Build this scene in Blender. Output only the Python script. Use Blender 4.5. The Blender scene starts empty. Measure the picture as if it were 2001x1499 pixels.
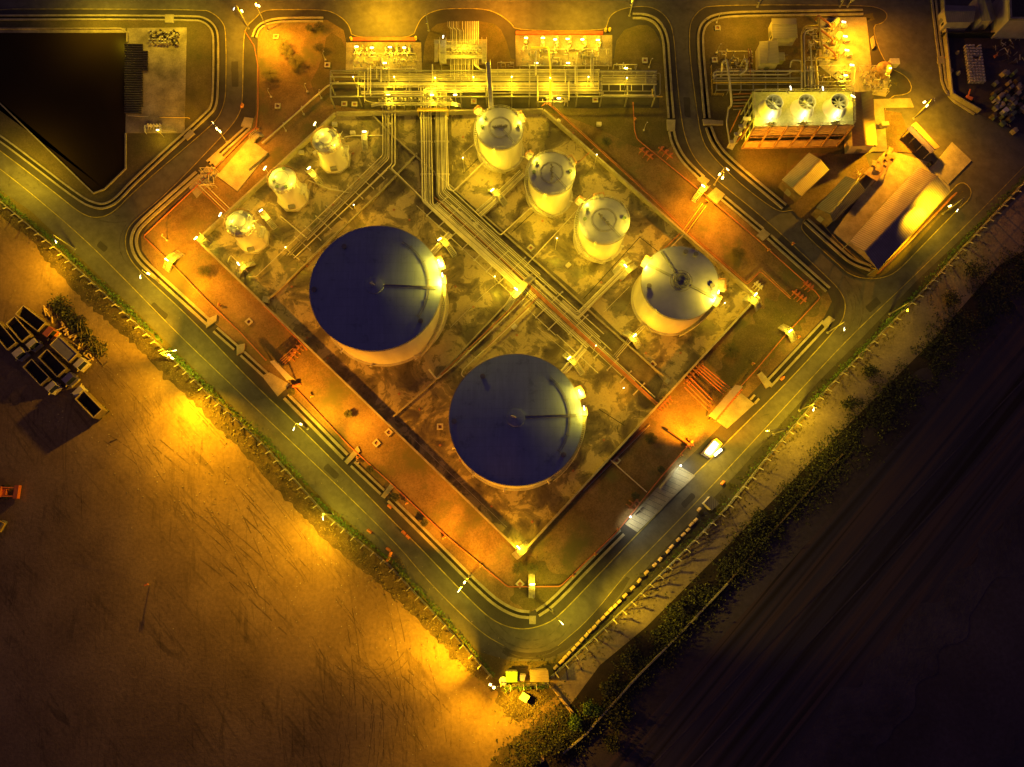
import bpy, bmesh, math, random
from mathutils import Vector, Matrix
random.seed(7)
R = math.radians
FOC, TILT, DH, CX, CY = 1334.0, R(12.5), 148.0, 1000.5, 749.5
scn = bpy.context.scene
COL = scn.collection

def P(u, v, z=0.0):
    """photo measurement (u, v) of a point at height z -> metres on the site"""
    a = (u - CX) / FOC; b = -(v - CY) / FOC
    dy = math.sin(TILT) + b * math.cos(TILT); dz = -math.cos(TILT) + b * math.sin(TILT)
    s = (DH - z) / -dz
    return Vector((a * s, dy * s, z))
def PP(pts, z=0.0): return [P(p[0], p[1], p[2] if len(p) > 2 else z) for p in pts]
def hgt(top, bot):
    g = P(*bot); lo, hi = 0, 40
    n = P(1000.5, 1045.2)
    for _ in range(40):
        m = (lo + hi) / 2; q = P(top[0], top[1], m)
        if (q - Vector((0, 0, m))).length > g.length: lo = m
        else: hi = m
    return lo

# ------------------------------------------------------------------ materials
MATS = {}
def nodes_of(name):
    m = bpy.data.materials.new(name); m.use_nodes = True
    nt = m.node_tree; b = nt.nodes['Principled BSDF']
    MATS[name] = m
    return m, nt, b
def ramp(nt, fac, stops, interp='LINEAR'):
    r = nt.nodes.new('ShaderNodeValToRGB'); r.color_ramp.interpolation = interp
    e = r.color_ramp.elements
    while len(e) < len(stops): e.new(0.5)
    for el, (p, c) in zip(e, stops):
        el.position = p; el.color = (c[0], c[1], c[2], 1) if isinstance(c, tuple) else (c, c, c, 1)
    nt.links.new(fac, r.inputs[0]); return r.outputs[0]
def noise(nt, scale, detail=4, rough=.55, stretch=None, rot=0, dist=0.0):
    g = nt.nodes.new('ShaderNodeNewGeometry'); v = g.outputs['Position']
    if stretch:
        mp = nt.nodes.new('ShaderNodeMapping'); mp.vector_type = 'TEXTURE'; mp.inputs['Scale'].default_value = tuple(1 / q for q in stretch)
        mp.inputs['Rotation'].default_value = (0, 0, rot)
        nt.links.new(v, mp.inputs[0]); v = mp.outputs[0]
    n = nt.nodes.new('ShaderNodeTexNoise'); n.inputs['Scale'].default_value = scale
    n.inputs['Detail'].default_value = detail; n.inputs['Roughness'].default_value = rough
    n.inputs['Distortion'].default_value = dist
    nt.links.new(v, n.inputs['Vector']); return n.outputs['Fac']
def mix(nt, a, b, fac, mode='MIX'):
    m = nt.nodes.new('ShaderNodeMix'); m.data_type = 'RGBA'; m.blend_type = mode
    for s, i in ((a, 6), (b, 7), (fac, 0)):
        if hasattr(s, 'links') or hasattr(s, 'is_linked'): nt.links.new(s, m.inputs[i])
        elif isinstance(s, tuple): m.inputs[i].default_value = (*s, 1)
        else: m.inputs[i].default_value = s
    return m.outputs[2]
def bump(nt, b, h, strength=.3, dist=.05):
    n = nt.nodes.new('ShaderNodeBump'); n.inputs['Strength'].default_value = strength; n.inputs['Distance'].default_value = dist
    nt.links.new(h, n.inputs['Height']); nt.links.new(n.outputs[0], b.inputs['Normal'])
def surf(name, c1, c2, scale=.6, detail=5, rough=.8, metal=0.0, fine=None, bmp=0.0, grain=.25):
    m, nt, b = nodes_of(name)
    col = ramp(nt, noise(nt, scale, detail), [(.32, c1), (.68, c2)])
    if fine:
        f = ramp(nt, noise(nt, fine, 3, .7), [(.3, 1 - grain), (.7, 1 + grain * .5)])
        col = mix(nt, col, f, 1.0, 'MULTIPLY')
    nt.links.new(col, b.inputs['Base Color'])
    b.inputs['Roughness'].default_value = rough; b.inputs['Metallic'].default_value = metal
    if bmp: bump(nt, b, noise(nt, fine or scale * 6, 3, .7), bmp, .06)
    return m
def emit(name, col, s):
    m, nt, b = nodes_of(name)
    b.inputs['Base Color'].default_value = (.8, .8, .8, 1)
    b.inputs['Emission Color'].default_value = (*col, 1); b.inputs['Emission Strength'].default_value = s
    m.cycles.emission_sampling = 'NONE'
    return m

def make_materials():
    # hard-worked dirt of the truck yard, with wheel tracks
    m, nt, b = nodes_of('yard_dirt')
    c = ramp(nt, noise(nt, .045, 6, .6), [(.3, (.17, .105, .045)), (.5, (.26, .165, .070)), (.72, (.36, .24, .105))])
    c = mix(nt, c, ramp(nt, noise(nt, 1.3, 6, .75), [(.3, .68), (.7, 1.2)]), 1.0, 'MULTIPLY')
    mk = lambda a: ramp(nt, noise(nt, .05 + a * .02, 3), [(.42, 0.0), (.62, a)])
    t1 = noise(nt, .5, 6, .65, (.10, 1.0, 1), R(-47), 1.6)
    c = mix(nt, c, ramp(nt, t1, [(.38, .5), (.47, 1.0)]), mk(.85), 'MULTIPLY')
    t2 = noise(nt, .6, 6, .65, (.12, 1.0, 1), R(-84), 1.8)
    c = mix(nt, c, ramp(nt, t2, [(.38, .5), (.46, 1.0)]), mk(.8), 'MULTIPLY')
    nt.links.new(c, b.inputs['Base Color']); b.inputs['Roughness'].default_value = .95
    bump(nt, b, noise(nt, 1.6, 5, .7), .5, .12)
    # asphalt
    m, nt, b = nodes_of('asphalt')
    c = ramp(nt, noise(nt, .08, 5, .6), [(.3, (.085, .076, .068)), (.7, (.125, .112, .10))])
    c = mix(nt, c, ramp(nt, noise(nt, .5, 5, .7), [(.3, .70), (.7, 1.2)]), 1.0, 'MULTIPLY')
    c = mix(nt, c, ramp(nt, noise(nt, .22, 8, .7, None, 0, 1.5), [(.33, .62), (.37, .95), (.5, 1.0)]), .8, 'MULTIPLY')
    c = mix(nt, c, ramp(nt, noise(nt, .7, 3, .6, (.12, 1.2, 1), R(-43), 1.0), [(.35, .88), (.5, 1.0)]), .7, 'MULTIPLY')
    nt.links.new(c, b.inputs['Base Color']); b.inputs['Roughness'].default_value = .75
    bump(nt, b, noise(nt, 9, 3, .7), .25, .02)
    surf('asphalt_dark', (.042, .036, .036), (.066, .056, .054), .3, 5, .85, 0, 6, .2)
    surf('line_paint', (.20, .16, .05), (.50, .40, .09), .7, 7, .7, 0, 6, .5)
    # gravel of the islands
    m, nt, b = nodes_of('gravel')
    c = ramp(nt, noise(nt, .07, 6, .65), [(.32, (.085, .052, .024)), (.5, (.19, .122, .058)), (.7, (.29, .19, .095))])
    c = mix(nt, c, ramp(nt, noise(nt, 3.2, 4, .8), [(.3, .55), (.7, 1.3)]), 1.0, 'MULTIPLY')
    g = ramp(nt, noise(nt, .11, 5, .6), [(.5, 0.0), (.66, 1.0)])
    c = mix(nt, c, (.11, .10, .04), g)
    nt.links.new(c, b.inputs['Base Color']); b.inputs['Roughness'].default_value = .95
    bump(nt, b, noise(nt, 4, 4, .8), .6, .08)
    m, nt, b = nodes_of('lawn')
    c = ramp(nt, noise(nt, .14, 6, .7), [(.3, (.075, .066, .024)), (.5, (.11, .085, .035)), (.7, (.155, .115, .055))])
    c = mix(nt, c, ramp(nt, noise(nt, 3.5, 4, .8), [(.3, .6), (.7, 1.3)]), 1.0, 'MULTIPLY')
    nt.links.new(c, b.inputs['Base Color']); b.inputs['Roughness'].default_value = .95
    bump(nt, b, noise(nt, 5, 4, .8), .6, .06)
    # stained concrete floor of the tank bunds
    m, nt, b = nodes_of('bund_concrete')
    c = ramp(nt, noise(nt, .05, 5, .6), [(.3, (.28, .22, .115)), (.7, (.48, .38, .215))])
    s1 = ramp(nt, noise(nt, .16, 7, .62, None, 0, .6), [(.39, .16), (.46, .36), (.50, .5), (.525, 1.0)])
    c = mix(nt, c, s1, .9, 'MULTIPLY')
    s2 = ramp(nt, noise(nt, .55, 6, .7, None, 0, 1.2), [(.38, .35), (.42, .8), (.5, 1.0), (.62, .9), (.64, 1.15)])
    c = mix(nt, c, s2, .8, 'MULTIPLY')
    c = mix(nt, c, ramp(nt, noise(nt, 3, 4, .7), [(.3, .85), (.7, 1.1)]), 1.0, 'MULTIPLY')
    nt.links.new(c, b.inputs['Base Color'])
    rr = ramp(nt, noise(nt, .16, 7, .62, None, 0, .6), [(.42, .35), (.53, .85)])
    nt.links.new(rr, b.inputs['Roughness'])
    bump(nt, b, noise(nt, 3, 3, .7), .15, .03)
    surf('concrete_oily_shade', (.075, .060, .035), (.17, .135, .08), .35, 8, .7, 0, 3, .3, .3)  # oily concrete, darkened to hold the shade between the pipes
    surf('concrete', (.25, .215, .155), (.40, .35, .255), .5, 6, .85, 0, 4, .2, .18)
    surf('concrete_pale', (.36, .32, .25), (.52, .47, .37), .4, 6, .8, 0, 3, .15, .15)
    surf('concrete_dirty', (.15, .12, .08), (.44, .36, .24), .22, 7, .85, 0, 3, .2, .3)
    surf('pit_dark', (.012, .010, .008), (.03, .025, .02), 2, 3, .9)
    m, nt, b = nodes_of('pond_water')
    nt.links.new(ramp(nt, noise(nt, .03, 3), [(.3, (.022, .014, .007)), (.7, (.034, .022, .012))]), b.inputs['Base Color'])
    b.inputs['Roughness'].default_value = .35; b.inputs['Specular IOR Level'].default_value = .02
    bump(nt, b, noise(nt, .6, 3), .05, .05)
    # tanks
    m, nt, b = nodes_of('tank_shell')
    c = ramp(nt, noise(nt, .5, 4, .6, (1, 1, .25)), [(.3, (.62, .56, .45)), (.7, (.76, .70, .58))])
    nt.links.new(c, b.inputs['Base Color']); b.inputs['Roughness'].default_value = .24
    m, nt, b = nodes_of('blue_roof')
    c = ramp(nt, noise(nt, .09, 4, .6), [(.3, (.28, .34, .48)), (.7, (.34, .40, .53))])
    c = mix(nt, c, ramp(nt, noise(nt, .9, 5, .7, (1.6, .12, 1)), [(.3, .88), (.7, 1.06)]), 1.0, 'MULTIPLY')
    c = mix(nt, c, ramp(nt, noise(nt, .35, 7, .7), [(.34, .72), (.42, .95), (.6, 1.0), (.72, 1.12)]), 1.0, 'MULTIPLY')
    br = nt.nodes.new('ShaderNodeTexBrick'); g2 = nt.nodes.new('ShaderNodeNewGeometry'); nt.links.new(g2.outputs['Position'], br.inputs['Vector'])
    for k_, v_ in (('Scale', .32), ('Mortar Size', .006), ('Brick Width', 2.2), ('Row Height', .62)): br.inputs[k_].default_value = v_
    br.inputs['Color1'].default_value = (1, 1, 1, 1); br.inputs['Color2'].default_value = (.93, .93, .93, 1); br.inputs['Mortar'].default_value = (.6, .6, .6, 1)
    c = mix(nt, c, br.outputs['Color'], .8, 'MULTIPLY')
    nt.links.new(c, b.inputs['Base Color']); b.inputs['Roughness'].default_value = .45
    m, nt, b = nodes_of('silver_roof')
    c = ramp(nt, noise(nt, .35, 5, .6), [(.3, (.46, .44, .42)), (.7, (.62, .58, .54))])
    nt.links.new(c, b.inputs['Base Color']); b.inputs['Roughness'].default_value = .34; b.inputs['Metallic'].default_value = .45
    m, nt, b = nodes_of('bright_dome')
    c = ramp(nt, noise(nt, .8, 4, .6), [(.3, (.62, .58, .50)), (.7, (.78, .74, .66))])
    nt.links.new(c, b.inputs['Base Color']); b.inputs['Roughness'].default_value = .32; b.inputs['Metallic'].default_value = .1
    surf('galvanised', (.46, .42, .35), (.64, .58, .48), 1.2, 4, .42, .3)
    surf('pipe_clad', (.42, .37, .30), (.60, .53, .43), .5, 4, .42, .25)
    surf('pipe_dark', (.19, .165, .14), (.30, .26, .22), .5, 4, .45, .2)
    surf('pipe_red', (.40, .12, .045), (.52, .17, .07), .8, 4, .45)
    surf('pipe_rust', (.26, .10, .045), (.38, .16, .07), .8, 5, .6)
    surf('steel_grey', (.22, .21, .19), (.33, .31, .28), 1.0, 4, .5, .3)
    surf('grating', (.30, .28, .20), (.44, .41, .30), 2.0, 3, .5, .3)
    surf('kerb_red', (.50, .07, .03), (.62, .12, .05), 1.0, 4, .6)
    surf('paint_yellow', (.55, .38, .05), (.70, .50, .08), 1.0, 3, .5)
    surf('pump_green', (.12, .16, .09), (.20, .24, .13), 2.0, 3, .45)
    surf('tower_deck', (.40, .42, .22), (.56, .56, .32), .5, 6, .6, 0, 3)
    surf('tower_stack', (.62, .60, .50), (.74, .72, .62), .8, 4, .4)
    surf('louvre', (.46, .34, .17), (.64, .48, .25), .8, 5, .6)
    surf('dark_gap', (.008, .007, .006), (.018, .015, .012), 2, 2, .9)
    surf('fan_blade', (.42, .42, .34), (.55, .55, .46), 2, 3, .4, .2)
    surf('barrier', (.52, .33, .14), (.66, .46, .24), 1.2, 4, .7)
    surf('barrier_orange', (.65, .20, .05), (.75, .28, .08), 1.2, 4, .6)
    surf('truck_cream', (.45, .40, .34), (.58, .52, .45), 1.2, 4, .35)
    surf('truck_blue', (.07, .06, .26), (.10, .09, .34), 1.2, 4, .3)
    surf('truck_red', (.38, .10, .05), (.5, .15, .07), 1.2, 4, .4)
    surf('truck_bin', (.16, .12, .08), (.26, .20, .13), .8, 5, .5, .2)
    surf('bin_inside', (.030, .024, .022), (.055, .045, .04), 1.5, 4, .85)
    surf('bin_rim', (.46, .36, .18), (.60, .48, .25), 1.5, 4, .45)
    surf('tarp_grey', (.15, .14, .15), (.21, .20, .21), .6, 4, .6)
    surf('rubber', (.012, .012, .012), (.03, .028, .026), 3, 3, .8)
    m, nt, b = nodes_of('glass_dark'); b.inputs['Base Color'].default_value = (.02, .025, .03, 1); b.inputs['Roughness'].default_value = .12
    surf('orange_paint', (.62, .14, .03), (.75, .22, .05), 1, 3, .4)
    surf('black_pipe', (.018, .014, .018), (.05, .038, .045), 1.5, 4, .3)
    surf('drum_steel', (.20, .18, .15), (.55, .50, .42), 1.2, 3, .35, .4)
    surf('white_plastic', (.38, .34, .42), (.52, .48, .56), 1.5, 3, .5)
    surf('crate_brown', (.10, .07, .05), (.2, .14, .09), .8, 4, .8)
    surf('bark', (.09, .06, .035), (.2, .14, .08), 3, 4, .9)
    surf('bamboo', (.42, .27, .11), (.62, .44, .22), 2.5, 4, .7)
    surf('rust_sheet', (.22, .11, .05), (.46, .30, .16), .9, 6, .8)
    surf('wall_cream', (.50, .42, .30), (.62, .54, .40), .6, 4, .8)
    surf('white_lid', (.66, .64, .70), (.76, .74, .78), 1.0, 3, .4)
    surf('sheet_violet', (.22, .18, .42), (.30, .26, .50), .6, 3, .5)
    for nm, ca, cb, rot, sc, met in (
        ('roof_brown', (.20, .10, .045), (.27, .15, .07), 90, 2.6, 0),
        ('roof_zinc', (.20, .17, .17), (.29, .25, .24), -46, 1.9, .2),
        ('roof_olive', (.28, .25, .12), (.38, .34, .17), -46, 2.4, .1),
        ('roof_orange', (.38, .24, .10), (.48, .32, .15), -46, 2.4, .1),
        ('roof_teal', (.075, .085, .075), (.105, .115, .10), -46, 2.4, .1),
        ('roof_blue', (.07, .055, .30), (.10, .08, .38), 45, 3, .1),
        ('roof_grey', (.17, .16, .15), (.24, .225, .21), 0, 2.2, .2),
        ('roof_yellow', (.44, .40, .16), (.54, .48, .22), 90, 2.4, .1),
        ('roof_green', (.12, .26, .06), (.18, .34, .09), 90, 3.2, .1),
        ('roof_timber', (.34, .26, .10), (.46, .36, .16), 90, 3.0, 0)):
        m, nt, b = nodes_of(nm)
        c = ramp(nt, noise(nt, .4, 5, .6), [(.3, ca), (.7, cb)])
        g = nt.nodes.new('ShaderNodeNewGeometry'); mp = nt.nodes.new('ShaderNodeMapping')
        mp.inputs['Rotation'].default_value = (0, 0, R(rot)); nt.links.new(g.outputs['Position'], mp.inputs[0])
        w = nt.nodes.new('ShaderNodeTexWave'); w.bands_direction = 'X'; w.inputs['Scale'].default_value = sc * .32
        w.inputs['Distortion'].default_value = .3
        nt.links.new(mp.outputs[0], w.inputs[0])
        c = mix(nt, c, ramp(nt, w.outputs['Fac'], [(.0, .72), (.5, 1.05)]), .7, 'MULTIPLY')
        nt.links.new(c, b.inputs['Base Color']); b.inputs['Roughness'].default_value = .45; b.inputs['Metallic'].default_value = met
        bump(nt, b, w.outputs['Fac'], .6, .08)
    for nm, a_, b_ in (('leaf_hedge', (.035, .085, .010), (.09, .17, .025)), ('leaf_bush', (.022, .028, .008), (.060, .060, .020)),
                       ('leaf_palm', (.028, .034, .010), (.085, .080, .028)), ('leaf_dry', (.12, .09, .03), (.2, .15, .05))):
        m, nt, b = nodes_of(nm)
        oi = nt.nodes.new('ShaderNodeNewGeometry')
        c = ramp(nt, oi.outputs['Random Per Island'], [(.0, a_), (1.0, b_)])
        c = mix(nt, c, ramp(nt, noise(nt, .35, 4, .6), [(.3, .6), (.7, 1.25)]), 1.0, 'MULTIPLY')
        nt.links.new(c, b.inputs['Base Color']); b.inputs['Roughness'].default_value = .6
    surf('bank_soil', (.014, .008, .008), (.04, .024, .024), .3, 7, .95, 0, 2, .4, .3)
    surf('dirt_path', (.20, .15, .11), (.32, .24, .17), .25, 7, .95, 0, 2, .3, .2)
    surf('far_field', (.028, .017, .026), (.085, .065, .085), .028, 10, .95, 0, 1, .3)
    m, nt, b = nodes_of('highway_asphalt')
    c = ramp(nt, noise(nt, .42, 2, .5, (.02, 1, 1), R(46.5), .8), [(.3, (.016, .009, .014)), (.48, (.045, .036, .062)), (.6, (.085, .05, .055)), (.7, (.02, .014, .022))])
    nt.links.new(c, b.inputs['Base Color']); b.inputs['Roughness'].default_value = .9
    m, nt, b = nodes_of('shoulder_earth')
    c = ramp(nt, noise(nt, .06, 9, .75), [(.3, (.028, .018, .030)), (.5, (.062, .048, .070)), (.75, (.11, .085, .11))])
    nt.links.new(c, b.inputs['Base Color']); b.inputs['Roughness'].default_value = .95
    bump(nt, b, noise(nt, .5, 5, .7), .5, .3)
    emit('lamp_white', (1, .93, .80), 6); emit('lamp_sodium', (1, .62, .16), 28); emit('tube_white', (1, .93, .85), 3)
    emit('lamp_hot', (1, .80, .45), 24); emit('canopy_lit', (.86, .86, 1.0), 1.5)
    surf('lamp_off', (.55, .50, .40), (.65, .6, .5), 2, 2, .4)
make_materials()
M = MATS

# ------------------------------------------------------------------ mesh kit
class MB:
    def __init__(s): s.v = []; s.f = []; s.m = []; s.mats = []
    def _mi(s, mat):
        if mat is None: return 0
        if mat not in s.mats: s.mats.append(mat)
        return s.mats.index(mat)
    def add(s, vs, fs, mat=None):
        o = len(s.v); s.v += [tuple(x) for x in vs]; k = s._mi(mat)
        for f in fs: s.f.append(tuple(i + o for i in f)); s.m.append(k)
        return s
    def box(s, c, d, rz=0, mat=None, tilt=None):
        x, y, z = d[0] / 2, d[1] / 2, d[2] / 2
        M3 = Matrix.Rotation(rz, 3, 'Z')
        if tilt: M3 = M3 @ Matrix.Rotation(tilt[1], 3, tilt[0])
        vs = [Vector(c) + M3 @ Vector((i * x, j * y, k * z)) for k in (-1, 1) for j in (-1, 1) for i in (-1, 1)]
        return s.add(vs, [(0, 2, 3, 1), (4, 5, 7, 6), (0, 1, 5, 4), (2, 6, 7, 3), (0, 4, 6, 2), (1, 3, 7, 5)], mat)
    def prism(s, poly, z0, z1, mat=None, bottom=False):
        n = len(poly)
        ar = sum(poly[i][0] * poly[(i + 1) % n][1] - poly[(i + 1) % n][0] * poly[i][1] for i in range(n))
        if ar < 0: poly = poly[::-1]
        vs = [(p[0], p[1], z0) for p in poly] + [(p[0], p[1], z1) for p in poly]
        fs = [(i, (i + 1) % n, n + (i + 1) % n, n + i) for i in range(n)] + [tuple(range(n, 2 * n))]
        if bottom: fs.append(tuple(range(n - 1, -1, -1)))
        return s.add(vs, fs, mat)
    def beam(s, a, b, w, h, mat=None):
        a, b = Vector(a), Vector(b); d = b - a; L = d.length
        if L < 1e-6: return s
        d.normalize(); up = Vector((0, 0, 1)) if abs(d.z) < .95 else Vector((1, 0, 0))
        x = d.cross(up).normalized() * (w / 2); y = x.cross(d).normalized() * (h / 2)
        vs = [a - x - y, a + x - y, a + x + y, a - x + y, b - x - y, b + x - y, b + x + y, b - x + y]
        return s.add(vs, [(0, 3, 2, 1), (4, 5, 6, 7), (0, 1, 5, 4), (1, 2, 6, 5), (2, 3, 7, 6), (3, 0, 4, 7)], mat)
    def tube(s, pts, r, n=8, mat=None, cap=True, radii=None):
        pts = [Vector(p) for p in pts]; vs = []; fs = []; k = len(pts)
        for i, p in enumerate(pts):
            if i == 0: d = pts[1] - p
            elif i == k - 1: d = p - pts[i - 1]
            else: d = (pts[i + 1] - p).normalized() + (p - pts[i - 1]).normalized()
            if d.length < 1e-6: d = Vector((0, 0, 1))
            d.normalize(); up = Vector((0, 0, 1)) if abs(d.z) < .9 else Vector((0, 1, 0))
            x = d.cross(up).normalized(); y = x.cross(d).normalized()
            rr = radii[i] if radii else r
            if 0 < i < k - 1:
                c = max(.6, (pts[i + 1] - p).normalized().dot(d))
                rx = rr / c
            else: rx = rr
            for j in range(n):
                a = 2 * math.pi * j / n
                vs.append(p + x * rx * math.cos(a) + y * rr * math.sin(a))
        for i in range(k - 1):
            for j in range(n):
                a = i * n + j; b2 = i * n + (j + 1) % n
                fs.append((a, b2, b2 + n, a + n))
        if cap: fs.append(tuple(range(n - 1, -1, -1))); fs.append(tuple(range((k - 1) * n, k * n)))
        return s.add(vs, fs, mat)
    def lathe(s, c, prof, n=48, mat=None, a0=0, a1=2 * math.pi):
        c = Vector(c); vs = []; fs = []; full = abs(a1 - a0 - 2 * math.pi) < 1e-6
        m = n if full else n + 1
        for r, z in prof:
            for j in range(m):
                a = a0 + (a1 - a0) * j / n
                vs.append((c.x + r * math.cos(a), c.y + r * math.sin(a), c.z + z))
        for i in range(len(prof) - 1):
            for j in range(n):
                j2 = (j + 1) % m
                fs.append((i * m + j, i * m + j2, (i + 1) * m + j2, (i + 1) * m + j))
        return s.add(vs, fs, mat)
    def cyl(s, c, r, h, n=16, mat=None):
        return s.lathe(c, [(r, 0), (r, h), (0.001, h)], n, mat)
    def build(s, name, mat=None, parent=None, smooth=False, loc=None):
        me = bpy.data.meshes.new(name)
        off = Vector(loc) if loc else Vector((0, 0, 0))
        if parent is not None and loc is None:
            q = parent
            while q is not None: off = off + q.location; q = q.parent
        rz = 0
        me.from_pydata([tuple(Vector(v) - off) for v in s.v], [], s.f)
        ml = s.mats if s.mats else [mat]
        for x in ml: me.materials.append(M[x] if isinstance(x, str) else x)
        if len(ml) > 1: me.polygons.foreach_set('material_index', s.m)
        me.update()
        o = bpy.data.objects.new(name, me); COL.objects.link(o)
        if parent is not None: o.parent = parent
        else: o.location = off
        if smooth:
            me.polygons.foreach_set('use_smooth', [True] * len(me.polygons))
            try: me.set_sharp_from_angle(angle=R(35))
            except Exception: pass
        return o

def tag(o, label=None, cat=None, group=None, kind=None):
    if label: o['label'] = label
    if cat: o['category'] = cat
    if group: o['group'] = group
    if kind: o['kind'] = kind
    return o
def thing(name, loc, label, cat, group=None, rz=0):
    o = bpy.data.objects.new(name, None); COL.objects.link(o); o.empty_display_size = .3
    o.location = Vector(loc); o.rotation_euler = (0, 0, rz)
    return tag(o, label, cat, group)
def copy_tree(o, parent=None):
    c = o.copy(); COL.objects.link(c); c.parent = parent
    for ch in list(o.children): copy_tree(ch, c)
    return c
def sheet(name, poly, z, mat, parent=None, smooth_poly=0, kind='structure', holes=None):
    pts = PP(poly)
    if smooth_poly: pts = chaikin(pts, smooth_poly, True)
    from mathutils.geometry import tessellate_polygon
    tri = tessellate_polygon([[Vector((p.x, p.y, 0)) for p in pts]])
    mb = MB(); fs = []
    for t in tri:
        a, b, c = [pts[i] for i in t]
        fs.append(t if (b - a).cross(c - a).z > 0 else t[::-1])
    mb.add([(p.x, p.y, z) for p in pts], fs)
    o = mb.build(name, mat)
    if kind: o['kind'] = kind
    return o
def chaikin(pts, it=2, closed=False):
    for _ in range(it):
        q = []; n = len(pts)
        if not closed: q.append(pts[0])
        for i in range(n if closed else n - 1):
            a, b = pts[i], pts[(i + 1) % n]
            q += [a * .75 + b * .25, a * .25 + b * .75]
        if not closed: q.append(pts[-1])
        pts = q
    return pts
def offset(pts, d, closed=False):
    """2-D parallel curve; positive = left of travel"""
    n = len(pts); out = []
    for i in range(n):
        if closed: a, b = pts[i - 1], pts[(i + 1) % n]
        else: a, b = pts[max(0, i - 1)], pts[min(n - 1, i + 1)]
        p = pts[i]
        d1 = (p - a); d2 = (b - p); d1.z = d2.z = 0
        if d1.length < 1e-6: d1 = d2
        if d2.length < 1e-6: d2 = d1
        n1 = Vector((-d1.y, d1.x, 0)).normalized(); n2 = Vector((-d2.y, d2.x, 0)).normalized()
        m = (n1 + n2)
        if m.length < 1e-3: m = n1
        m.normalize(); c = max(.5, m.dot(n1))
        q = p + m * (d / c); q.z = p.z; out.append(q)
    return out
def ribbon(mb, pts, w, z, closed=False, mat=None, h=None):
    """flat strip of width w along pts (2-D); with h it becomes a solid low wall whose top is at z"""
    L = offset(pts, w / 2, closed); Rr = offset(pts, -w / 2, closed); n = len(pts)
    vs = [(p.x, p.y, z) for p in L] + [(p.x, p.y, z) for p in Rr]; fs = []
    seg = n if closed else n - 1
    for i in range(seg): j = (i + 1) % n; fs.append((i, n + i, n + j, j))
    if h:
        vs += [(p.x, p.y, z - h) for p in L] + [(p.x, p.y, z - h) for p in Rr]
        for i in range(seg):
            j = (i + 1) % n
            fs.append((i, j, 2 * n + j, 2 * n + i)); fs.append((n + j, n + i, 3 * n + i, 3 * n + j))
        if not closed: fs += [(0, 2 * n, 3 * n, n), (n - 1, 2 * n - 1, 4 * n - 1, 3 * n - 1)]
    mb.add(vs, fs, mat)
def fillet(pts, r=.5, k=4):
    """round the corners of a 3-D pipe run"""
    out = [pts[0]]
    for i in range(1, len(pts) - 1):
        p = pts[i]; a = pts[i - 1] - p; b = pts[i + 1] - p
        t = min(r, a.length * .45, b.length * .45)
        q0 = p + a.normalized() * t; q1 = p + b.normalized() * t
        for j in range(k + 1):
            s = j / k; out.append(q0 * (1 - s) ** 2 + p * (2 * s * (1 - s)) + q1 * s ** 2)
    out.append(pts[-1]); return out
def light(kind, loc, energy, col, parent=None, size=.3, spot=150, aim=None, blend=.6):
    l = bpy.data.lights.new('lamp_glow', kind); l.energy = energy; l.color = col
    if kind == 'SPOT': l.spot_size = R(spot); l.spot_blend = blend; l.shadow_soft_size = size
    elif kind == 'POINT': l.shadow_soft_size = size
    elif kind == 'AREA': l.size = size
    o = bpy.data.objects.new('lamp_glow', l); COL.objects.link(o)
    if parent is not None: o.parent = parent; o.location = Vector(loc) - parent.location
    else: o.location = loc
    if aim is not None:
        d = (Vector(aim) - Vector(loc)); o.rotation_euler = d.to_track_quat('-Z', 'Y').to_euler()
    return o
SOD = (1.0, .35, .004); YEL = (1.0, .66, .012); GRN = (.95, .70, .02); AMB = (1.0, .50, .004)
COOL = (.95, .92, .55)
# ------------------------------------------------------------------ the setting
def gsheet(name, world_pts, z, mat):
    mb = MB(); mb.add([(x, y, z) for x, y in world_pts], [tuple(range(len(world_pts)))])
    return tag(mb.build(name, mat), kind='structure')
gsheet('ground', [(-420, -420), (420, -420), (420, 420), (-420, 420)], 0.0, 'yard_dirt')
# the whole asphalt area of the works, inside its fence
LEFT_FENCE = [(-260, 190), (-40, 358), (0, 392), (118, 492), (215, 583), (320, 682), (430, 790), (520, 872), (640, 1008), (760, 1102), (870, 1220), (962, 1322)]
RIGHT_FENCE = [(1076, 1322), (1120, 1282), (1240, 1170), (1330, 1082), (1420, 990), (1500, 890), (1600, 775), (1700, 672), (1800, 570), (1900, 462), (1985, 372), (2120, 230), (2300, 40)]
site = LEFT_FENCE + [(985, 1342), (1074, 1340)] + RIGHT_FENCE + [(2500, -300), (1000, -420), (-700, -300)]
sheet('road', site, .02, 'asphalt')
# verge between the road and the left and right fences
VL = [(-30, 352), (60, 412), (250, 592), (450, 790), (560, 902), (640, 985), (715, 1048), (800, 1135), (885, 1225), (940, 1275), (1000, 1292), (1075, 1292), (1110, 1272)]
sheet('verge', VL + [(1076, 1322), (1074, 1340), (985, 1342)] + LEFT_FENCE[::-1][:-1], .035, 'lawn')
VR = [(1122, 1272), (1225, 1150), (1330, 1040), (1440, 925), (1520, 835), (1600, 745), (1680, 665), (1790, 550), (1880, 465), (2030, 330), (2150, 215)]
VRo = [(1080, 1318), (1240, 1170), (1330, 1082), (1420, 990), (1500, 890), (1600, 775), (1700, 672), (1800, 570), (1900, 462), (1985, 372), (2150, 215)]
sheet('verge', VR + VRo[::-1], .035, 'asphalt_dark')
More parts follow.
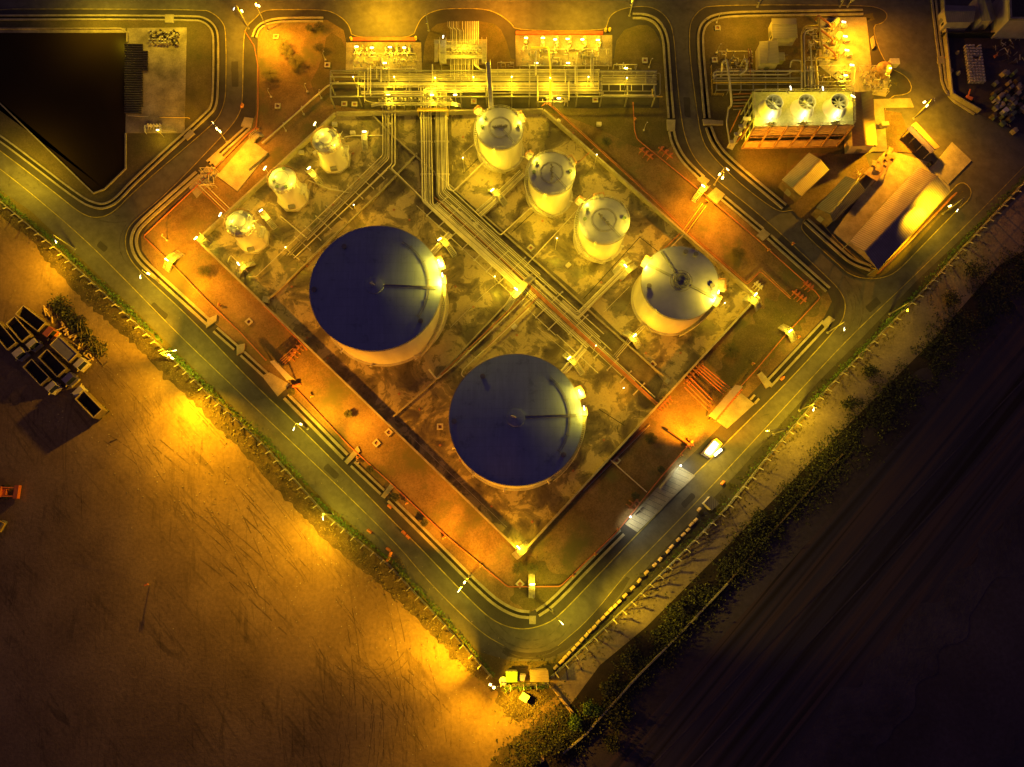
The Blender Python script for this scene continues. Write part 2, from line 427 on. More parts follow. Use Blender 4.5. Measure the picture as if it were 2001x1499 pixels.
# painted edge lines
def paint(pts, w=.16, closed=False, sm=2, z=.045):
    q = chaikin(PP(pts), sm, closed) if sm else PP(pts)
    mb = MB(); ribbon(mb, q, w, z, closed)
    return tag(mb.build('road_markings', 'line_paint'), kind='structure')
paint([(-90, 262), (0, 330), (60, 377), (162, 464), (250, 552), (350, 655), (450, 750), (500, 798), (640, 930), (775, 1062), (827, 1125), (887, 1187), (945, 1240), (985, 1262)])
paint([(1220, 1125), (1375, 967), (1500, 832), (1575, 750), (1662, 657), (1775, 550), (1855, 472), (1930, 398), (2001, 325), (2120, 205)])
paint([(1090, 1262), (1150, 1212), (1220, 1125)], .1)
sheet('road_wear', [(985, 1262), (1000, 1272), (1040, 1277), (1085, 1268), (1150, 1212), (1220, 1125), (1235, 1132), (1160, 1228), (1090, 1284), (1030, 1290), (980, 1280)], .03, 'asphalt_dark', None, 1)

# kerbed islands -------------------------------------------------------------
MAIN = [(500, 35), (508, 26), (521, 20), (550, 19), (632, 19), (655, 26), (675, 40), (685, 55), (689, 74), (805, 76), (815, 50), (825, 33), (850, 21), (875, 17), (945, 17), (975, 27), (1000, 46), (1008, 60),
        (1182, 60), (1185, 50), (1190, 34), (1202, 23), (1225, 15), (1262, 12), (1285, 19), (1303, 34), (1314, 55), (1319, 90), (1323, 150), (1330, 220), (1340, 275), (1362, 318), (1400, 352),
        (1500, 432), (1622, 547), (1640, 566), (1653, 590), (1650, 618), (1640, 637), (1537, 750), (1425, 860), (1385, 902), (1360, 925), (1300, 988), (1225, 1066), (1162, 1132), (1100, 1197), (1075, 1217), (1037, 1230), (1000, 1229), (962, 1213),
        (925, 1180), (872, 1125), (812, 1062), (775, 1027), (700, 950), (575, 825), (500, 756), (375, 625), (275, 533), (252, 505), (244, 478), (247, 452), (262, 431), (330, 375), (435, 265), (455, 243), (466, 225), (474, 205), (475, 80), (481, 52)]
POND = [(-200, 18), (395, 18), (418, 26), (435, 42), (443, 60), (443, 180), (438, 208), (428, 230), (410, 250), (262, 375), (225, 415), (195, 428), (162, 422), (107, 377), (0, 295), (-200, 150)]
EAST = [(1387, 10), (1690, 10), (1725, 18), (1736, 32), (1725, 47), (1702, 52), (1730, 130), (1775, 150), (1785, 185), (1725, 190), (1735, 290), (1690, 300), (1640, 340), (1600, 395), (1538, 416), (1514, 412), (1460, 372), (1424, 340), (1392, 307), (1370, 275), (1360, 212), (1347, 112), (1346, 62), (1350, 40), (1366, 20)]
SOUTH = [(1564, 438), (1567, 455), (1640, 520), (1655, 535), (1682, 545), (1712, 547), (1748, 537), (1787, 497), (1865, 417), (1905, 380), (1880, 350), (1850, 380), (1720, 528), (1690, 520), (1640, 475), (1600, 430), (1580, 420)]
def island(pts, mat, kerb_z=.14, name='verge'):
    q = chaikin(PP(pts), 2, True)
    mb = MB(); mb.prism([(p.x, p.y) for p in q], 0, kerb_z)
    tag(mb.build(name, mat), kind='structure')
    k = MB(); ribbon(k, offset(q, -.09 if area(q) < 0 else .09, True), .2, kerb_z + .02, True)
    tag(k.build('kerb', 'line_paint'), kind='structure')
    return q
def area(q): return sum(q[i].x * q[(i + 1) % len(q)].y - q[(i + 1) % len(q)].x * q[i].y for i in range(len(q))) / 2
QM = island(MAIN, 'asphalt_dark'); QP = island(POND, 'asphalt_dark'); QE = island(EAST, 'asphalt_dark'); QS = island(SOUTH, 'asphalt_dark')
def inner(q, d):
    return offset(q, d if area(q) > 0 else -d, True)
def inner_sheet(q, d, z, mat, name='ground_cover'):
    r = inner(q, d)
    from mathutils.geometry import tessellate_polygon
    tri = tessellate_polygon([[Vector((p.x, p.y, 0)) for p in r]])
    fs = []
    for t in tri:
        a, b, c = [r[i] for i in t]; fs.append(tuple(t) if (b - a).cross(c - a).z > 0 else tuple(t)[::-1])
    mb = MB(); mb.add([(p.x, p.y, z) for p in r], fs)
    return tag(mb.build(name, mat), kind='structure')
inner_sheet(QP, 2.9, .16, 'lawn', 'grass_ground')
sheet('gravel_ground', [(505, 60), (520, 48), (640, 40), (672, 60), (676, 80), (676, 140), (825, 140), (1005, 130), (1195, 130), (1260, 150), (1280, 170), (1303, 240), (1318, 290), (1345, 330), (1612, 560), (1625, 590),
     (1610, 620), (1400, 840), (1230, 1010), (1060, 1185), (1035, 1196), (1000, 1190), (960, 1165), (600, 800), (300, 520), (278, 490), (276, 462), (290, 440), (400, 345), (480, 262), (500, 225), (502, 150)], .155, 'gravel')
sheet('lawn_ground', [(640, 60), (676, 82), (676, 142), (825, 142), (832, 66), (862, 42), (960, 42), (985, 64), (1003, 132), (1197, 132), (1207, 64), (1258, 46), (1283, 62), (1298, 112), (1305, 240), (1316, 300), (1240, 290), (1190, 260), (1066, 212), (660, 215), (600, 175), (630, 120)], .17, 'lawn', None, 1)
inner_sheet(QE, 3.6, .16, 'lawn', 'grass_ground')
inner_sheet(QS, 2.2, .16, 'lawn', 'grass_ground')

# drainage channels round the islands (two concrete walls and a dark bed)
def channel(pts, label, d=0.0, wall=.42, gap=.75, top=.42, sm=2, walls=(1, 1)):
    q = chaikin(PP(pts), sm)
    t = thing('drainage_channel', q[0], label, 'drain channel', 'concrete drainage channels along the kerbs')
    b = MB(); ribbon(b, offset(q, d), gap + .1, .20); b.build('channel_bed', 'pit_dark', t)
    for sgn, wd in ((1, walls[0]), (-1, walls[1])):
        w = MB(); ribbon(w, offset(q, d + sgn * (gap / 2 + wall * wd / 2)), wall * wd, top, False, None, .35)
        w.build('channel_wall', 'concrete', t)
    return t
channel([(-150, 36), (380, 36), (404, 42), (420, 58), (423, 80), (422, 180), (419, 208), (410, 222), (262, 356), (230, 392), (208, 404), (190, 404), (160, 392), (60, 315), (0, 270), (-150, 170)], 'concrete drain channel looping round the dark pond')
channel([(632, 40), (560, 40), (525, 44), (505, 56), (498, 75)], 'short concrete drain channel at the corner by the palm shrubs', 0, .5, .5)
channel([(1236, 33), (1262, 33), (1285, 44), (1300, 72), (1303, 120), (1307, 180), (1311, 232)], 'concrete drain channel curving beside the eastern pump station', 0, .5, .7)
channel([(1312, 258), (1316, 280), (1335, 315), (1372, 350)], 'short curved drain channel above the bright stairs', 0, .5, .7)
channel([(1412, 388), (1488, 452)], 'drain channel between the two square slabs east of the tanks', 0, .5, .7)
channel([(1502, 464), (1617, 567)], 'drain channel running to the east corner of the diamond', 0, .5, .7)
channel([(486, 250), (440, 292), (408, 320)], 'drain channel beside the lit control slab', 0, .5, .6)
channel([(388, 340), (340, 382), (275, 440), (264, 458), (262, 480), (272, 505), (300, 532), (410, 632)], 'drain channel round the west corner of the diamond', 0, .62, .55)
channel([(422, 645), (462, 680)], 'short drain channel below the west palm', 0, .5, .6)
channel([(475, 692), (522, 735)], 'short drain channel ending at the valve canopy slab', 0, .5, .6)
channel([(560, 775), (676, 893)], 'drain channel in orange light along the southwest road', 0, .62, .6)
channel([(690, 907), (748, 962)], 'short drain channel between two slabs on the southwest side', 0, .5, .6)
channel([(762, 975), (860, 1072), (930, 1142), (972, 1180), (1010, 1199), (1034, 1201)], 'drain channel leading to the south corner', 0, .55, .6)
channel([(1050, 1198), (1078, 1180), (1150, 1105), (1215, 1040)], 'drain channel rising from the south corner', 0, .55, .6)
channel([(1612, 632), (1500, 752)], 'long pale drain channel beside the southeast road', 0, .5, .9)
channel([(1478, 776), (1470, 785)], 'stub of drain channel beside the orange loading pad', 0, .5, .7, sm=0)
channel([(1685, 25), (1500, 28), (1420, 30), (1385, 38), (1369, 58), (1368, 90), (1375, 170), (1381, 232)], 'drain channel round the cooling works', 0, .5, .7)
channel([(1384, 250), (1395, 280), (1420, 312), (1532, 405)], 'drain channel below the cooling tower', 0, .5, .8)
channel([(1574, 432), (1640, 492), (1665, 513), (1700, 525)], 'dark drain channel beside the warehouse', 0, .5, .7)
channel([(1822, -10), (1830, 60), (1838, 120), (1846, 185), (1905, 222)], 'drain channel along the wall of the storage yard', 0, .45, .5)
# cover slabs over the channels
def slab(pts, label, z=.48, mat='concrete'):
    q = PP(pts); mb = MB(); mb.prism([(p.x, p.y) for p in q], .1, z)
    o = mb.build('channel_cover', mat, None, False, (q[0].x, q[0].y, 0))
    return tag(o, label, 'cover slab', 'concrete slabs bridging the drain channels')
for pts, lb in (
    ([(324, 31), (341, 31), (341, 47), (324, 47)], 'square concrete slab over the drain north of the pond'),
    ([(360, 268), (374, 255), (382, 263), (367, 276)], 'tilted concrete slab over the drain southeast of the pond'),
    ([(479, 231), (496, 233), (492, 252), (472, 248)], 'concrete slab over the drain by the street lamp curve'),
    ([(427, 298), (442, 312), (424, 328), (408, 314)], 'pale slab over the drain beside the control pad'),
    ([(1302, 236), (1319, 236), (1318, 259), (1303, 256)], 'slab over the drain east of the pump stations'),
    ([(1372, 345), (1386, 354), (1376, 366), (1361, 352)], 'upper slab beside the brightly lit stairs'),
    ([(1398, 368), (1416, 382), (1398, 402), (1378, 386)], 'large lit slab east of the bright stairs'),
    ([(1490, 448), (1504, 459), (1490, 472), (1477, 462)], 'slab over the drain midway down the east side'),
    ([(407, 624), (426, 616), (424, 628), (404, 642)], 'slab over the drain below the west palm'),
    ([(464, 676), (480, 672), (478, 688), (464, 695)], 'slab between two short channels on the southwest side'),
    ([(674, 902), (700, 872), (705, 882), (679, 908)], 'tilted slab over the drain beside the red pipe'),
    ([(745, 970), (764, 945), (770, 952), (752, 975)], 'dim slab over the southwest drain'),
    ([(1034, 1203), (1047, 1203), (1047, 1219), (1034, 1219)], 'slab over the drain at the south corner'),
    ([(1372, 235), (1412, 238), (1412, 246), (1374, 246)], 'concrete footbridge slab west of the cooling tower'),
    ([(1830, 112), (1843, 112), (1844, 126), (1831, 126)], 'framed slab over the yard drain'),
    ([(1604, 632), (1618, 618), (1630, 626), (1612, 642)], 'end slab of the long pale channel'),
    ([(1478, 733), (1487, 727), (1508, 752), (1496, 760)], 'slab joining the pale channels')):
    slab(pts, lb)

# concrete pads and yards ------------------------------------------------------
def pad(name, pts, z0, z1, mat):
    q = PP(pts); mb = MB(); mb.prism([(p.x, p.y) for p in q], z0, z1)
    return tag(mb.build(name, mat), kind='structure')
pad('pavement', [(250, 56), (366, 55), (361, 261), (246, 261)], .1, .24, 'concrete_dirty')
pad('pavement', [(677, 84), (823, 84), (825, 142), (676, 142)], .1, .26, 'concrete_dirty')
pad('pavement', [(1007, 70), (1196, 70), (1196, 131), (1008, 131)], .1, .26, 'concrete_dirty')
pad('pavement', [(848, 78), (952, 78), (952, 128), (860, 128)], .1, .24, 'concrete_dirty')
pad('pavement', [(1656, 35), (1692, 35), (1702, 130), (1738, 152), (1730, 190), (1662, 180), (1600, 130), (1600, 38)], .1, .24, 'concrete')
pad('pavement', [(1370, 545 - 370), (1400, 175), (1400, 300), (1390, 290)], .1, .2, 'lawn')
pad('pavement', [(1706, 195), (1778, 193), (1785, 211), (1726, 212), (1733, 297), (1664, 298), (1664, 289), (1712, 288)], .1, .25, 'concrete')
pad('pavement', [(1745, 297), (1816, 318), (1850, 345), (1856, 375), (1716, 528), (1628, 455)], .02, .2, 'concrete')
pad('pavement', [(1859, 279), (1897, 315), (1851, 362), (1818, 330)], .02, .3, 'concrete')
pad('pavement', [(1398, 822), (1447, 768), (1474, 790), (1420, 838)], .1, .24, 'concrete')
pad('pavement', [(1221, 1024), (1323, 908), (1358, 930), (1245, 1040)], .1, .22, 'concrete')
pad('pavement', [(527, 728), (568, 752), (543, 775), (512, 735)], .1, .24, 'concrete')
pad('pavement', [(425, 345), (465, 375), (525, 300), (488, 272)], .1, .34, 'concrete')
pad('pavement', [(370, 368), (405, 325), (430, 340), (385, 388)], .1, .28, 'concrete')
sheet('dirt_ground', [(1724, 215), (1760, 222), (1790, 300), (1745, 297), (1733, 290)], .19, 'gravel')
sheet('ground_cover', [(1540, 300), (1690, 302), (1700, 330), (1640, 430), (1600, 440), (1560, 425), (1530, 390)], .175, 'gravel')
# paving joints of the lit bay
mb = MB()
for i in range(15):
    t = i / 14
    a = P(1228 + t * 92, 1022 - t * 108); b = P(1250 + t * 102, 1034 - t * 106)
    mb.beam((a.x, a.y, .223), (b.x, b.y, .223), .07, .008)
tag(mb.build('paving_joints', 'asphalt_dark'), kind='structure')
# pond
pq = PP([(-200, 66), (247, 66), (246, 330), (205, 370), (183, 378), (0, 206), (-200, 60)])
mb = MB(); mb.add([(p.x, p.y, .19) for p in PP([(-200, 66), (247, 66), (247, 330), (205, 370), (183, 378), (0, 204), (-200, 30)])], [tuple(range(6, -1, -1))])
o = tag(mb.build('water', 'pond_water'), kind='structure')
mb = MB(); ribbon(mb, PP([(-200, 58), (238, 58), (250, 66), (250, 84)]), .35, .5, False, None, .4)
tag(mb.build('pond_wall', 'concrete_dirty', None, False, tuple(P(100, 58))), 'low concrete wall along the north bank of the dark pond', 'wall')
mb = MB(); ribbon(mb, PP([(247, 262), (247, 331), (206, 371), (184, 379), (0, 202), (-150, 60)]), .3, .45, False, None, .4)
tag(mb.build('pond_wall', 'concrete', None, False, tuple(P(184, 379))), 'thin concrete wall edging the pond on its south and west', 'wall')
mb = MB(); ribbon(mb, PP([(-150, 61), (246, 61)]), 1.3, .24)
tag(mb.build('pond_bank', 'concrete_dirty'), kind='structure')

# tank bund floor and walls --------------------------------------------------------
BND = [(656, 221), (1062, 216), (1478, 582), (1019, 1081), (386, 471)]
sheet('bund_floor', BND, .19, 'bund_concrete')
def wall(name, pts, h, w, label, mat='concrete', cat='wall', group=None, base=.1):
    q = PP(pts, 0) if not isinstance(pts[0], Vector) else pts
    mb = MB(); ribbon(mb, q, w, h, False, None, h - base)
    c = q[len(q) // 2]
    return tag(mb.build(name, mat, None, False, (c.x, c.y, 0)), label, cat, group)
WH = 1.75
def tw(a, b, label): # walls measured along their tops
    return wall('bund_wall', [P(a[0], a[1], WH), P(b[0], b[1], WH)], WH, .42, label, group='concrete bund walls round the tank farm')
tw((657, 219), (1061, 213), 'north wall of the tank bund, under the crossing pipes')
tw((1063, 214), (1479, 579), 'northeast wall of the tank bund beside the twin red pipes')
tw((1478, 583), (1020, 1081), 'southeast wall of the tank bund below the medium tank')
tw((1017, 1079), (387, 471), 'long southwest wall of the tank bund beside the two big tanks')
tw((387, 466), (654, 220), 'northwest wall of the tank bund behind the three small tanks')
DH2 = .75
def dv(pts, label): return wall('divider_wall', [P(a, b, DH2) for a, b in pts], DH2, .3, label, group='low walls dividing the tank bund')
dv([(728, 224), (764, 262), (822, 312), (898, 378), (1057, 519), (1158, 612), (1300, 738)], 'low wall between the pipe corridor and the eastern tanks')
dv([(815, 299), (742, 375), (524, 585)], 'low wall between the small tanks and the western blue roof tank')
dv([(767, 815), (842, 750), (1000, 582)], 'low wall between the two blue roof tanks')
for pts, lb in (([(514, 578), (527, 580), (524, 592), (512, 590)], 'square end block of the wall by the western blue roof tank'), ([(1298, 745), (1303, 738), (1311, 744), (1305, 751)], 'square end block of the long inner wall')):
    q = [P(a, b, .9) for a, b in pts]; mb = MB(); mb.prism([(p.x, p.y) for p in q], .19, .95)
    tag(mb.build('wall_block', 'concrete', None, False, (q[0].x, q[0].y, 0)), lb, 'block')
sheet('pipe_shade_floor', [(812, 226), (882, 226), (884, 368), (1000, 462), (1130, 575), (1240, 680), (1296, 745), (1278, 792), (1180, 712), (1060, 612), (940, 500), (830, 420), (815, 300)], .205, 'concrete_oily_shade')  # dark floor sheets carry the shade under pipes and rack in their colour
sheet('pipe_shade_floor', [(742, 226), (778, 226), (778, 330), (700, 400), (600, 488), (560, 520), (545, 510), (620, 440), (742, 330)], .203, 'concrete_oily_shade')
sheet('pipe_shade_floor', [(648, 158), (1288, 158), (1288, 212), (700, 214), (648, 205)], .185, 'asphalt_dark')  # shade under the rack put into a dark ground sheet
# dark drain slots in the bund floor
for i, pts in enumerate(([(1137, 588), (1250, 464), (1285, 492)], [(1000, 455), (1070, 390), (1105, 412)], [(760, 330), (690, 395), (640, 450)], [(945, 300), (905, 340)], [(1170, 800), (1220, 832)])):
    mb = MB(); ribbon(mb, PP(pts), .16, .2); tag(mb.build('drain_slot', 'pit_dark'), kind='structure')

# the bank, the track and the highway beyond the right fence ------------------------------
sheet('dirt_path', [(1080, 1345), (1124, 1290), (1245, 1180), (1340, 1085), (1430, 990), (1515, 885), (1610, 778), (1710, 672), (1810, 570), (1910, 462), (2000, 372), (2140, 235), (2200, 320), (2080, 470), (1960, 540), (1840, 680), (1680, 840), (1520, 1000), (1390, 1130), (1270, 1240), (1150, 1330), (1125, 1375), (1100, 1385), (1078, 1350)], .012, 'dirt_path')
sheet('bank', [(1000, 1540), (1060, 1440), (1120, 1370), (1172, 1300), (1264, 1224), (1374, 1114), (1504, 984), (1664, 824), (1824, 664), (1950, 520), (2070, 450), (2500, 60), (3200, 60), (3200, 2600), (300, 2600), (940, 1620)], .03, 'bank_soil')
HW = [(2700, -200), (2001, 600), (1560, 1080), (1180, 1499), (700, 2050)]
HWb = [(960, 2150), (1490, 1560), (1640, 1400), (2001, 990), (2800, 100)]
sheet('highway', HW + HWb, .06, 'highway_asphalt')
for k, (a, b) in enumerate((((1270, 1499), (2001, 742)), ((1350, 1499), (2030, 780)))):
    mb = MB(); ribbon(mb, PP([(a[0] - 90, a[1] + 100), a, b]), .3, .09)
    tag(mb.build('highway_markings', 'shoulder_earth'), kind='structure')
TOPK = 7.0; TOPC = (1.0, .72, .035)
# ------------------------------------------------------------------ tanks
def ring(c, r, z, tr, n=48, a0=0, a1=360):
    k = max(4, int(n * (a1 - a0) / 360))
    return [Vector((c.x + r * math.cos(R(a0 + (a1 - a0) * i / k)), c.y + r * math.sin(R(a0 + (a1 - a0) * i / k)), z)) for i in range(k + 1)]
def railing(mb, pts, h=1.05, step=1.6, r=.035, mid=True):
    for q in ((h,) if not mid else (h, h * .5)):
        mb.tube([p + Vector((0, 0, q)) for p in pts], r, 5)
    for i in range(len(pts) - 1):
        a, b = pts[i], pts[i + 1]; L = (b - a).length; n = max(1, int(L / step))
        for j in range(n + 1): p = a.lerp(b, j / n); mb.beam(p, p + Vector((0, 0, h)), .05, .05)
def helix_stair(t, c, r, h, a0, a1, width=.75):
    n = int(h / .24); st = MB(); sr = MB(); rail = MB(); pts = []; pin = []
    for i in range(n):
        f = (i + .5) / n; a = R(a0 + (a1 - a0) * f); z = h * f
        rr = r + width / 2 + .1
        st.box((c.x + rr * math.cos(a), c.y + rr * math.sin(a), z), (width, .30, .05), a)
    for i in range(n + 1):
        f = i / n; a = R(a0 + (a1 - a0) * f); z = .1 + (h - .1) * f
        for rr, L in ((r + width + .15, pts), (r + .08, pin)): L.append(Vector((c.x + rr * math.cos(a), c.y + rr * math.sin(a), z)))
    for L in (pts, pin): sr.tube(L, .06, 5)
    rail.tube([p + Vector((0, 0, 1.0)) for p in pts], .04, 5); rail.tube([p + Vector((0, 0, .5)) for p in pts], .03, 5)
    for p in pts[::3]: rail.beam(p, p + Vector((0, 0, 1)), .05, .05)
    st.build('stair_treads', 'grating', t); sr.build('stringer', 'galvanised', t); rail.build('handrail', 'galvanised', t)
def platform(t, c, r, z, a, w=2.6, d=1.5, red=True, plate='grating'):
    ar = R(a); cx, cy = c.x + (r + d / 2 - .1) * math.cos(ar), c.y + (r + d / 2 - .1) * math.sin(ar)
    p = MB(); p.box((cx, cy, z), (d, w, .08), ar); p.build('platform', plate, t)
    k = MB(); loc = []
    for sx, sy in ((-1, -1), (1, -1), (1, 1), (-1, 1)):
        v = Vector((sx * d / 2, sy * w / 2, 0)); v.rotate(Matrix.Rotation(ar, 3, 'Z')); loc.append(Vector((cx, cy, z)) + v)
    railing(k, loc, 1.0, 1.0, .05); k.build('platform_rail', 'pipe_rust' if red else 'galvanised', t)
    return Vector((cx, cy, z))
def lampfix(t, p, L=1.1, rz=0, mat='tube_white', name='fluorescent_lamp', w=.22):
    m = MB(); m.box((p.x, p.y, p.z), (L, w, .12), rz, mat); return m.build(name, mat, t)
def manhole(t, c, r, a, z, R0=.45, mat='steel_grey'):
    m = MB(); q = (c.x + r * math.cos(R(a)), c.y + r * math.sin(R(a)), z)
    m.lathe(q, [(R0, -.2), (R0, .35), (R0 + .12, .35), (R0 + .12, .45), (0.01, .47)], 16); m.build('manhole', mat, t, True)

def tank(cp, rad, h, label, roof, lights, cone=.9, base=.35, shellmat='tank_shell'):
    c0 = P(cp[0], cp[1], h); c = Vector((c0.x, c0.y, 0)); t = thing('storage_tank', (c.x, c.y, .19), label, 'storage tank')
    s = MB(); s.lathe(c, [(rad, .3), (rad, h - .25), (rad + .07, h - .25), (rad + .07, h - .12), (rad, h - .12), (rad, h)], 96); s.build('shell', shellmat, t, True)
    bs = MB(); bs.lathe(c, [(rad + .55, .1), (rad + .5, base), (rad - .1, base + .02)], 96); bs.build('foundation_ring', 'concrete_pale', t, True)
    rf = MB(); rf.lathe(c, [(rad + .1, h - .06), (rad + .1, h), (rad * .7, h + cone * .33), (rad * .35, h + cone * .7), (.01, h + cone)], 96); rf.build('roof', roof, t, True)
    hoop = MB(); hoop.tube(ring(c, rad + .14, h - .55, .05, 72), .05, 5, None, False); hoop.tube(ring(c, rad + .2, h - .02, .05, 72), .05, 5, None, False); hoop.build('wind_girder', 'steel_grey', t)
    for (a, rr, z, e, col) in lights:
        z += (-.7 if rad > 12 else .8) if z > 6 else 0; rr += .7 if z > 6 else 0
        q = Vector((c.x + rr * math.cos(R(a)), c.y + rr * math.sin(R(a)), z))
        light('POINT', q, e * (TOPK if z > 6 else 3.0), TOPC if z > 6 else col, t, .3)
    return t, c
def roof_z(rad, h, cone, r): return h + cone * (1 - r / rad) * .95

def big_tank(cp, rad, h, label, plats, arcs, extra):
    t, c = tank(cp, rad, h, label, 'blue_roof', extra, 1.1)
    cone = 1.1
    hub = MB(); hub.lathe((c.x, c.y, h + cone * .8), [(1.85, -.1), (1.85, .35), (1.7, .38), (.01, .5)], 40); hub.build('roof_hub', 'blue_roof', t, True)
    v = MB(); v.tube(fillet([Vector((c.x - .9, c.y + .3, h + 1.2)), Vector((c.x - .9, c.y + .3, h + 1.8)), Vector((c.x - .05, c.y, h + 1.8)), Vector((c.x - .05, c.y, h + 1.5))], .3), .14, 8); v.build('goose_vent', 'galvanised', t, True)
    a = R(plats[0]); w = MB(); n = 40
    for sd in (-.28, .28):
        w.tube([Vector((c.x + f * math.cos(a) - sd * math.sin(a), c.y + f * math.sin(a) + sd * math.cos(a), roof_z(rad, h, cone, f) + .12)) for f in (1.9, rad * .5, rad - .6)], .05, 5)
    for i in range(n):
        f = 2 + (rad - 2.8) * i / n; w.box((c.x + f * math.cos(a), c.y + f * math.sin(a), roof_z(rad, h, cone, f) + .12), (.06, .56, .05), a)
    w.build('roof_walkway', 'steel_grey', t)
    g = MB()
    for rr in (rad * .80, rad * .83):
        g.tube([p + Vector((0, 0, .14)) for p in ring(c, rr, roof_z(rad, h, cone, rr), 0, 90, arcs[0], arcs[1])], .045, 5)
    for k in range(5):
        aa = R(arcs[0] + (arcs[1] - arcs[0]) * k / 4.5)
        g.beam((c.x + rad * .77 * math.cos(aa), c.y + rad * .77 * math.sin(aa), roof_z(rad, h, cone, rad * .8) + .2), (c.x + rad * .86 * math.cos(aa), c.y + rad * .86 * math.sin(aa), roof_z(rad, h, cone, rad * .83) + .2), .07, .07)
    g.build('cooling_pipe', 'pipe_dark', t, True)
    for rr, aa in ((.82, 128), (.93, 183), (.9, -38)): manhole(t, c, rad * rr, aa, roof_z(rad, h, cone, rad * rr) + .1, .42, 'pipe_dark')
    q = platform(t, c, rad, h, plats[1]); platform(t, c, rad, h - .8, plats[2], 1.6, 1.2)
    helix_stair(t, c, rad, h - .8, plats[2] - 62, plats[2] - 4)
    for pa, dz in ((plats[1], 1.5), (plats[2] + 2, 1.2)):
        lampfix(t, Vector((c.x + (rad + .5) * math.cos(R(pa)), c.y + (rad + .5) * math.sin(R(pa)), h + dz)), .9, R(pa + 90), 'lamp_white')
    for aa in (200, 230, -60, -100):
        nz = MB(); x, y = c.x + rad * math.cos(R(aa)), c.y + rad * math.sin(R(aa)); x2, y2 = c.x + (rad + .9) * math.cos(R(aa)), c.y + (rad + .9) * math.sin(R(aa))
        nz.tube([(x, y, .9), (x2, y2, .9)], .22, 10); nz.tube([(x2, y2, .9), (x2 + .1 * math.cos(R(aa)), y2 + .1 * math.sin(R(aa)), .9)], .34, 10)
        nz.build('nozzle', 'galvanised', t)
    return t, c
TA, cA = big_tank((734, 561), 13.8, 12, 'large storage tank with dark blue roof, west of the diagonal pipe corridor', (-1, 21, 7), (-36, 62), ((21, 14.0, 13.7, 600, YEL), (4, 13.3, 13.6, 560, YEL)))
TB, cB = big_tank((1008, 818), 13.55, 10, 'large storage tank with dark blue roof, nearest the south corner', (3, 22, 6), (-38, 50), ((21, 14.0, 11.7, 320, YEL), (4, 13.8, 11.6, 320, YEL)))
# medium tank
TE, cE = tank((1329, 552), 8.1, 11, 'medium storage tank with steel roof and open centre ring, east corner of the bund', 'silver_roof', ((148, 8.0, 12.5, 520, YEL), (-22, 8.0, 12.5, 620, YEL)), .9)
m = MB()
for rr, z in ((2.3, 12.0), (1.75, 12.1), (1.2, 12.3)): m.tube(ring(cE, rr, z, 0, 48), .07, 6, None, False)
for k in range(8): m.beam((cE.x + 1.75 * math.cos(k * .785), cE.y + 1.75 * math.sin(k * .785), 11.7), (cE.x + 1.75 * math.cos(k * .785), cE.y + 1.75 * math.sin(k * .785), 12.6), .08, .08)
m.build('centre_ring', 'pipe_dark', TE, True)
m = MB(); m.lathe((cE.x, cE.y, 11.9), [(1.6, -.2), (1.6, .25), (.01, .3)], 32); m.lathe((cE.x - .6, cE.y + .3, 12.1), [(.4, 0), (.4, .5), (.01, .55)], 12); m.lathe((cE.x + .5, cE.y - .3, 12.1), [(.3, 0), (.3, .4), (.01, .5)], 12); m.build('roof_hub', 'steel_grey', TE, True)
for a in (118, 149, -27):
    m = MB()
    for sd in (-.25, .25):
        ar = R(a); m.tube([Vector((cE.x + f * math.cos(ar) - sd * math.sin(ar), cE.y + f * math.sin(ar) + sd * math.cos(ar), roof_z(8.1, 11, .9, f) + .14)) for f in (2.3, 7.8)], .05, 5)
    m.beam((cE.x + 2.3 * math.cos(ar), cE.y + 2.3 * math.sin(ar), 11.8), (cE.x + 7.8 * math.cos(ar), cE.y + 7.8 * math.sin(ar), 11.22), .46, .03)
    m.build('roof_walkway', 'steel_grey', TE)
for rr, a in ((6.8, 188), (6.9, 78), (7.2, 60), (6.7, -8)): manhole(TE, cE, rr, a, 11.25, .4, 'pipe_dark')
platform(TE, cE, 8.1, 11, 148, 2.2, 1.1); platform(TE, cE, 8.1, 11, -5, 2.6, 1.4); platform(TE, cE, 8.1, 10.4, -28, 2.2, 1.2)
helix_stair(TE, cE, 8.1, 10.3, -78, -32)
lampfix(TE, Vector((cE.x + 8 * math.cos(R(-20)), cE.y + 8 * math.sin(R(-20)), 12.6)), .8, R(70), 'lamp_white')
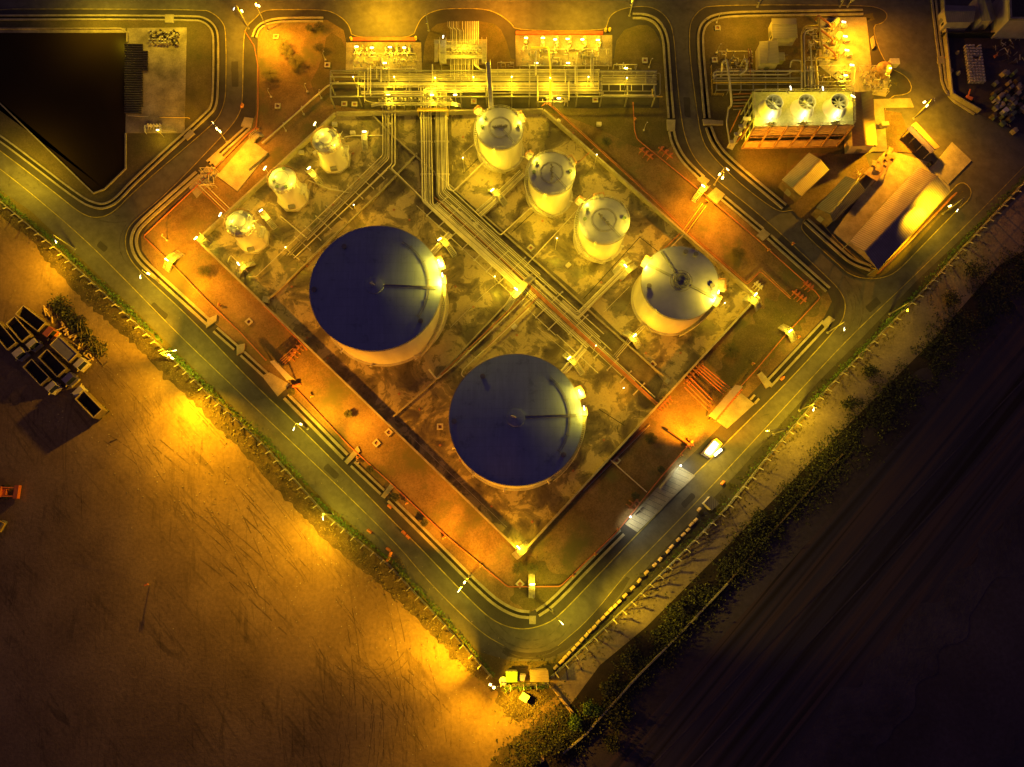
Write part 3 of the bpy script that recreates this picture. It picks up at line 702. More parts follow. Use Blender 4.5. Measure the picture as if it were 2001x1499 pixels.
# three cylindrical tanks
def mid_tank(cp, rad, h, label, a1, rots, lights, red=-160):
    t, c = tank(cp, rad, h, label, 'silver_roof', lights, .55)
    helix_stair(t, c, rad, h, -78, a1)
    m = MB(); k = ring(c, rad + .12, h + .02, 0, 40, 0, 360); railing(m, k, 1.0, 1.4, .035); m.build('roof_rail', 'galvanised', t)
    m = MB()
    for rr in (rad * .52, rad * .47): m.tube([p + Vector((0, 0, .12)) for p in ring(c, rr, roof_z(rad, h, .55, rr), 0, 40)], .035, 5, None, False)
    m.build('roof_ring', 'pipe_dark', t, True)
    m = MB(); rnd = random.Random(rots)
    for i in range(9):
        s = (i - 4) * .42; x = c.x + s * math.cos(R(rots)) + rnd.uniform(-.2, .2); y = c.y + s * math.sin(R(rots)) + rnd.uniform(-.2, .2)
        m.lathe((x, y, h + .5), [(.16, 0), (.16, .3), (.24, .3), (.24, .4), (.01, .42)], 8)
        if i % 2: m.beam((x - .35, y, h + .75), (x + .35, y + .1, h + .75), .07, .07)
    m.beam((c.x - 1.6 * math.cos(R(rots)), c.y - 1.6 * math.sin(R(rots)), h + .62), (c.x + 1.6 * math.cos(R(rots)), c.y + 1.6 * math.sin(R(rots)), h + .62), .12, .12)
    m.build('roof_valves', 'pipe_dark', t, True)
    m = MB()
    for sd in (-.2, .2):
        ar = R(-48); m.tube([Vector((c.x + f * math.cos(ar) - sd * math.sin(ar), c.y + f * math.sin(ar) + sd * math.cos(ar), roof_z(rad, h, .55, f) + .1)) for f in (.8, rad - .1)], .035, 5)
    m.build('roof_walkway', 'steel_grey', t)
    for rr, a in ((.8, 145), (.78, 178), (.82, 5)): manhole(t, c, rad * rr, a, h + .15, .3, 'pump_green')
    platform(t, c, rad + .9, h, a1 + 8, 1.5, 1.3); platform(t, c, rad, h, red, 2.2, .9)
    for a in (-60, -20, -140):
        m = MB(); x, y = c.x + rad * math.cos(R(a)), c.y + rad * math.sin(R(a)); m.tube([(x, y, .8), (c.x + (rad + .8) * math.cos(R(a)), c.y + (rad + .8) * math.sin(R(a)), .8)], .18, 8)
        m.build('nozzle', 'galvanised', t)
    return t, c
TF, cF = mid_tank((977, 251), 5.15, 9.6, 'storage tank joined to the pipe rack by a grating bridge, northernmost of three', -228, 6, ((140, 5.6, 11.0, 200, YEL), (175, 5.6, 11, 200, YEL), (30, 5.0, 11.0, 200, YEL), (-112, 8.2, 4.2, 330, YEL)), 28)
TC, cC = mid_tank((1078, 339), 5.05, 10.2, 'storage tank with valves across its steel roof, middle of the eastern three', -228, 88, ((128, 5.6, 11.8, 200, YEL), (10, 5.6, 11.8, 200, YEL), (-112, 8.0, 4.2, 330, YEL)), 32)
TD, cD = mid_tank((1180, 431), 5.4, 9.8, 'storage tank with a pale bare roof, nearest the medium tank', -228, -50, ((125, 6.0, 11.2, 300, YEL), (-12, 6.0, 11.2, 300, YEL), (205, 6.2, 11.2, 300, YEL), (-112, 8.4, 4.2, 330, YEL)), 100)
# bridge from the rack to the northern tank
t = thing('access_bridge', P(957, 170, 0), 'narrow grey grating bridge from the pipe rack to a tank roof', 'bridge')
a, b = P(954, 122, 7.5), P(960, 212, 9.6); d = (b - a)
m = MB(); m.beam(a, b, 1.0, .12); m.build('deck', 'galvanised', t)
m = MB()
for s in (-.5, .5):
    o = Vector((s, 0, 0)); m.tube([a + o + Vector((0, 0, 1)), b + o + Vector((0, 0, 1))], .05, 5); m.tube([a + o + Vector((0, 0, .1)), b + o + Vector((0, 0, .1))], .06, 5)
    for i in range(9): q = a.lerp(b, i / 8) + o; m.beam(q, q + Vector((0, 0, 1)), .05, .05)
m.build('handrail', 'galvanised', t)
m = MB()
for f in (.02, .5):
    q = a.lerp(b, f)
    for s in (-.45, .45): m.beam((q.x + s, q.y, .15), (q.x + s, q.y, q.z), .16, .16)
m.build('support_legs', 'steel_grey', t)

# three small process tanks on octagonal plinths
def small_tank(cp, label, mode, lamp_a):
    h = 8.0; rad = 3.25; c0 = P(cp[0], cp[1], h); c = Vector((c0.x, c0.y, 0))
    t = thing('process_tank', (c.x, c.y, .19), label, 'process tank')
    bs = MB(); bs.prism([(c.x + 3.95 * math.cos(R(22.5 + 45 * k)), c.y + 3.95 * math.sin(R(22.5 + 45 * k))) for k in range(8)], .15, .75); bs.build('plinth', 'concrete_pale', t)
    s = MB(); s.lathe(c, [(3.55, .75), (3.5, 1.1), (rad - .2, 2.2), (rad - .2, h - .3), (rad, h - .2), (rad, h)], 64); s.build('shell', 'tank_shell', t, True)
    rf = MB(); rf.lathe(c, [(rad, h), (rad * .93, h + .5), (rad * .75, h + .95), (rad * .5, h + 1.25), (.01, h + 1.4)], 64); rf.build('dome', 'bright_dome' if mode == 0 else 'silver_roof', t, True)
    m = MB(); railing(m, ring(c, rad + .05, h, 0, 28), 1.0, 1.2, .035); m.build('roof_rail', 'pipe_rust', t)
    m = MB(); m.tube(ring(c, rad * .5, h + 1.3, 0, 32), .04, 5, None, False)
    if mode:
        for rr in (.93, .72): m.tube(ring(c, rad * rr, h + (.62 if rr > .9 else 1.05), 0, 32), .04, 5, None, False)
        for k in range(18):
            a = R(k * 20); m.beam((c.x + rad * .5 * math.cos(a), c.y + rad * .5 * math.sin(a), h + 1.3), (c.x + rad * 1.0 * math.cos(a), c.y + rad * math.sin(a), h + .12), .06, .06)
    m.build('roof_ribs', 'steel_grey' if mode else 'pipe_dark', t)
    if mode:
        m = MB(); m.lathe((c.x + .1, c.y + .2, h + 1.2), [(1.45, 0), (1.4, .3), (1.0, .5), (.01, .62)], 28); m.build('inner_dome', 'bright_dome', t, True)
        rnd = random.Random(cp[0]); m = MB()
        for k in range(26):
            a = rnd.uniform(-1.9, 1.2); rr = rnd.uniform(.45, 1.15) * rad; z = h + rnd.uniform(.5, 1.6); L = rnd.uniform(.3, 1.1)
            x, y = c.x + rr * math.cos(a), c.y + rr * math.sin(a)
            m.tube([(x, y, z), (x + L * math.cos(a * 3), y + L * math.sin(a * 3), z + rnd.uniform(-.2, .4))], .07, 6)
            if k % 3 == 0: m.lathe((x, y, z - .3), [(.16, 0), (.16, .5), (.26, .5), (.01, .6)], 8)
        m.build('top_piping', 'pipe_clad', t)
    for rr, a in ((.55, 200), (.7, 250), (.75, -60), (.7, 80)): manhole(t, c, rad * rr, a, h + .9, .27, 'pump_green' if not mode else 'bright_dome')
    # hatch, ladder cage and side platform
    m = MB(); m.box((c.x + .4, c.y - rad - .2, 2.2), (1.5, .8, .9), R(14)); m.build('side_hatch', 'steel_grey', t)
    platform(t, c, rad - .1, 4.5, -8, 2.4, 1.2, False, 'galvanised')
    m = MB()
    for sx in (-.3, .3): m.tube([(c.x + rad + .5, c.y - 1.8 + sx, .8), (c.x + rad + .5, c.y - 1.8 + sx, h + 1)], .05, 5)
    for k in range(18): m.beam((c.x + rad + .5, c.y - 2.1, 1 + k * .42), (c.x + rad + .5, c.y - 1.5, 1 + k * .42), .04, .04)
    m.build('ladder', 'galvanised', t)
    q = Vector((c.x + (rad + .9) * math.cos(R(lamp_a)), c.y + (rad + .9) * math.sin(R(lamp_a)), h + 1.8))
    m = MB(); m.tube([(q.x, q.y, h - .5), q], .05, 5); m.build('lamp_bracket', 'galvanised', t)
    lampfix(t, q, 1.0, R(65 if mode else 60), 'tube_white'); light('POINT', (q.x + .4, q.y - .3, q.z + 1.2), 2300, TOPC, t, .25)
    light('POINT', (c.x + 3.6, c.y - 1.6, h + 2.6), 1300, TOPC, t, .25)
    return t, c
small_tank((638, 277), 'small domed tank with pipes on top, northernmost of three on octagonal plinths', 1, 125)
small_tank((553, 353), 'small tank with a smooth white dome on an octagonal plinth', 0, 150)
small_tank((470, 438), 'small domed tank with greenish piping, closest to the west corner', 1, 160)
# ------------------------------------------------------------------ pipe work
def pipe(name, pts, r, mat, label, cat='pipe', group=None, fil=.6, n=8, base=None):
    q = [p if isinstance(p, Vector) else P(*p) for p in pts]
    q = fillet(q, fil) if len(q) > 2 else q
    mb = MB(); mb.tube(q, r, n)
    return tag(mb.build(name, mat, None, True, (q[0].x, q[0].y, q[0].z)), label, cat, group)
def run(paths, offs, z, name, label, group, fil=.8):
    """parallel pipes: offs = [(offset metres, radius, material)]"""
    base = [P(a, b, z) for a, b in paths]
    for o, r, mt in offs:
        q = offset(base, o)
        pipe(name, q, r, mt, label, 'pipe', group, fil)
CL, DK, RD, RU, GV = 'pipe_clad', 'pipe_dark', 'pipe_red', 'pipe_rust', 'galvanised'
# --- the two bundles coming down from the rack
V1 = [(831, 205), (831, 250), (836, 388)]
LB = 'pipe in the western of two bundles running south from the rack'
for k, (x0, x1, r, mt) in enumerate(((822.5, 825.7, .2, CL), (827.5, 830.5, .2, CL), (832, 834.3, .11, CL), (834.8, 837.8, .11, DK), (837.4, 840.6, .11, CL), (841.5, 845.5, .16, CL))):
    e = 393 + k * 1.2
    pipe('process_pipe', [(x0, 170, 1.6), (x0 + .2, 212, 1.6), (x1, e, .9), (x1 + 1 + (1028 - 836), e + 178 - k * 2.0, .9)], r, mt, LB, 'pipe', 'pipes of the western bundle bending into the corridor')
# continuing corridor run on the south-west side
# --- eastern bundle turning into the corridor
ends = [(1126, 612), (1128, 609), (1123, 600), (1100, 585), (1290, 742), (1292, 745), (1170, 660), (1140, 640)]
LB2 = 'pipe in the eastern of two bundles curving into the diagonal corridor'
import itertools
cor = Vector((1, .885, 0)).normalized()
for k in range(9):
    x0 = 850 + k * 2.75; x1 = 854 + k * 2.65; y1 = 383 - k * 2.1
    L = (235, 300, 420, 230, 300, 420, 250, 100, 100)[k]
    dx = L * .745; dy = L * .667
    r = (.09, .12, .10, .09, .14, .10, .09, .15, .15)[k]
    pts = [(x0, 180, 1.6), (x0, 212, 1.6), (x1, y1, .9), (x1 + dx, y1 + dy, .9)]
    if k == 7: pts = [(x0, 180, 1.6), (x0 + .3, 212, 1.6), (x1 + .5, y1, .9), (886, 374, .9), (944, 318, .9)]
    if k == 8: pts = [(x0, 180, 1.6), (x0 + .3, 212, 1.6), (x1 + 1, y1 - 1, .9), (978, 460, .9), (1037, 406, .9)]
    pipe('process_pipe', pts, r, (DK, CL, CL, DK, CL, CL, CL, CL, CL)[k], LB2, 'pipe', 'pipes of the eastern bundle curving southeast')
# --- diagonal corridor
A0, A1 = (900, 428), (1150, 652)
def corr(s0, s1, off, r, mt, label, group, z=.85, tail=None):
    # axis of the corridor measured on the photograph
    ax0, ax1 = P(848, 386, z), P(1285, 790, z); d = ax1 - ax0; nrm = Vector((d.y, -d.x, 0)).normalized()
    a = ax0 + d * s0 - nrm * off; b = ax0 + d * s1 - nrm * off
    q = [a, b] + ([P(*t) for t in tail] if tail else [])
    pipe('corridor_pipe', q, r, mt, label, 'pipe', group)
G1 = 'parallel pipes of the diagonal corridor'
for off, r, mt, s0, s1 in ((1.9, .09, CL, .1, .78), (1.5, .11, CL, .06, .74), (1.15, .07, DK, .05, .82), (.75, .12, CL, .03, .98), (.4, .10, CL, .02, .9), (.15, .1, RU, .0, .7),
                           (-.35, .10, CL, .02, .55), (-.75, .10, CL, .02, .86), (-1.1, .16, CL, .02, .72), (-1.55, .14, GV, .03, .72), (-1.95, .10, CL, .03, .66), (-2.35, .09, DK, .03, .5)):
    corr(s0, s1, off, r, mt, 'straight pipe lying among others in the diagonal corridor between the tanks', G1)
for off in (.15, -.12, -.4):
    corr(.42, 1.0, off, .12, RD if off > 0 else RU, 'rust red pipe at the middle of the diagonal corridor', 'rust red pipes heading to the southeast wall', 1.1)
corr(-.02, .62, -4.3, .07, CL, 'single thin pipe on short posts beside the western blue roof tank', None, .9)
corr(.62, .80, -4.0, .09, CL, 'thin pipe beside the corridor near the southern blue roof tank', None, .9)
# sleepers under the corridor
for i in range(17):
    s = .03 + i * .056
    ax0, ax1 = P(848, 386, .4), P(1285, 790, .4); d = ax1 - ax0; nrm = Vector((d.y, -d.x, 0)).normalized(); c = ax0 + d * s
    w0, w1 = (2.6, -4.6) if i < 11 else (1.6, -2.2)
    if i in (6, 9, 11): w0 = 4.4
    mb = MB(); mb.beam(c - nrm * w0, c - nrm * w1, .22, .16); mb.beam(c - nrm * w0 - Vector((0, 0, .3)), c - nrm * (w0 - .3) - Vector((0, 0, .3)), .4, .4); mb.beam(c - nrm * w1 - Vector((0, 0, .3)), c - nrm * (w1 + .3) - Vector((0, 0, .3)), .4, .4)
    tag(mb.build('pipe_sleeper', 'pipe_clad', None, False, (c.x, c.y, .2)), 'steel cross beam carrying the pipes of the diagonal corridor', 'pipe support', 'cross beams under the diagonal corridor')
# cross beams of the two vertical bundles
for y in (230, 276, 340):
    for x0, x1 in ((820, 843), (848, 875)):
        a, b = P(x0 + (y - 220) * .02, y, .7), P(x1 + (y - 220) * .02, y, .7); mb = MB(); mb.beam(a, b, .25, .2)
        for q in (a, b): mb.beam((q.x, q.y, .2), q, .25, .25)
        tag(mb.build('pipe_sleeper', 'pipe_clad', None, False, (a.x, a.y, .2)), 'steel cross beam under the pipes running south from the rack', 'pipe support', 'cross beams under the south running bundles')
a, b = P(816, 215, 2.6), P(874, 215, 2.6); mb = MB(); mb.beam(a, b, .7, .12); mb.beam(a + Vector((0, .35, 0)), b + Vector((0, .35, 0)), .12, .5)
for q in (a, b): mb.beam((q.x, q.y, .2), q, .3, .3)
tag(mb.build('pipe_portal', 'paint_yellow', None, False, (a.x, a.y, .2)), 'yellow steel portal over the pipe bundles at the north wall', 'pipe support')
# --- western group: pipes at 746-776 px
WG = 'pipes bending southwest behind the small tanks'
for pts, r, mt, lb in (
    ([(748, 205, 1.2), (748, 303, 1.0), (500, 541, .8), (486, 541, .8)], .10, CL, 'thin pale pipe bending southwest past the three small tanks'),
    ([(753, 205, 1.2), (753, 306, 1.0), (560, 500, .8)], .14, DK, 'broad cable duct bending southwest, inner pipe of the pair'),
    ([(757, 205, 1.2), (757, 308, 1.0), (566, 500, .8)], .14, DK, 'broad cable duct bending southwest, outer pipe of the pair'),
    ([(760, 205, 1.2), (760, 310, 1.0), (600, 470, .8)], .10, CL, 'pipe running beside the broad duct towards the western tank'),
    ([(766, 195, 1.4), (766, 320, 1.0), (580, 500, .8)], .13, CL, 'pale pipe that bends southwest next to the low wall'),
    ([(772, 195, 1.4), (772, 322, 1.0), (764, 328, 1.0), (833, 396, .9), (870, 430, .9)], .17, CL, 'thick pipe bending southeast to join the corridor'),
    ([(756, 332, 1.0), (574, 505, .8)], .11, CL, 'lower pipe parallel to the low wall by the western tank'),
    ([(758, 326, 1.0), (828, 392, .9), (880, 440, .9)], .11, DK, 'dark pipe linking the western group to the corridor')):
    pipe('process_pipe', pts, r, mt, lb, 'pipe', WG)
for i in range(9):
    f = i / 8; x = 740 - f * 165; y = 340 + f * 160; a, b = P(x - 20, y - 18, .6), P(x + 10, y + 8, .6); mb = MB(); mb.beam(a, b, .16, .14)
    for q in (a, b): mb.beam((q.x, q.y, .2), q, .22, .22)
    tag(mb.build('pipe_sleeper', 'pipe_clad', None, False, (a.x, a.y, .2)), 'short cross beam under the pipes behind the small tanks', 'pipe support', 'cross beams behind the small tanks')
# --- branch bundles to the eastern tanks
def bundle(paths, n, gap, r, z, label, group, mats=(CL, CL, DK, GV)):
    base = [P(a, b, z) for a, b in paths]
    for i in range(n):
        q = offset(base, (i - (n - 1) / 2) * gap); pipe('branch_pipe', q, r * (1, .7, 1.2)[i % 3], mats[i % len(mats)], label, 'pipe', group)
bundle([(1022, 338), (968, 390), (936, 418), (985, 465)][:3], 7, .34, .12, .8, 'pipe in the short bundle between corridor and northern tank', 'bundle of pipes up to the northern tank')
bundle([(1216, 530), (1128, 618), (1096, 590)], 5, .30, .12, .85, 'pipe in the bundle rising northeast to the tank with the pale roof', 'bundle of pipes up to the pale roof tank')
bundle([(1216, 533), (1128, 622)], 3, .28, .12, .5, 'lower pipe below the bundle rising to the tank with the pale roof', 'lower pipes up to the pale roof tank')
bundle([(1202, 697), (1228, 667), (1258, 636)], 3, .4, .11, .9, 'short pipe from the corridor to the medium tank', 'short pipes at the medium tank')
bundle([(1100, 728), (1142, 680)], 4, .38, .17, .9, 'bright short pipe feeding the southern blue roof tank', 'short pipes at the southern tank')
bundle([(845, 494), (880, 456)], 4, .38, .17, .9, 'bright short pipe feeding the western blue roof tank', 'short pipes at the western tank')
for pts, r, mt, lb in (
    ([(1025, 522, .9), (1100, 441, .8), (1116, 424, .8)], .11, CL, 'lone pale pipe between the middle and pale roof tanks'),
    ([(1025, 583, .9), (895, 708, .8), (862, 735, .8)], .13, CL, 'pale pipe curling to the south side of the western tank'),
    ([(1022, 580, 1.2), (980, 620, 1.0), (862, 732, .9)], .12, RU, 'rust pipe running beside the pale one to the western tank'),
    ([(862, 735, .8), (853, 741, .8), (838, 722, .8)], .2, CL, 'hooked end of pipe at the foot of the western tank'),
    ([(1034, 602, 1.0), (962, 670, .9), (905, 722, .9), (901, 732, .9), (908, 738, .9)], .12, CL, 'pale pipe running to the northwest side of the southern tank'),
    ([(1055, 576, 1.2), (1020, 612, 1.0), (940, 690, .9)], .10, RU, 'thin rust pipe crossing below the footbridge'),
    ([(673, 268, .8), (690, 265, .8), (748, 265, .8)], .15, CL, 'short pipe from the northern small tank under the white steps'),
    ([(602, 352, .8), (640, 368, .8), (688, 378, .8)], .13, CL, 'pipe from the middle small tank to the western group'),
    ([(548, 422, .8), (600, 466, .8)], .13, CL, 'pipe from the western small tank to the ducts'),
    ([(445, 512, .8), (450, 498, .8), (485, 532, .8)], .10, CL, 'thin pipe at the foot of the western small tank'),
    ([(1250, 640, .9), (1262, 632, .9), (1275, 655, .9)], .1, DK, 'dark pipe stub at the foot of the medium tank')):
    pipe('process_pipe', pts, r, mt, lb, 'pipe', None)
# --- red twin pipes along the northeast wall and the red ring main
for k, off in enumerate((0, 4)):
    pts = [(1058 + off, 208 - off / 2, 1.0), (1066 + off, 200 - off / 3, 1.0), (1078 + off, 208, 1.0), (1258 + off, 372, 1.0), (1344 + off, 455, 1.0), (1460, 556 - off, 1.0), (1486 + off / 2, 530 - off, 1.0), (1545, 584 - off, 1.0)]
    pipe('fire_main', pts, .085, RU if k else RD, ('inner' if k == 0 else 'outer') + ' of the twin red pipes along the northeast wall', 'pipe', 'twin red pipes on the northeast side')
RM = 'red fire pipes round the diamond'
for pts, r, lb in (
    ([(478, 60, .6), (497, 90, .6), (504, 130, .6), (504, 215, .6), (500, 250, .6), (484, 262, .6)], .10, 'red fire pipe down the west side by the palm shrubs'),
    ([(484, 262, .6), (385, 363, .6), (280, 462, .6), (330, 510, .6), (405, 588, .6), (470, 650, .6), (520, 704, .6)], .13, 'bright red fire pipe turning at the west corner'),
    ([(575, 757, .6), (683, 872, .6), (770, 950, .6), (875, 1050, .6), (992, 1147, .6), (1095, 1146, .6), (1112, 1130, .6), (1205, 1040, .6), (1290, 935, .6), (1345, 870, .6)], .12, 'orange red fire pipe turning at the south corner'),
    ([(1385, 822, .6), (1478, 722, .6), (1530, 660, .6), (1603, 582, .6), (1592, 568, .6), (1480, 468, .6), (1375, 378, .6), (1316, 330, .6), (1245, 272, .6), (1240, 255, .6), (1237, 200, .6)], .11, 'red fire pipe along the east side up to the north'),
    ([(1260, 836, .6), (1010, 1088, .6)], .08, 'thin yellowed pipe hugging the southeast wall'),
    ([(516, 598, .7), (586, 668, .7), (600, 684, .7)], .12, 'rust pipe along the outside of the southwest wall')):
    pipe('fire_main', pts, r, RD, lb, 'pipe', RM)
for pts, r, mt, lb in (([(1192, 898, 1), (1264, 962, 1)], .12, CL, 'straight pale pipe crossing the dark lawn by the lit bay'),
                       ([(1306, 840, .8), (1352, 872, .8)], .3, RU, 'fat orange pipe lying on the dark lawn'),
                       ([(662, 160, .8), (640, 168, .8), (512, 280, .8)], .2, CL, 'thick pale pipe slanting from the rack to the control slab'),
                       ([(1500, 105, 1.0), (1540, 108, 1.0)], .12, DK, 'short dark pipe beside the yellow roofed shed')):
    pipe('process_pipe', pts, r, mt, lb)
# hydrants and red valve sets
def hydrant(u, v, label, s=1.0):
    c = P(u, v, .15); t = thing('fire_hydrant', c, label, 'hydrant', 'red hydrants along the fire pipes')
    m = MB(); m.lathe(c, [(.2 * s, 0), (.2 * s, .75), (.26 * s, .78), (.22 * s, .95), (.02, 1.05)], 12); m.build('barrel', 'pipe_red', t, True)
    m = MB()
    for a in (0, 2.1, 4.2): m.tube([c + Vector((0, 0, .6)), c + Vector((.45 * s * math.cos(a), .45 * s * math.sin(a), .6))], .09, 6)
    m.build('outlets', 'paint_yellow', t)
for i, (u, v) in enumerate(((505, 255), (335, 512), (430, 597), (700, 895), (795, 983), (868, 1050), (1163, 1083), (1207, 1035), (1330, 890), (1470, 712), (1560, 660), (1548, 478), (1500, 490), (1380, 395), (1240, 235), (610, 775), (575, 690), (940, 1105), (1120, 1125))):
    hydrant(u, v, 'red hydrant on the fire pipe round the tank farm')
def valve_set(u, v, n, ang, label, step=.9, mt='pipe_red', z=.3):
    c = P(u, v, z); t = thing('valve_set', c, label, 'valves'); a = R(ang)
    for i in range(n):
        q = c + Vector((math.cos(a), math.sin(a), 0)) * (i - (n - 1) / 2) * step; pr = Vector((-math.sin(a), math.cos(a), 0))
        m = MB(); m.tube([q - pr * 1.1, q - pr * .9 + Vector((0, 0, .5)), q + pr * .9 + Vector((0, 0, .5)), q + pr * 1.1], .12, 7); m.build('bypass', mt, t)
        m = MB(); m.lathe(q + Vector((0, 0, .45)), [(.22, 0), (.22, .35), (.08, .4), (.08, .8), (.3, .82), (.3, .88), (.02, .9)], 10); m.build('valve', mt, t, True)
    m = MB(); m.beam(c - Vector((math.cos(a), math.sin(a), 0)) * n * step * .55 + Vector((0, 0, .35)), c + Vector((math.cos(a), math.sin(a), 0)) * n * step * .55 + Vector((0, 0, .35)), .26, .26); m.build('header', mt, t)
    return t
valve_set(577, 690, 4, 55, 'rust red valve set outside the southwest wall', 1.0, 'pipe_rust')
valve_set(1262, 302, 3, -42, 'orange valve set on the lawn near the northeast wall', 1.3)
valve_set(1300, 300, 3, -42, 'orange valve set on the slab west of the curved drain', 1.3)
valve_set(1560, 580, 4, -42, 'red valve set near the east corner')
valve_set(1578, 560, 3, -42, 'red valve cluster at the end of the long drain', .8)
valve_set(1355, 730, 6, 45, 'orange valve cluster on the southeast wall above the pipe ladders', 1.0, 'pipe_rust')
valve_set(1297, 788, 5, 45, 'orange valve cluster where the corridor meets the southeast wall', .8, 'pipe_rust')
valve_set(1346, 868, 2, 40, 'orange valve pair on the fire pipe by the bright booth', 1.0)
valve_set(1237, 985, 3, 48, 'dark red valve set beside the lit bay', 1.0, 'pipe_rust')
valve_set(1480, 560, 3, -42, 'pale valve group beside the steps at the east corner', .7, CL)
# pipe ladders from the southeast wall to the canopy
for k in range(4):
    pipe('deluge_pipe', [(1338 + k * 4.2, 757 - k * 6, 1.6), (1385 + k * 4, 803 - k * 5.6, 1.6)], .12, RD, 'orange pipe of the lower ladder reaching the valve canopy', 'pipe', 'lower row of four orange pipes')
    pipe('deluge_pipe', [(1363 + k * 2.9, 725 - k * 4, 1.6), (1414 + k * 4, 771 - k * 4.6, 1.6)], .12, RD, 'orange pipe of the upper ladder reaching the valve canopy', 'pipe', 'upper row of four orange pipes')
    pipe('deluge_pipe', [(545 + k * 3, 705 + k * 3, 1.4), (573 + k * 2, 680 + k * 3, 1.4)], .07, RU, 'rust pipe from the southwest canopy to the bund wall', 'pipe', 'rust pipes behind the southwest canopy')
    pipe('deluge_pipe', [(1370 + k * 3.2, 395 + k * 2.6, 1.4), (1332 + k * 3.2, 448 + k * 2.6, 1.4)][::1], .085, 'paint_yellow' if k % 2 else RU, 'yellow lit pipe from the east slab to the bund wall', 'pipe', 'four lit pipes from the east slab to the bund')
    pipe('deluge_pipe', [(380 + k * 3.0, 360 - k * 3.4, 1.4), (440 + k * 3.2, 418 - k * 3.2, 1.4)], .09, CL if k % 2 else RU, 'yellow lit pipe from the control slab to the western small tank', 'pipe', 'four lit pipes to the western small tank')
pipe('process_pipe', [(1330, 455, 1.4), (1292, 492, 1.2)], .12, RU, 'rust pipe from the bund wall to the medium tank')
pipe('process_pipe', [(1336, 458, 1.4), (1297, 497, 1.2)], .12, CL, 'pale pipe from the bund wall to the medium tank')
pipe('process_pipe', [(1160, 290, 1.4), (1130, 318, 1.2)], .1, RU, 'rust pipe from the bund wall to the middle tank')
# canopies over valve stations
def canopy(c4, h, label, mat='concrete_pale'):
    q = [P(a, b, h) for a, b in c4]; ctr = sum(q, Vector()) / 4
    t = thing('valve_canopy', (ctr.x, ctr.y, .2), label, 'canopy')
    m = MB(); m.prism([(p.x, p.y) for p in q], h - .18, h, None, True); m.build('canopy_roof', mat, t)
    m = MB()
    for p in q: e = p.lerp(ctr, .08); m.beam((e.x, e.y, .1), (e.x, e.y, h - .15), .2, .2)
    m.build('posts', 'steel_grey', t)
    m = MB(); L = (q[1] - q[0]); 
    for i in range(14):
        e = q[0].lerp(q[1], (i + .5) / 14).lerp(q[3].lerp(q[2], (i + .5) / 14), 1.25); m.lathe((e.x, e.y, .25), [(.16, 0), (.16, .8), (.3, .85), (.3, .95), (.02, 1)], 8)
    m.build('valves', 'pipe_red', t)
canopy([(1385, 812), (1437, 752), (1452, 755), (1398, 820)], 3, 'long narrow concrete canopy over valves on the orange lit pad')
canopy([(527, 706), (536, 704), (573, 740), (560, 743)], 2.6, 'narrow concrete canopy over valves by the southwest road')
# ------------------------------------------------------------------ main pipe rack along the north
ZR = 4.6
RG = 'long pipes on the northern rack'
def hp(y, x0, x1, r, mt, label, z=ZR, kink=None):
    pts = [(x0, y, z)] + (kink or []) + [(x1, y + (kink[-1][1] - y if kink else 0), z)]
    pipe('rack_pipe', pts, r, mt, label, 'pipe', RG, .4)
LM = 'pipe lying lengthwise on the north pipe rack among its neighbours'
for y, x0, x1, r, mt in ((143, 645, 1180, .10, DK), (147.5, 700, 1262, .13, DK), (151, 645, 1282, .10, DK), (154.5, 705, 1180, .16, DK), (158, 740, 1282, .12, DK), (161.5, 645, 1176, .07, CL),
                         (165, 700, 1283, .12, CL), (168.5, 704, 1174, .08, DK), (172, 950, 1170, .12, CL), (175.5, 950, 1175, .14, CL), (179, 1000, 1180, .12, DK), (182, 960, 1180, .1, CL),
                         (136.5, 955, 1172, .16, CL), (140.5, 955, 1283, .12, GV), (144.5, 1176, 1283, .14, DK), (145.2, 700, 1170, .05, CL), (149.2, 645, 1170, .06, GV), (152.8, 705, 1176, .06, CL), (156.4, 740, 1176, .06, CL), (163.2, 645, 1176, .06, GV), (166.8, 704, 1174, .06, CL), (170.2, 704, 1174, .07, CL), (177.3, 952, 1176, .06, GV), (151.5, 1178, 1283, .07, CL), (158.6, 1178, 1283, .08, GV), (154.5, 1178, 1284, .2, DK), (147.8, 1176, 1283, .1, CL), (161.8, 1178, 1283, .16, DK)):
    hp(y, x0, x1, r, mt, LM)
for y, x1, r in ((179, 706, .16), (183, 706, .2), (186.5, 750, .12)):
    pipe('rack_pipe', [(x1, y, ZR), (826, y, ZR), (832, y - 6, ZR), (948, y - 7, ZR)], r, CL, 'pale pipe with a small jog, lit from below at the south edge of the rack', 'pipe', 'jogged pipes at the south edge of the rack', .3)
# pipes of the southern deck 1176..1280
for y, mt in ((178, DK), (186, GV)): hp(y, 1178, 1278, .12, mt, 'edge pipe of the eastern open deck of the rack')
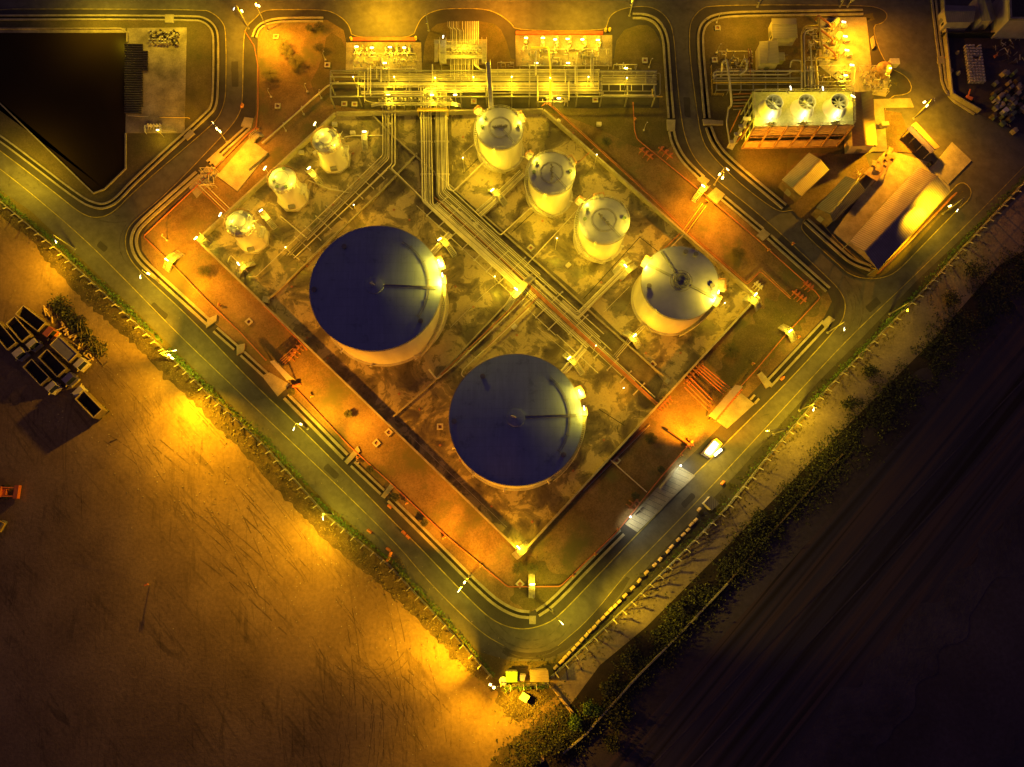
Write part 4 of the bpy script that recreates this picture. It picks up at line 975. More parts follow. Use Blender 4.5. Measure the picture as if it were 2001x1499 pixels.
# steel frame
t = thing('pipe_rack', P(950, 160, 0), 'long steel pipe rack on columns crossing the north side', 'pipe rack')
for x in (646, 700, 752, 800, 850, 900, 950, 1000, 1035, 1080, 1128, 1176, 1226, 1280):
    m = MB(); y0, y1 = (140, 188) if x > 690 else (140, 190)
    a, b = P(x, y0, ZR - .3), P(x, y1, ZR - .3); m.beam(a, b, .3, .3)
    for q in (a, b, a.lerp(b, .5)): m.beam((q.x, q.y, .15), q, .28, .28)
    m.build('rack_frame', 'steel_grey', t)
m = MB()
for y in (138.5, 189, 164):
    m.beam(P(646, y, ZR - .25), P(1284, y, ZR - .25), .2, .3)
m.build('longitudinal_beams', 'steel_grey', t)
for x, y, e in ((690, 150, 2200), (770, 150, 3000), (850, 152, 3600), (925, 150, 3600), (1000, 150, 3000), (1075, 152, 3200), (1150, 150, 2600), (1225, 152, 1800)):
    q = P(x, y, 8.5); m = MB(); m.tube([(q.x, q.y, ZR - .3), q], .06, 5); m.build('added_lamp_pole', 'galvanised', t); m = MB(); m.box(q, (.3, .14, .08)); m.build('added_rack_lamp', 'lamp_white', t); light('POINT', q - Vector((0, 0, .3)), e, YEL, t, .3)  # made-up lamps on poles, added to brighten the rack
m = MB()
for x in list(range(770, 950, 24)) + list(range(963, 1000, 8)) + list(range(1190, 1280, 22)):
    y0, y1 = (166, 176) if x < 1000 else (164, 178)
    m.beam(P(x, y0, ZR + .05), P(x, y1, ZR + .05), .14, .12)
m.build('cross_rungs', 'galvanised', t)
m = MB(); m.beam(P(710, 166, ZR + .1), P(945, 166, ZR + .1), .12, .1); m.beam(P(960, 165, ZR + .1), P(1000, 165, ZR + .1), .12, .1)
railing(m, [P(720, 172, ZR), P(820, 172, ZR)], 1.0, 2.0); m.build('walkway', 'galvanised', t)
# risers that cross above the rack
for x, y0, y1, r, mt, lb in ((712.5, 141, 198, .10, CL, 'slender riser dropping south at the west of the rack'), (724, 128, 187, .12, CL, 'riser beside the first pump pad'), (719, 132, 178, .1, CL, 'short riser beside the first pump pad'),
                             (744.5, 112, 160, .12, GV, 'riser from the bright frame of the first pump pad'), (736, 130, 152, .1, CL, 'stub riser from the first pump pad'), (760, 100, 168, .08, CL, 'thin riser over the rack from the first pump pad'),
                             (845, 126, 158, .16, CL, 'grey riser with a tee by the manifold'), (1035, 128, 168, .08, CL, 'thin pole riser over the middle of the rack'), (1047, 100, 146, .22, GV, 'thick pale riser by the second pump pad'),
                             (1105, 138, 160, .16, CL, 'short riser in the east part of the rack'), (1124, 130, 166, .15, GV, 'first of two close risers from the second pump pad'), (1127.5, 130, 166, .1, CL, 'second of two close risers from the second pump pad'),
                             (1155, 104, 170, .15, CL, 'tall paired riser near the east end, west one'), (1159, 104, 170, .12, CL, 'tall paired riser near the east end, east one'), (1170, 140, 178, .12, DK, 'riser at the joint of the east deck'),
                             (1050.5, 148, 198, .16, CL, 'pale riser dropping to the lit valve skid'), (1112, 160, 194, .16, CL, 'pale riser at the east side of the lit valve skid'), (1262, 141, 162, .1, DK, 'thin riser at the east end of the rack')):
    pipe('riser_pipe', [(x, y0, ZR + .5), (x, y1, ZR + .5), (x, y1 + 2, ZR - 1.2)], r, mt, lb, 'pipe')
pipe('riser_pipe', [(1038, 93, 2.2), (1072, 93, 2.2), (1073, 110, 2.2), (1076, 135, ZR + .6), (1075, 198, ZR + .6)], .2, 'paint_yellow', 'long curved pale pipe from the second pump pad across the whole rack', 'pipe')
pipe('riser_pipe', [(712, 160, 3), (713, 196, 1.5), (725, 200, 1.5), (742, 201, 1.5)], .1, CL, 'pipe turning east below the west end of the rack', 'pipe')
# expansion loops at the ends
pipe('loop_pipe', [(1282, 143, ZR), (1290, 143, ZR), (1290, 186, ZR), (1278, 188, ZR)], .1, DK, 'pipe loop closing the east end of the rack', 'pipe')
pipe('loop_pipe', [(1274, 174, ZR), (1276, 189, ZR), (1294, 189, 2.5)], .12, 'paint_yellow', 'yellow pipe elbow at the east end of the rack', 'pipe')
# bundle going north to the manifold
for k in range(16):
    x = 881 + k * 3.55; r = (.09, .09, .09, .1, .09, .09, .09, .09, .1, .11, .12, .11, .13, .16, .13, .16)[k]
    xx = x if k > 7 else x - 2
    pts = [(xx - (4 if k < 7 else 0), 42, 2.4), (xx - (4 if k < 7 else 0), 52 + k * .6, 2.4), (x, 57 + k * .6, 2.4), (x, 86, 2.4)] if k < 8 else [(x, 42, 2.4), (x, 86, 2.4)]
    pipe('manifold_pipe', pts, r, (DK, GV, DK, CL)[k % 4] if k < 8 else (CL, GV)[k % 2], 'straight pipe of the manifold running north from the valve deck', 'pipe', 'manifold pipes north of the valve deck', .2)
    pipe('manifold_pipe', [(x, 112, 2.4), (x, 128, 2.6), (x, 150 + (k % 4) * 3, ZR + .4)] if k < 13 else [(x, 112, 2.6), (x, 128 + (k - 13) * 3, 3.6), (952, 146 - (k - 13) * 4, 3.8 + .2)], r, (CL, DK)[k % 2] if k < 13 else CL, 'pipe joining the valve deck to the rack' if k < 13 else 'thick pipe sweeping east out of the valve deck', 'pipe', 'pipes between valve deck and rack' if k < 13 else 'thick pipes sweeping east', .9)
t = thing('valve_deck', P(905, 100, 0), 'grating valve deck with stairs over the manifold pipes', 'platform')
lampfix(t, P(866, 72, 4.6), .7, R(80), 'lamp_white'); light('POINT', P(905, 96, 7), 3000, YEL, t, .3); light('POINT', P(905, 60, 6), 1600, YEL, t, .3)  # point lights have no fixture, added to brighten the dim deck
def deckbox(mb, u0, v0, u1, v1, z, th=.12, mat=None):
    q = [P(u0, v0, z), P(u1, v0, z), P(u1, v1, z), P(u0, v1, z)]; mb.prism([(p.x, p.y) for p in q], z - th, z, mat, True)
m = MB()
for b4 in ((872, 87, 942, 94), (872, 107, 942, 115), (860, 78, 872, 124), (942, 78, 951, 124), (848, 78, 862, 85)): deckbox(m, *b4, 3.0)
m.build('deck', 'grating', t)
m = MB()
for y in (87, 94, 107, 115): railing(m, [P(872, y, 3), P(942, y, 3)], 1.0, 1.2)
for x in (860, 872, 942, 951): railing(m, [P(x, 78, 3), P(x, 124, 3)], 1.0, 1.2)
m.build('handrail', 'galvanised', t)
m = MB()
for k in range(16): a, b = P(849, 86 + k * 2.3, 3 - k * .18), P(856, 86 + k * 2.3, 3 - k * .18); m.beam(a, b, .26, .05)
m.build('stairs', 'galvanised', t)
for k in range(16):
    m = MB(); q = P(884 + k * 3.6, 100 + (k % 2) * 2, 2.4); m.lathe(q, [(.22, -.1), (.22, .35), (.07, .4), (.07, .9), (.26, .92), (.26, .98), (.01, 1)], 8)
    m.build('valve', 'galvanised', t)
m = MB()
for x in (861, 880, 905, 930, 950):
    for y in (80, 94, 107, 122): q = P(x, y, 3); m.beam((q.x, q.y, .2), q, .16, .16)
m.build('legs', 'steel_grey', t)
# footbridge over the pipes north of the bund
t = thing('footbridge', P(815, 200, 0), 'long grating footbridge with stairs at both ends over the north pipes', 'footbridge')
m = MB(); deckbox(m, 741, 199, 884, 206, 2.8); m.build('deck', 'grating', t)
m = MB()
for y in (199, 206): railing(m, [P(741, y, 2.8), P(884, y, 2.8)], 1.0, 1.3, .045)
m.build('handrail', 'galvanised', t)
for sx, x0, x1 in ((-1, 741, 725), (1, 884, 902)):
    m = MB()
    for k in range(10):
        f = k / 10; a, b = P(x0 + (x1 - x0) * f, 199 + 4 * f, 2.7 * (1 - f) + .2), P(x0 + (x1 - x0) * f, 206 + 4 * f, 2.7 * (1 - f) + .2); m.beam(a, b, .24, .05)
    m.build('stairs', 'galvanised', t)
m = MB()
for k in range(7):
    a, b = P(745 + k * 22, 199.5, 2.8), P(756 + k * 22, 205.5, 2.8); m.beam(a + Vector((0, 0, .02)), b + Vector((0, 0, .02)), .08, .06)
    for y in (200, 205): q = P(745 + k * 22, y, 2.7); m.beam((q.x, q.y, .2), q, .15, .15)
m.build('bracing', 'galvanised', t)
m = MB()
for k in range(22):
    q = P(748 + k * 6.3 + (k % 3), 193 + (k * 7 % 5), 1.5); m.lathe(q, [(.2, 0), (.2, .35), (.07, .4), (.07, .8), (.26, .82), (.01, .9)], 8)
tag(m.build('valve_row', 'galvanised', None, False, tuple(P(815, 194, 0))), 'row of pipe valves in front of the long footbridge', 'valves')
# crossover steps over pipes and walls
def steps(u, v, ang, label, L=2.6, w=1.1, h=1.6, cat='steps', lamp=None, n=7, plat=1.3, mat='grating'):
    """ang: direction of travel on the ground, degrees"""
    c = P(u, v, h); c.z = .19; t = thing('crossover_steps', c, label, cat); a = R(ang); d = Vector((math.cos(a), math.sin(a), 0)); pr = Vector((-math.sin(a), math.cos(a), 0))
    m = MB(); m.box((c.x, c.y, h), (plat, w, .08), a); m.build('platform', mat, t)
    for sg in (-1, 1):
        m = MB()
        for k in range(n):
            f = (k + 1) / n; q = c + d * sg * (plat / 2 + (L - plat / 2) * f); q.z = h - (h - .25) * f; m.box(q, (.24, w, .05), a)
        for s in (-w / 2, w / 2): m.beam(c + d * sg * plat / 2 + pr * s + Vector((0, 0, h - .25)), c + d * sg * L + pr * s + Vector((0, 0, .02)), .06, .2)
        m.build('stair_flight', mat, t)
    m = MB()
    for s in (-w / 2, w / 2):
        pts = [c - d * L + pr * s, c - d * plat / 2 + pr * s + Vector((0, 0, h - .2)), c + d * plat / 2 + pr * s + Vector((0, 0, h - .2)), c + d * L + pr * s]
        railing(m, pts, 1.0, 1.0, .04)
    m.build('handrail', 'galvanised', t)
    if lamp:
        lx, ly, e, col = lamp; q = P(lx, ly, h + 1.6)
        m = MB(); m.tube([(q.x, q.y, .3), q], .05, 5); m.build('lamp_post', 'galvanised', t)
        lampfix(t, q + Vector((0, 0, .15)), .9, a + R(90), 'lamp_white'); light('POINT', q + Vector((.25, .15, .3)), e * 2.5, col, t, .3)
    return t
S = steps
S(713, 270, -90, 'white lit steps near the northern small tank', 2.4, 1.2, 1.6, lamp=(712, 258, 420, YEL))
S(612, 342, -48, 'bright steps between the northern and middle small tanks', 2.6, 1.3, lamp=(604, 329, 480, YEL))
S(521, 426, -50, 'curved lit steps beside the western small tank', 2.6, 1.3, lamp=(510, 412, 480, YEL))
S(476, 522, 40, 'steps inside the bund near its west corner', 2.4, 1.1, lamp=(466, 516, 400, YEL))
S(336, 508, 55, 'white lit steps over the fire pipe at the west corner', 2.6, 1.4, lamp=(326, 508, 900, AMB))
S(392, 466, -40, 'brightly lit box steps on the west corner of the bund', 1.6, 1.6, 2.0, lamp=(383, 466, 700, YEL))
S(872, 478, -50, 'bright steps over the pipes of the western blue roof tank', 2.9, 1.2, lamp=(859, 468, 620, YEL))
S(1121, 709, -50, 'bright steps over the pipes of the southern blue roof tank', 3.0, 1.2, lamp=(1112, 700, 620, YEL))
S(972, 380, -48, 'bright steps over the bundle below the northern tank', 2.7, 1.3, lamp=(962, 372, 560, YEL))
S(1236, 661, -48, 'white lit steps over the inner wall by the medium tank', 2.4, 1.2, lamp=(1240, 656, 620, YEL))
S(1217, 516, 42, 'first of two close lit steps by the tank with the pale roof', 2.4, 1.2, lamp=(1222, 520, 520, YEL))
S(1229, 528, 42, 'second of two close lit steps, nearer the medium tank', 2.4, 1.2)
S(1016, 567, 52, 'long bright footbridge at the centre of the diagonal corridor', 5.2, 1.3, 2.4, lamp=(1008, 565, 1500, YEL), n=11, plat=4.6)
S(1474, 588, -42, 'lit steps over the wall at the east corner of the bund', 1.9, 1.7, 2.0, lamp=(1476, 576, 900, YEL))
S(1541, 650, -52, 'white lit steps over the red pipe beside the southeast road', 2.2, 1.2, 1.4, lamp=(1544, 647, 900, YEL))
S(1019, 1076, 42, 'lit steps over the wall at the south corner of the bund', 1.9, 1.6, 2.0, lamp=(1013, 1070, 900, YEL))
S(1039, 1146, 90, 'white lit steps over the red pipe at the south corner', 2.3, 1.2, 1.4, lamp=(1040, 1142, 620, YEL))
S(1372, 372, 50, 'white steps under the sodium lamp east of the bund', 2.6, 1.3, 1.8, lamp=(1374, 364, 1500, SOD))
# pump stations -------------------------------------------------------------------
def pump(u, v, label, group, ang=90, s=1.0, mt='pump_green'):
    c = P(u, v, .26); t = thing('pump', c, label, 'pump', group); a = R(ang); d = Vector((math.cos(a), math.sin(a), 0)); pr = Vector((-d.y, d.x, 0))
    m = MB(); m.box(c + Vector((0, 0, .18)), (2.2 * s, .9 * s, .36), a); m.build('base_block', 'concrete_pale', t)
    m = MB(); m.tube([c + d * .2 * s + Vector((0, 0, .75)), c + d * 1.0 * s + Vector((0, 0, .75))], .34 * s, 12); m.build('motor', mt, t, True)
    m = MB(); m.tube([c - d * .75 * s + Vector((0, 0, .75)), c - d * .35 * s + Vector((0, 0, .75))], .42 * s, 12); m.tube([c - d * .4 * s + Vector((0, 0, .75)), c + d * .25 * s + Vector((0, 0, .75))], .1, 8); m.build('casing', 'galvanised', t, True)
    m = MB(); m.tube(fillet([c - d * .55 * s + Vector((0, 0, 1)), c - d * .55 * s + Vector((0, 0, 1.6)), c - d * 1.9 * s + Vector((0, 0, 1.6)), c - d * 1.9 * s + Vector((0, 0, .3))], .3), .13, 7)
    m.tube(fillet([c - d * .9 * s + Vector((0, 0, .75)), c - d * 1.5 * s + Vector((0, 0, .75)), c - d * 1.5 * s + pr * .6 + Vector((0, 0, .75)), c - d * 2.6 * s + pr * .6 + Vector((0, 0, .75))], .3), .15, 7); m.build('pipes', 'pipe_clad', t, True)
    m = MB(); m.lathe(c - d * 1.5 * s + Vector((0, 0, 1.6)), [(.18, 0), (.18, .3), (.06, .35), (.06, .6), (.22, .62), (.01, .68)], 8); m.build('valve', 'pipe_red' if int(u) % 2 else 'galvanised', t)
for i, x in enumerate((698, 709, 720, 729, 756, 767, 778, 792, 802)): pump(x, 98, 'pump on the first, orange lit pad west of the manifold', 'pumps on the western pad', 90, .8)
for i, x in enumerate((1027, 1060, 1088, 1113, 1142, 1170)): pump(x, 84, 'pump on the bright pad east of the manifold', 'pumps on the eastern pad', 90, 1.15, 'galvanised')
rnd = random.Random(5)
def skid(u0, u1, v0, v1, n, label, seed, z=1.2, lamps=()):
    rnd = random.Random(seed); c = P((u0 + u1) / 2, (v0 + v1) / 2, 0); t = thing('pipe_skid', (c.x, c.y, .26), label, 'pipework')
    for k in range(n):
        x, y = rnd.uniform(u0, u1), rnd.uniform(v0, v1); zz = rnd.uniform(.5, z + .8); L = rnd.uniform(4, 14)
        q = [P(x, y, zz), P(x, min(v1, y + L), zz)] if k % 2 else [P(x, y, zz), P(min(u1, x + L * 1.4), y, zz)]
        q = q + [Vector((q[-1].x, q[-1].y, .3))] if k % 3 == 0 else q
        m = MB(); m.tube(fillet(q, .25) if len(q) > 2 else q, rnd.choice((.06, .09, .12)), 6); m.build('pipe', ('pipe_clad', 'galvanised', 'pipe_dark')[k % 3], t, True)
        if k % 2 == 0: m3 = MB(); m3.lathe(q[0], [(.17, -.1), (.17, .3), (.06, .35), (.06, .6), (.22, .62), (.01, .66)], 8); m3.build('valve', 'steel_grey', t)
    m = MB()
    for x in (u0, (u0 + u1) / 2, u1):
        for y in (v0, v1): q = P(x, y, z + .9); m.beam((q.x, q.y, .25), q, .1, .1)
    for y in (v0, v1): m.beam(P(u0, y, z + .9), P(u1, y, z + .9), .1, .1)
    m.build('frame', 'galvanised', t)
    for (x, y, e, col) in lamps:
        q = P(x, y, 2.9); lampfix(t, q + Vector((0, 0, .15)), .8, 0, 'lamp_white'); light('POINT', q - Vector((0, .1, -.3)), e * 2.2, col, t, .3)
    return t
skid(690, 812, 104, 134, 46, 'tangle of small pipes and valves on the first pump pad', 1, lamps=((697, 92, 650, YEL), (727, 94, 650, YEL), (762, 93, 600, YEL), (790, 94, 650, YEL), (752, 124, 500, YEL)))
skid(1016, 1190, 96, 128, 64, 'tangle of pipes and valves on the bright eastern pump pad', 2, lamps=((1028, 75, 650, YEL), (1061, 75, 650, YEL), (1085, 78, 650, YEL), (1109, 77, 650, YEL), (1138, 78, 700, YEL), (1168, 79, 700, YEL), (1048, 124, 450, GRN), (1110, 124, 400, GRN)))
skid(1200, 1245, 126, 140, 12, 'small lit valve skid east of the second pump pad', 3, lamps=((1223, 134, 620, YEL),))
skid(972, 1004, 122, 138, 8, 'small pipe loops north of the rack', 4)
skid(1052, 1110, 186, 199, 26, 'bright white valve skid hanging at the south edge of the rack', 6, lamps=((1077, 190, 700, YEL), (1092, 193, 500, YEL)))
for x in (760, 845, 890): 
    q = P(x, 190, 3.0); t = thing('area_lamp', (q.x, q.y, .2), {760: 'small lamp at the west end of the footbridge', 845: 'small lamp at the middle of the footbridge', 890: 'small lamp at the east end of the footbridge'}[x], 'lamp'); m = MB(); m.tube([(q.x, q.y, .2), (q.x, q.y, 3.8)], .05, 5); m.build('post', 'galvanised', t)
    lampfix(t, Vector((q.x, q.y, 3.9)), .8, 0, 'lamp_white'); light('POINT', (q.x, q.y, 4.3), 1600, YEL, t, .2)
for u0, u1, y, lb in ((690, 812, 78.5, 'red and yellow kerb beam in front of the first pump pad'), (1008, 1178, 66.5, 'bright red kerb beam in front of the eastern pump pad')):
    m = MB(); m.prism([(p.x, p.y) for p in PP([(u0, y - 3), (u1, y - 3), (u1, y + 3), (u0, y + 3)])], .1, .5); o = m.build('kerb_beam', 'kerb_red', None, False, tuple(P(u0, y))); tag(o, lb, 'kerb beam')
for i, (x, y, lb) in enumerate(((687, 78, 'yellow drum at the west end of the first red kerb'), (813, 77, 'yellow drum at the east end of the first red kerb'), (1183, 61, 'first yellow drum by the eastern red kerb'), (1191, 60, 'second yellow drum by the eastern red kerb'))):
    c = P(x, y, .2); m = MB(); m.lathe(c, [(.32, 0), (.32, .3), (.35, .32), (.32, .34), (.32, .85), (.28, .88), (.01, .86)], 16); tag(m.build('drum', 'paint_yellow', None, True, tuple(c)), lb, 'drum', 'yellow drums at the pump pads')
# control frame at the orange slab
skid(390, 420, 328, 362, 26, 'tangle of pipes and frames beside the orange lit control slab', 8, lamps=())
S(500, 266, 42, 'short ladder like steps north of the orange lit slab', 1.5, 1.5, 1.0)
m = MB(); m.prism([(p.x, p.y) for p in PP([(484, 330), (520, 300), (524, 304), (488, 334)])], .3, .8); tag(m.build('low_plinth', 'concrete', None, False, tuple(P(500, 318))), 'narrow plinth along the east edge of the orange lit slab', 'plinth')
# ------------------------------------------------------------------ cooling tower
HT = hgt((1667, 243), (1633, 286))
t = thing('cooling_tower', P(1550, 250, 0), 'yellow lit cooling tower with three fan stacks and brown louvres', 'cooling tower')
c4 = [P(1472, 180, HT), P(1665, 179, HT), P(1668, 243, HT), P(1474, 247, HT)]
m = MB(); m.prism([(p.x, p.y) for p in c4], HT - .3, HT, None, True); m.build('fan_deck', 'tower_deck', t)
ins = [p.lerp(sum(c4, Vector()) / 4, .05) for p in c4]
m = MB(); m.prism([(p.x, p.y) for p in ins], .2, HT - .3); m.build('casing', 'dark_gap', t)
# louvre face along the south side
A, B = c4[3], c4[2]; ax = (B - A).normalized(); nrm = Vector((ax.y, -ax.x, 0)); L = (B - A).length
m = MB(); mp = MB()
for k in range(6):
    f0, f1 = k / 6 + .012, (k + 1) / 6 - .012; a, b = A + ax * L * f0, A + ax * L * f1
    for z0, z1 in ((HT * .60, HT - .35), (.3, HT * .34)):
        m.beam(Vector((a.x, a.y, (z0 + z1) / 2)) + nrm * .1, Vector((b.x, b.y, (z0 + z1) / 2)) + nrm * .1, .12, z1 - z0)
        for s in range(5):
            z = z0 + (z1 - z0) * (s + .5) / 5; m.beam(Vector((a.x, a.y, z)) + nrm * .22, Vector((b.x, b.y, z)) + nrm * .22, .2, .05)
for k in range(7):
    p = A + ax * L * k / 6 + nrm * .3; mp.beam((p.x, p.y, .1), (p.x, p.y, HT), .3, .35)
for z in (HT * .57, HT * .37, .25): mp.beam(Vector((A.x, A.y, z)) + nrm * .35, Vector((B.x, B.y, z)) + nrm * .35, .2, .22)
m.build('louvres', 'louvre', t); mp.build('frame_posts', 'rust_sheet', t)
m = MB(); A2, D2 = c4[3], c4[0]
for z in (HT * .33, HT * .66, HT - .4): m.beam((A2.x, A2.y, z), (D2.x, D2.y, z), .3, .15)
for k in range(5): p = A2.lerp(D2, k / 4); m.beam((p.x, p.y, .1), (p.x, p.y, HT), .25, .25)
m.build('west_frame', 'tower_deck', t)
m = MB(); railing(m, [p + Vector((0, 0, 0)) for p in c4] + [c4[0]], 1.05, 1.8, .04); m.build('deck_rail', 'galvanised', t)
SH = 2.7
for i, (u, v) in enumerate(((1513, 200), (1577, 199), (1641, 198))):
    q = P(u, v, HT + SH); c = Vector((q.x, q.y, HT))
    m = MB(); m.lathe(c, [(2.75, 0), (2.45, .5), (2.15, 1.2), (2.0, 1.9), (2.02, SH), (1.9, SH), (1.88, 1.9), (2.0, 1.0), (2.3, .1)], 48); m.tube(ring(c + Vector((0, 0, 0)), 1.97, c.z + SH + .02, 0, 40), .11, 6, None, False); m.build('fan_stack', 'tower_stack', t, True); light('POINT', c + Vector((.5, -.6, SH + 2.2)), 260, (1, .80, .16), t, .3)  # point light above the stack is added to brighten fan and rim
    m = MB(); m.lathe(c + Vector((0, 0, 1.9)), [(.38, 0), (.38, .35), (.01, .45)], 16)
    for k in range(8):
        a = R(k * 45 + 12 * i); m.box(c + Vector((1.1 * math.cos(a), 1.1 * math.sin(a), 2.0)), (1.5, .42, .05), a, None, ('X', .35))
    fan = m.build('fan', 'fan_blade', t)
    m = MB(); m.lathe(c + Vector((0, 0, 1.2)), [(1.85, 0), (.01, .01)], 32); m.build('fan_well', 'dark_gap' if i == 2 else 'tower_deck', t)
    m = MB(); g = c + Vector((.1, -3.6, 0)); m.box(g + Vector((0, 0, .35)), (.6, .9, .6)); m.tube([g + Vector((0, .4, .45)), g + Vector((0, 1.4, .6))], .1, 6); m.box(g + Vector((-.9, 0, .2)), (.9, .15, .3)); m.box(g + Vector((-.3, -.2, .5)), (1.2, .08, .9)); m.build('fan_motor', 'pump_green', t)
    light('POINT', c + Vector((-.3, -3.1, 1.3)), 500, (1, .80, .22), t, .25)
for u, v in ((1545, 172), (1608, 173)):
    q = P(u, v, HT + 1.6); m = MB(); m.tube([(q.x, q.y, HT - .5), q], .05, 5); m.build('lamp_bracket', 'galvanised', t); lampfix(t, q, 1.0, R(95), 'tube_white'); light('POINT', q + Vector((0, -.4, 3.4)), 1600, YEL, t)
q = P(1667, 188, HT + 1.8); m = MB(); m.tube([(q.x, q.y, HT - .2), q], .05, 5); m.build('lamp_bracket', 'galvanised', t); lampfix(t, q, 1.1, R(-35), 'tube_white'); light('POINT', q + Vector((-.5, 0, .2)), 900, YEL, t)
light('POINT', P(1478, 232, HT + 2), 900, YEL, t)
m = MB()
for f in range(4):
    z0 = HT * (1 - f / 4); a, b = P(1460 - f * 9, 232 + f * 15, z0), P(1452 - f * 9, 247 + f * 15, z0 - HT / 4)
    m.beam(a, b, 1.5, .08); m.beam(a - Vector((.9, 0, 0)), a + Vector((.9, 0, 0)), .9, .08)
    m.beam((a.x, a.y, .1), a, .14, .14)
m.build('stair_tower', 'galvanised', t)
m = MB(); a, b = P(1466, 245, HT), P(1434, 288, .3); m.beam(a + Vector((-.2, .1, 0)), b + Vector((-.2, .1, 0)), .15, .3); m.tube([P(1447, 215, HT * .9), P(1425, 262, 1)], .14, 7); m.build('stair_stringer', 'pipe_rust', t)
light('POINT', P(1455, 262, 5), 330, YEL, t)
# pipes of the cooling works
CW = 'cooling water pipes west of the tower'
for pts, r, mt, lb in (
    ([(1394, 149, 2.5), (1396, 140, 2.5), (1500, 139, 2.5), (1600, 139, 2.5)], .22, CL, 'cooling water pipe, northern of the set'),
    ([(1394, 155, 2.5), (1398, 146, 2.5), (1540, 146, 2.5), (1548, 138, 2.5)], .20, CL, 'cooling water pipe with a bend at its east end'),
    ([(1394, 153, 2.3), (1564, 153, 2.3)], .26, DK, 'dark cooling water pipe, third from the north'),
    ([(1394, 158, 2.3), (1564, 158, 2.3)], .2, DK, 'dark cooling water pipe, fourth from the north'),
    ([(1394, 162, 2.3), (1500, 161, 2.3), (1564, 161, 2.3)], .12, 'paint_yellow', 'thin yellow lined pipe, southernmost of the set'),
    ([(1409, 150, 1.5), (1412, 122, 4.5), (1420, 116, 5), (1426, 160, 5), (1430, 205, 4), (1424, 212, 2)], .26, CL, 'thick pinkish riser arching over the cooling pipes'),
    ([(1445, 147, 3), (1458, 138, 3.5), (1460, 122, 4.5), (1455, 114, 4.5), (1447, 130, 2)], .24, CL, 'hooked pipe rising beside the thick riser'),
    ([(1462, 95, 4), (1466, 135, 4), (1466, 150, 2)], .12, RU, 'slim rust riser, west one of a pair'),
    ([(1466, 95, 4), (1470, 122, 4)], .12, RU, 'slim rust riser, east one of a pair'),
    ([(1424, 210, 2), (1420, 240, 2), (1427, 286, 1)], .2, CL, 'pipe running down to the foot of the tower stairs'),
    ([(1568, 140, 5), (1566, 66, 5), (1573, 50, 5), (1600, 48, 5)], .2, 'paint_yellow', 'tall bent yellow pipe, outermost of three arches'),
    ([(1573, 170, 5), (1571, 68, 5), (1576, 60, 5), (1590, 58, 5)], .16, CL, 'tall bent pipe, middle of three arches'),
    ([(1588, 165, 4.5), (1584, 90, 4.5), (1590, 84, 4.5)], .16, CL, 'tall bent pipe, inner of three arches'),
    ([(1600, 34, 5.5), (1602, 60, 5.5), (1608, 105, 5.5)], .24, 'paint_yellow', 'bright vertical pipe beside the three pumps'),
    ([(1597, 165, 3), (1594, 116, 3), (1600, 112, 3), (1630, 114, 3)], .18, 'paint_yellow', 'pipe turning east to the pump header'),
    ([(1573, 170, 3), (1576, 167, 3), (1668, 168, 3), (1672, 130, 3), (1660, 128, 3)], .1, CL, 'thin lit pipe frame round the lower pumps'),
    ([(1544, 132, 3), (1546, 118, 4), (1566, 118, 4), (1566, 175, 3)], .16, CL, 'pipe arch west of the yellow tray')):
    pipe('cooling_pipe', pts, r, mt, lb, 'pipe', CW, .8)
for k in range(4):
    x = 1576 + k * 6.5; pipe('cooling_pipe', [(x, 130, 2), (x + 3, 175, 2)], .3, (DK, GV)[k % 2], 'thick dark pipe dropping into the north side of the cooling tower', 'pipe', 'thick pipes into the north side of the tower')
for k in range(6):
    pipe('cooling_pipe', [(1433, 184 + k * 6, 1), (1470 - k * 4, 183 + k * 6, 1)], .16, (RU, DK)[k % 2], 'short dark pipe at the west end of the cooling tower', 'pipe', 'short pipes at the west end of the tower')
t = thing('pipe_rack', P(1480, 170, 0), 'low dark pipe rack north of the cooling tower', 'pipe rack')
m = MB()
for x in range(1400, 1570, 24):
    a, b = P(x, 136, 2), P(x, 176, 2); m.beam(a, b, .25, .25)
    for q in (a, b): m.beam((q.x, q.y, .1), q, .2, .2)
for y in (165, 176): m.beam(P(1400, y, 2), P(1566, y, 2), .2, .2)
m.build('frame', 'steel_grey', t)
m = MB(); railing(m, [P(1390, 188, .2), P(1388, 132, .2)], 1.0, 2); railing(m, [P(1390, 188, .2), P(1412, 188, .2)], 1, 2); m.build('handrail', 'paint_yellow', t)
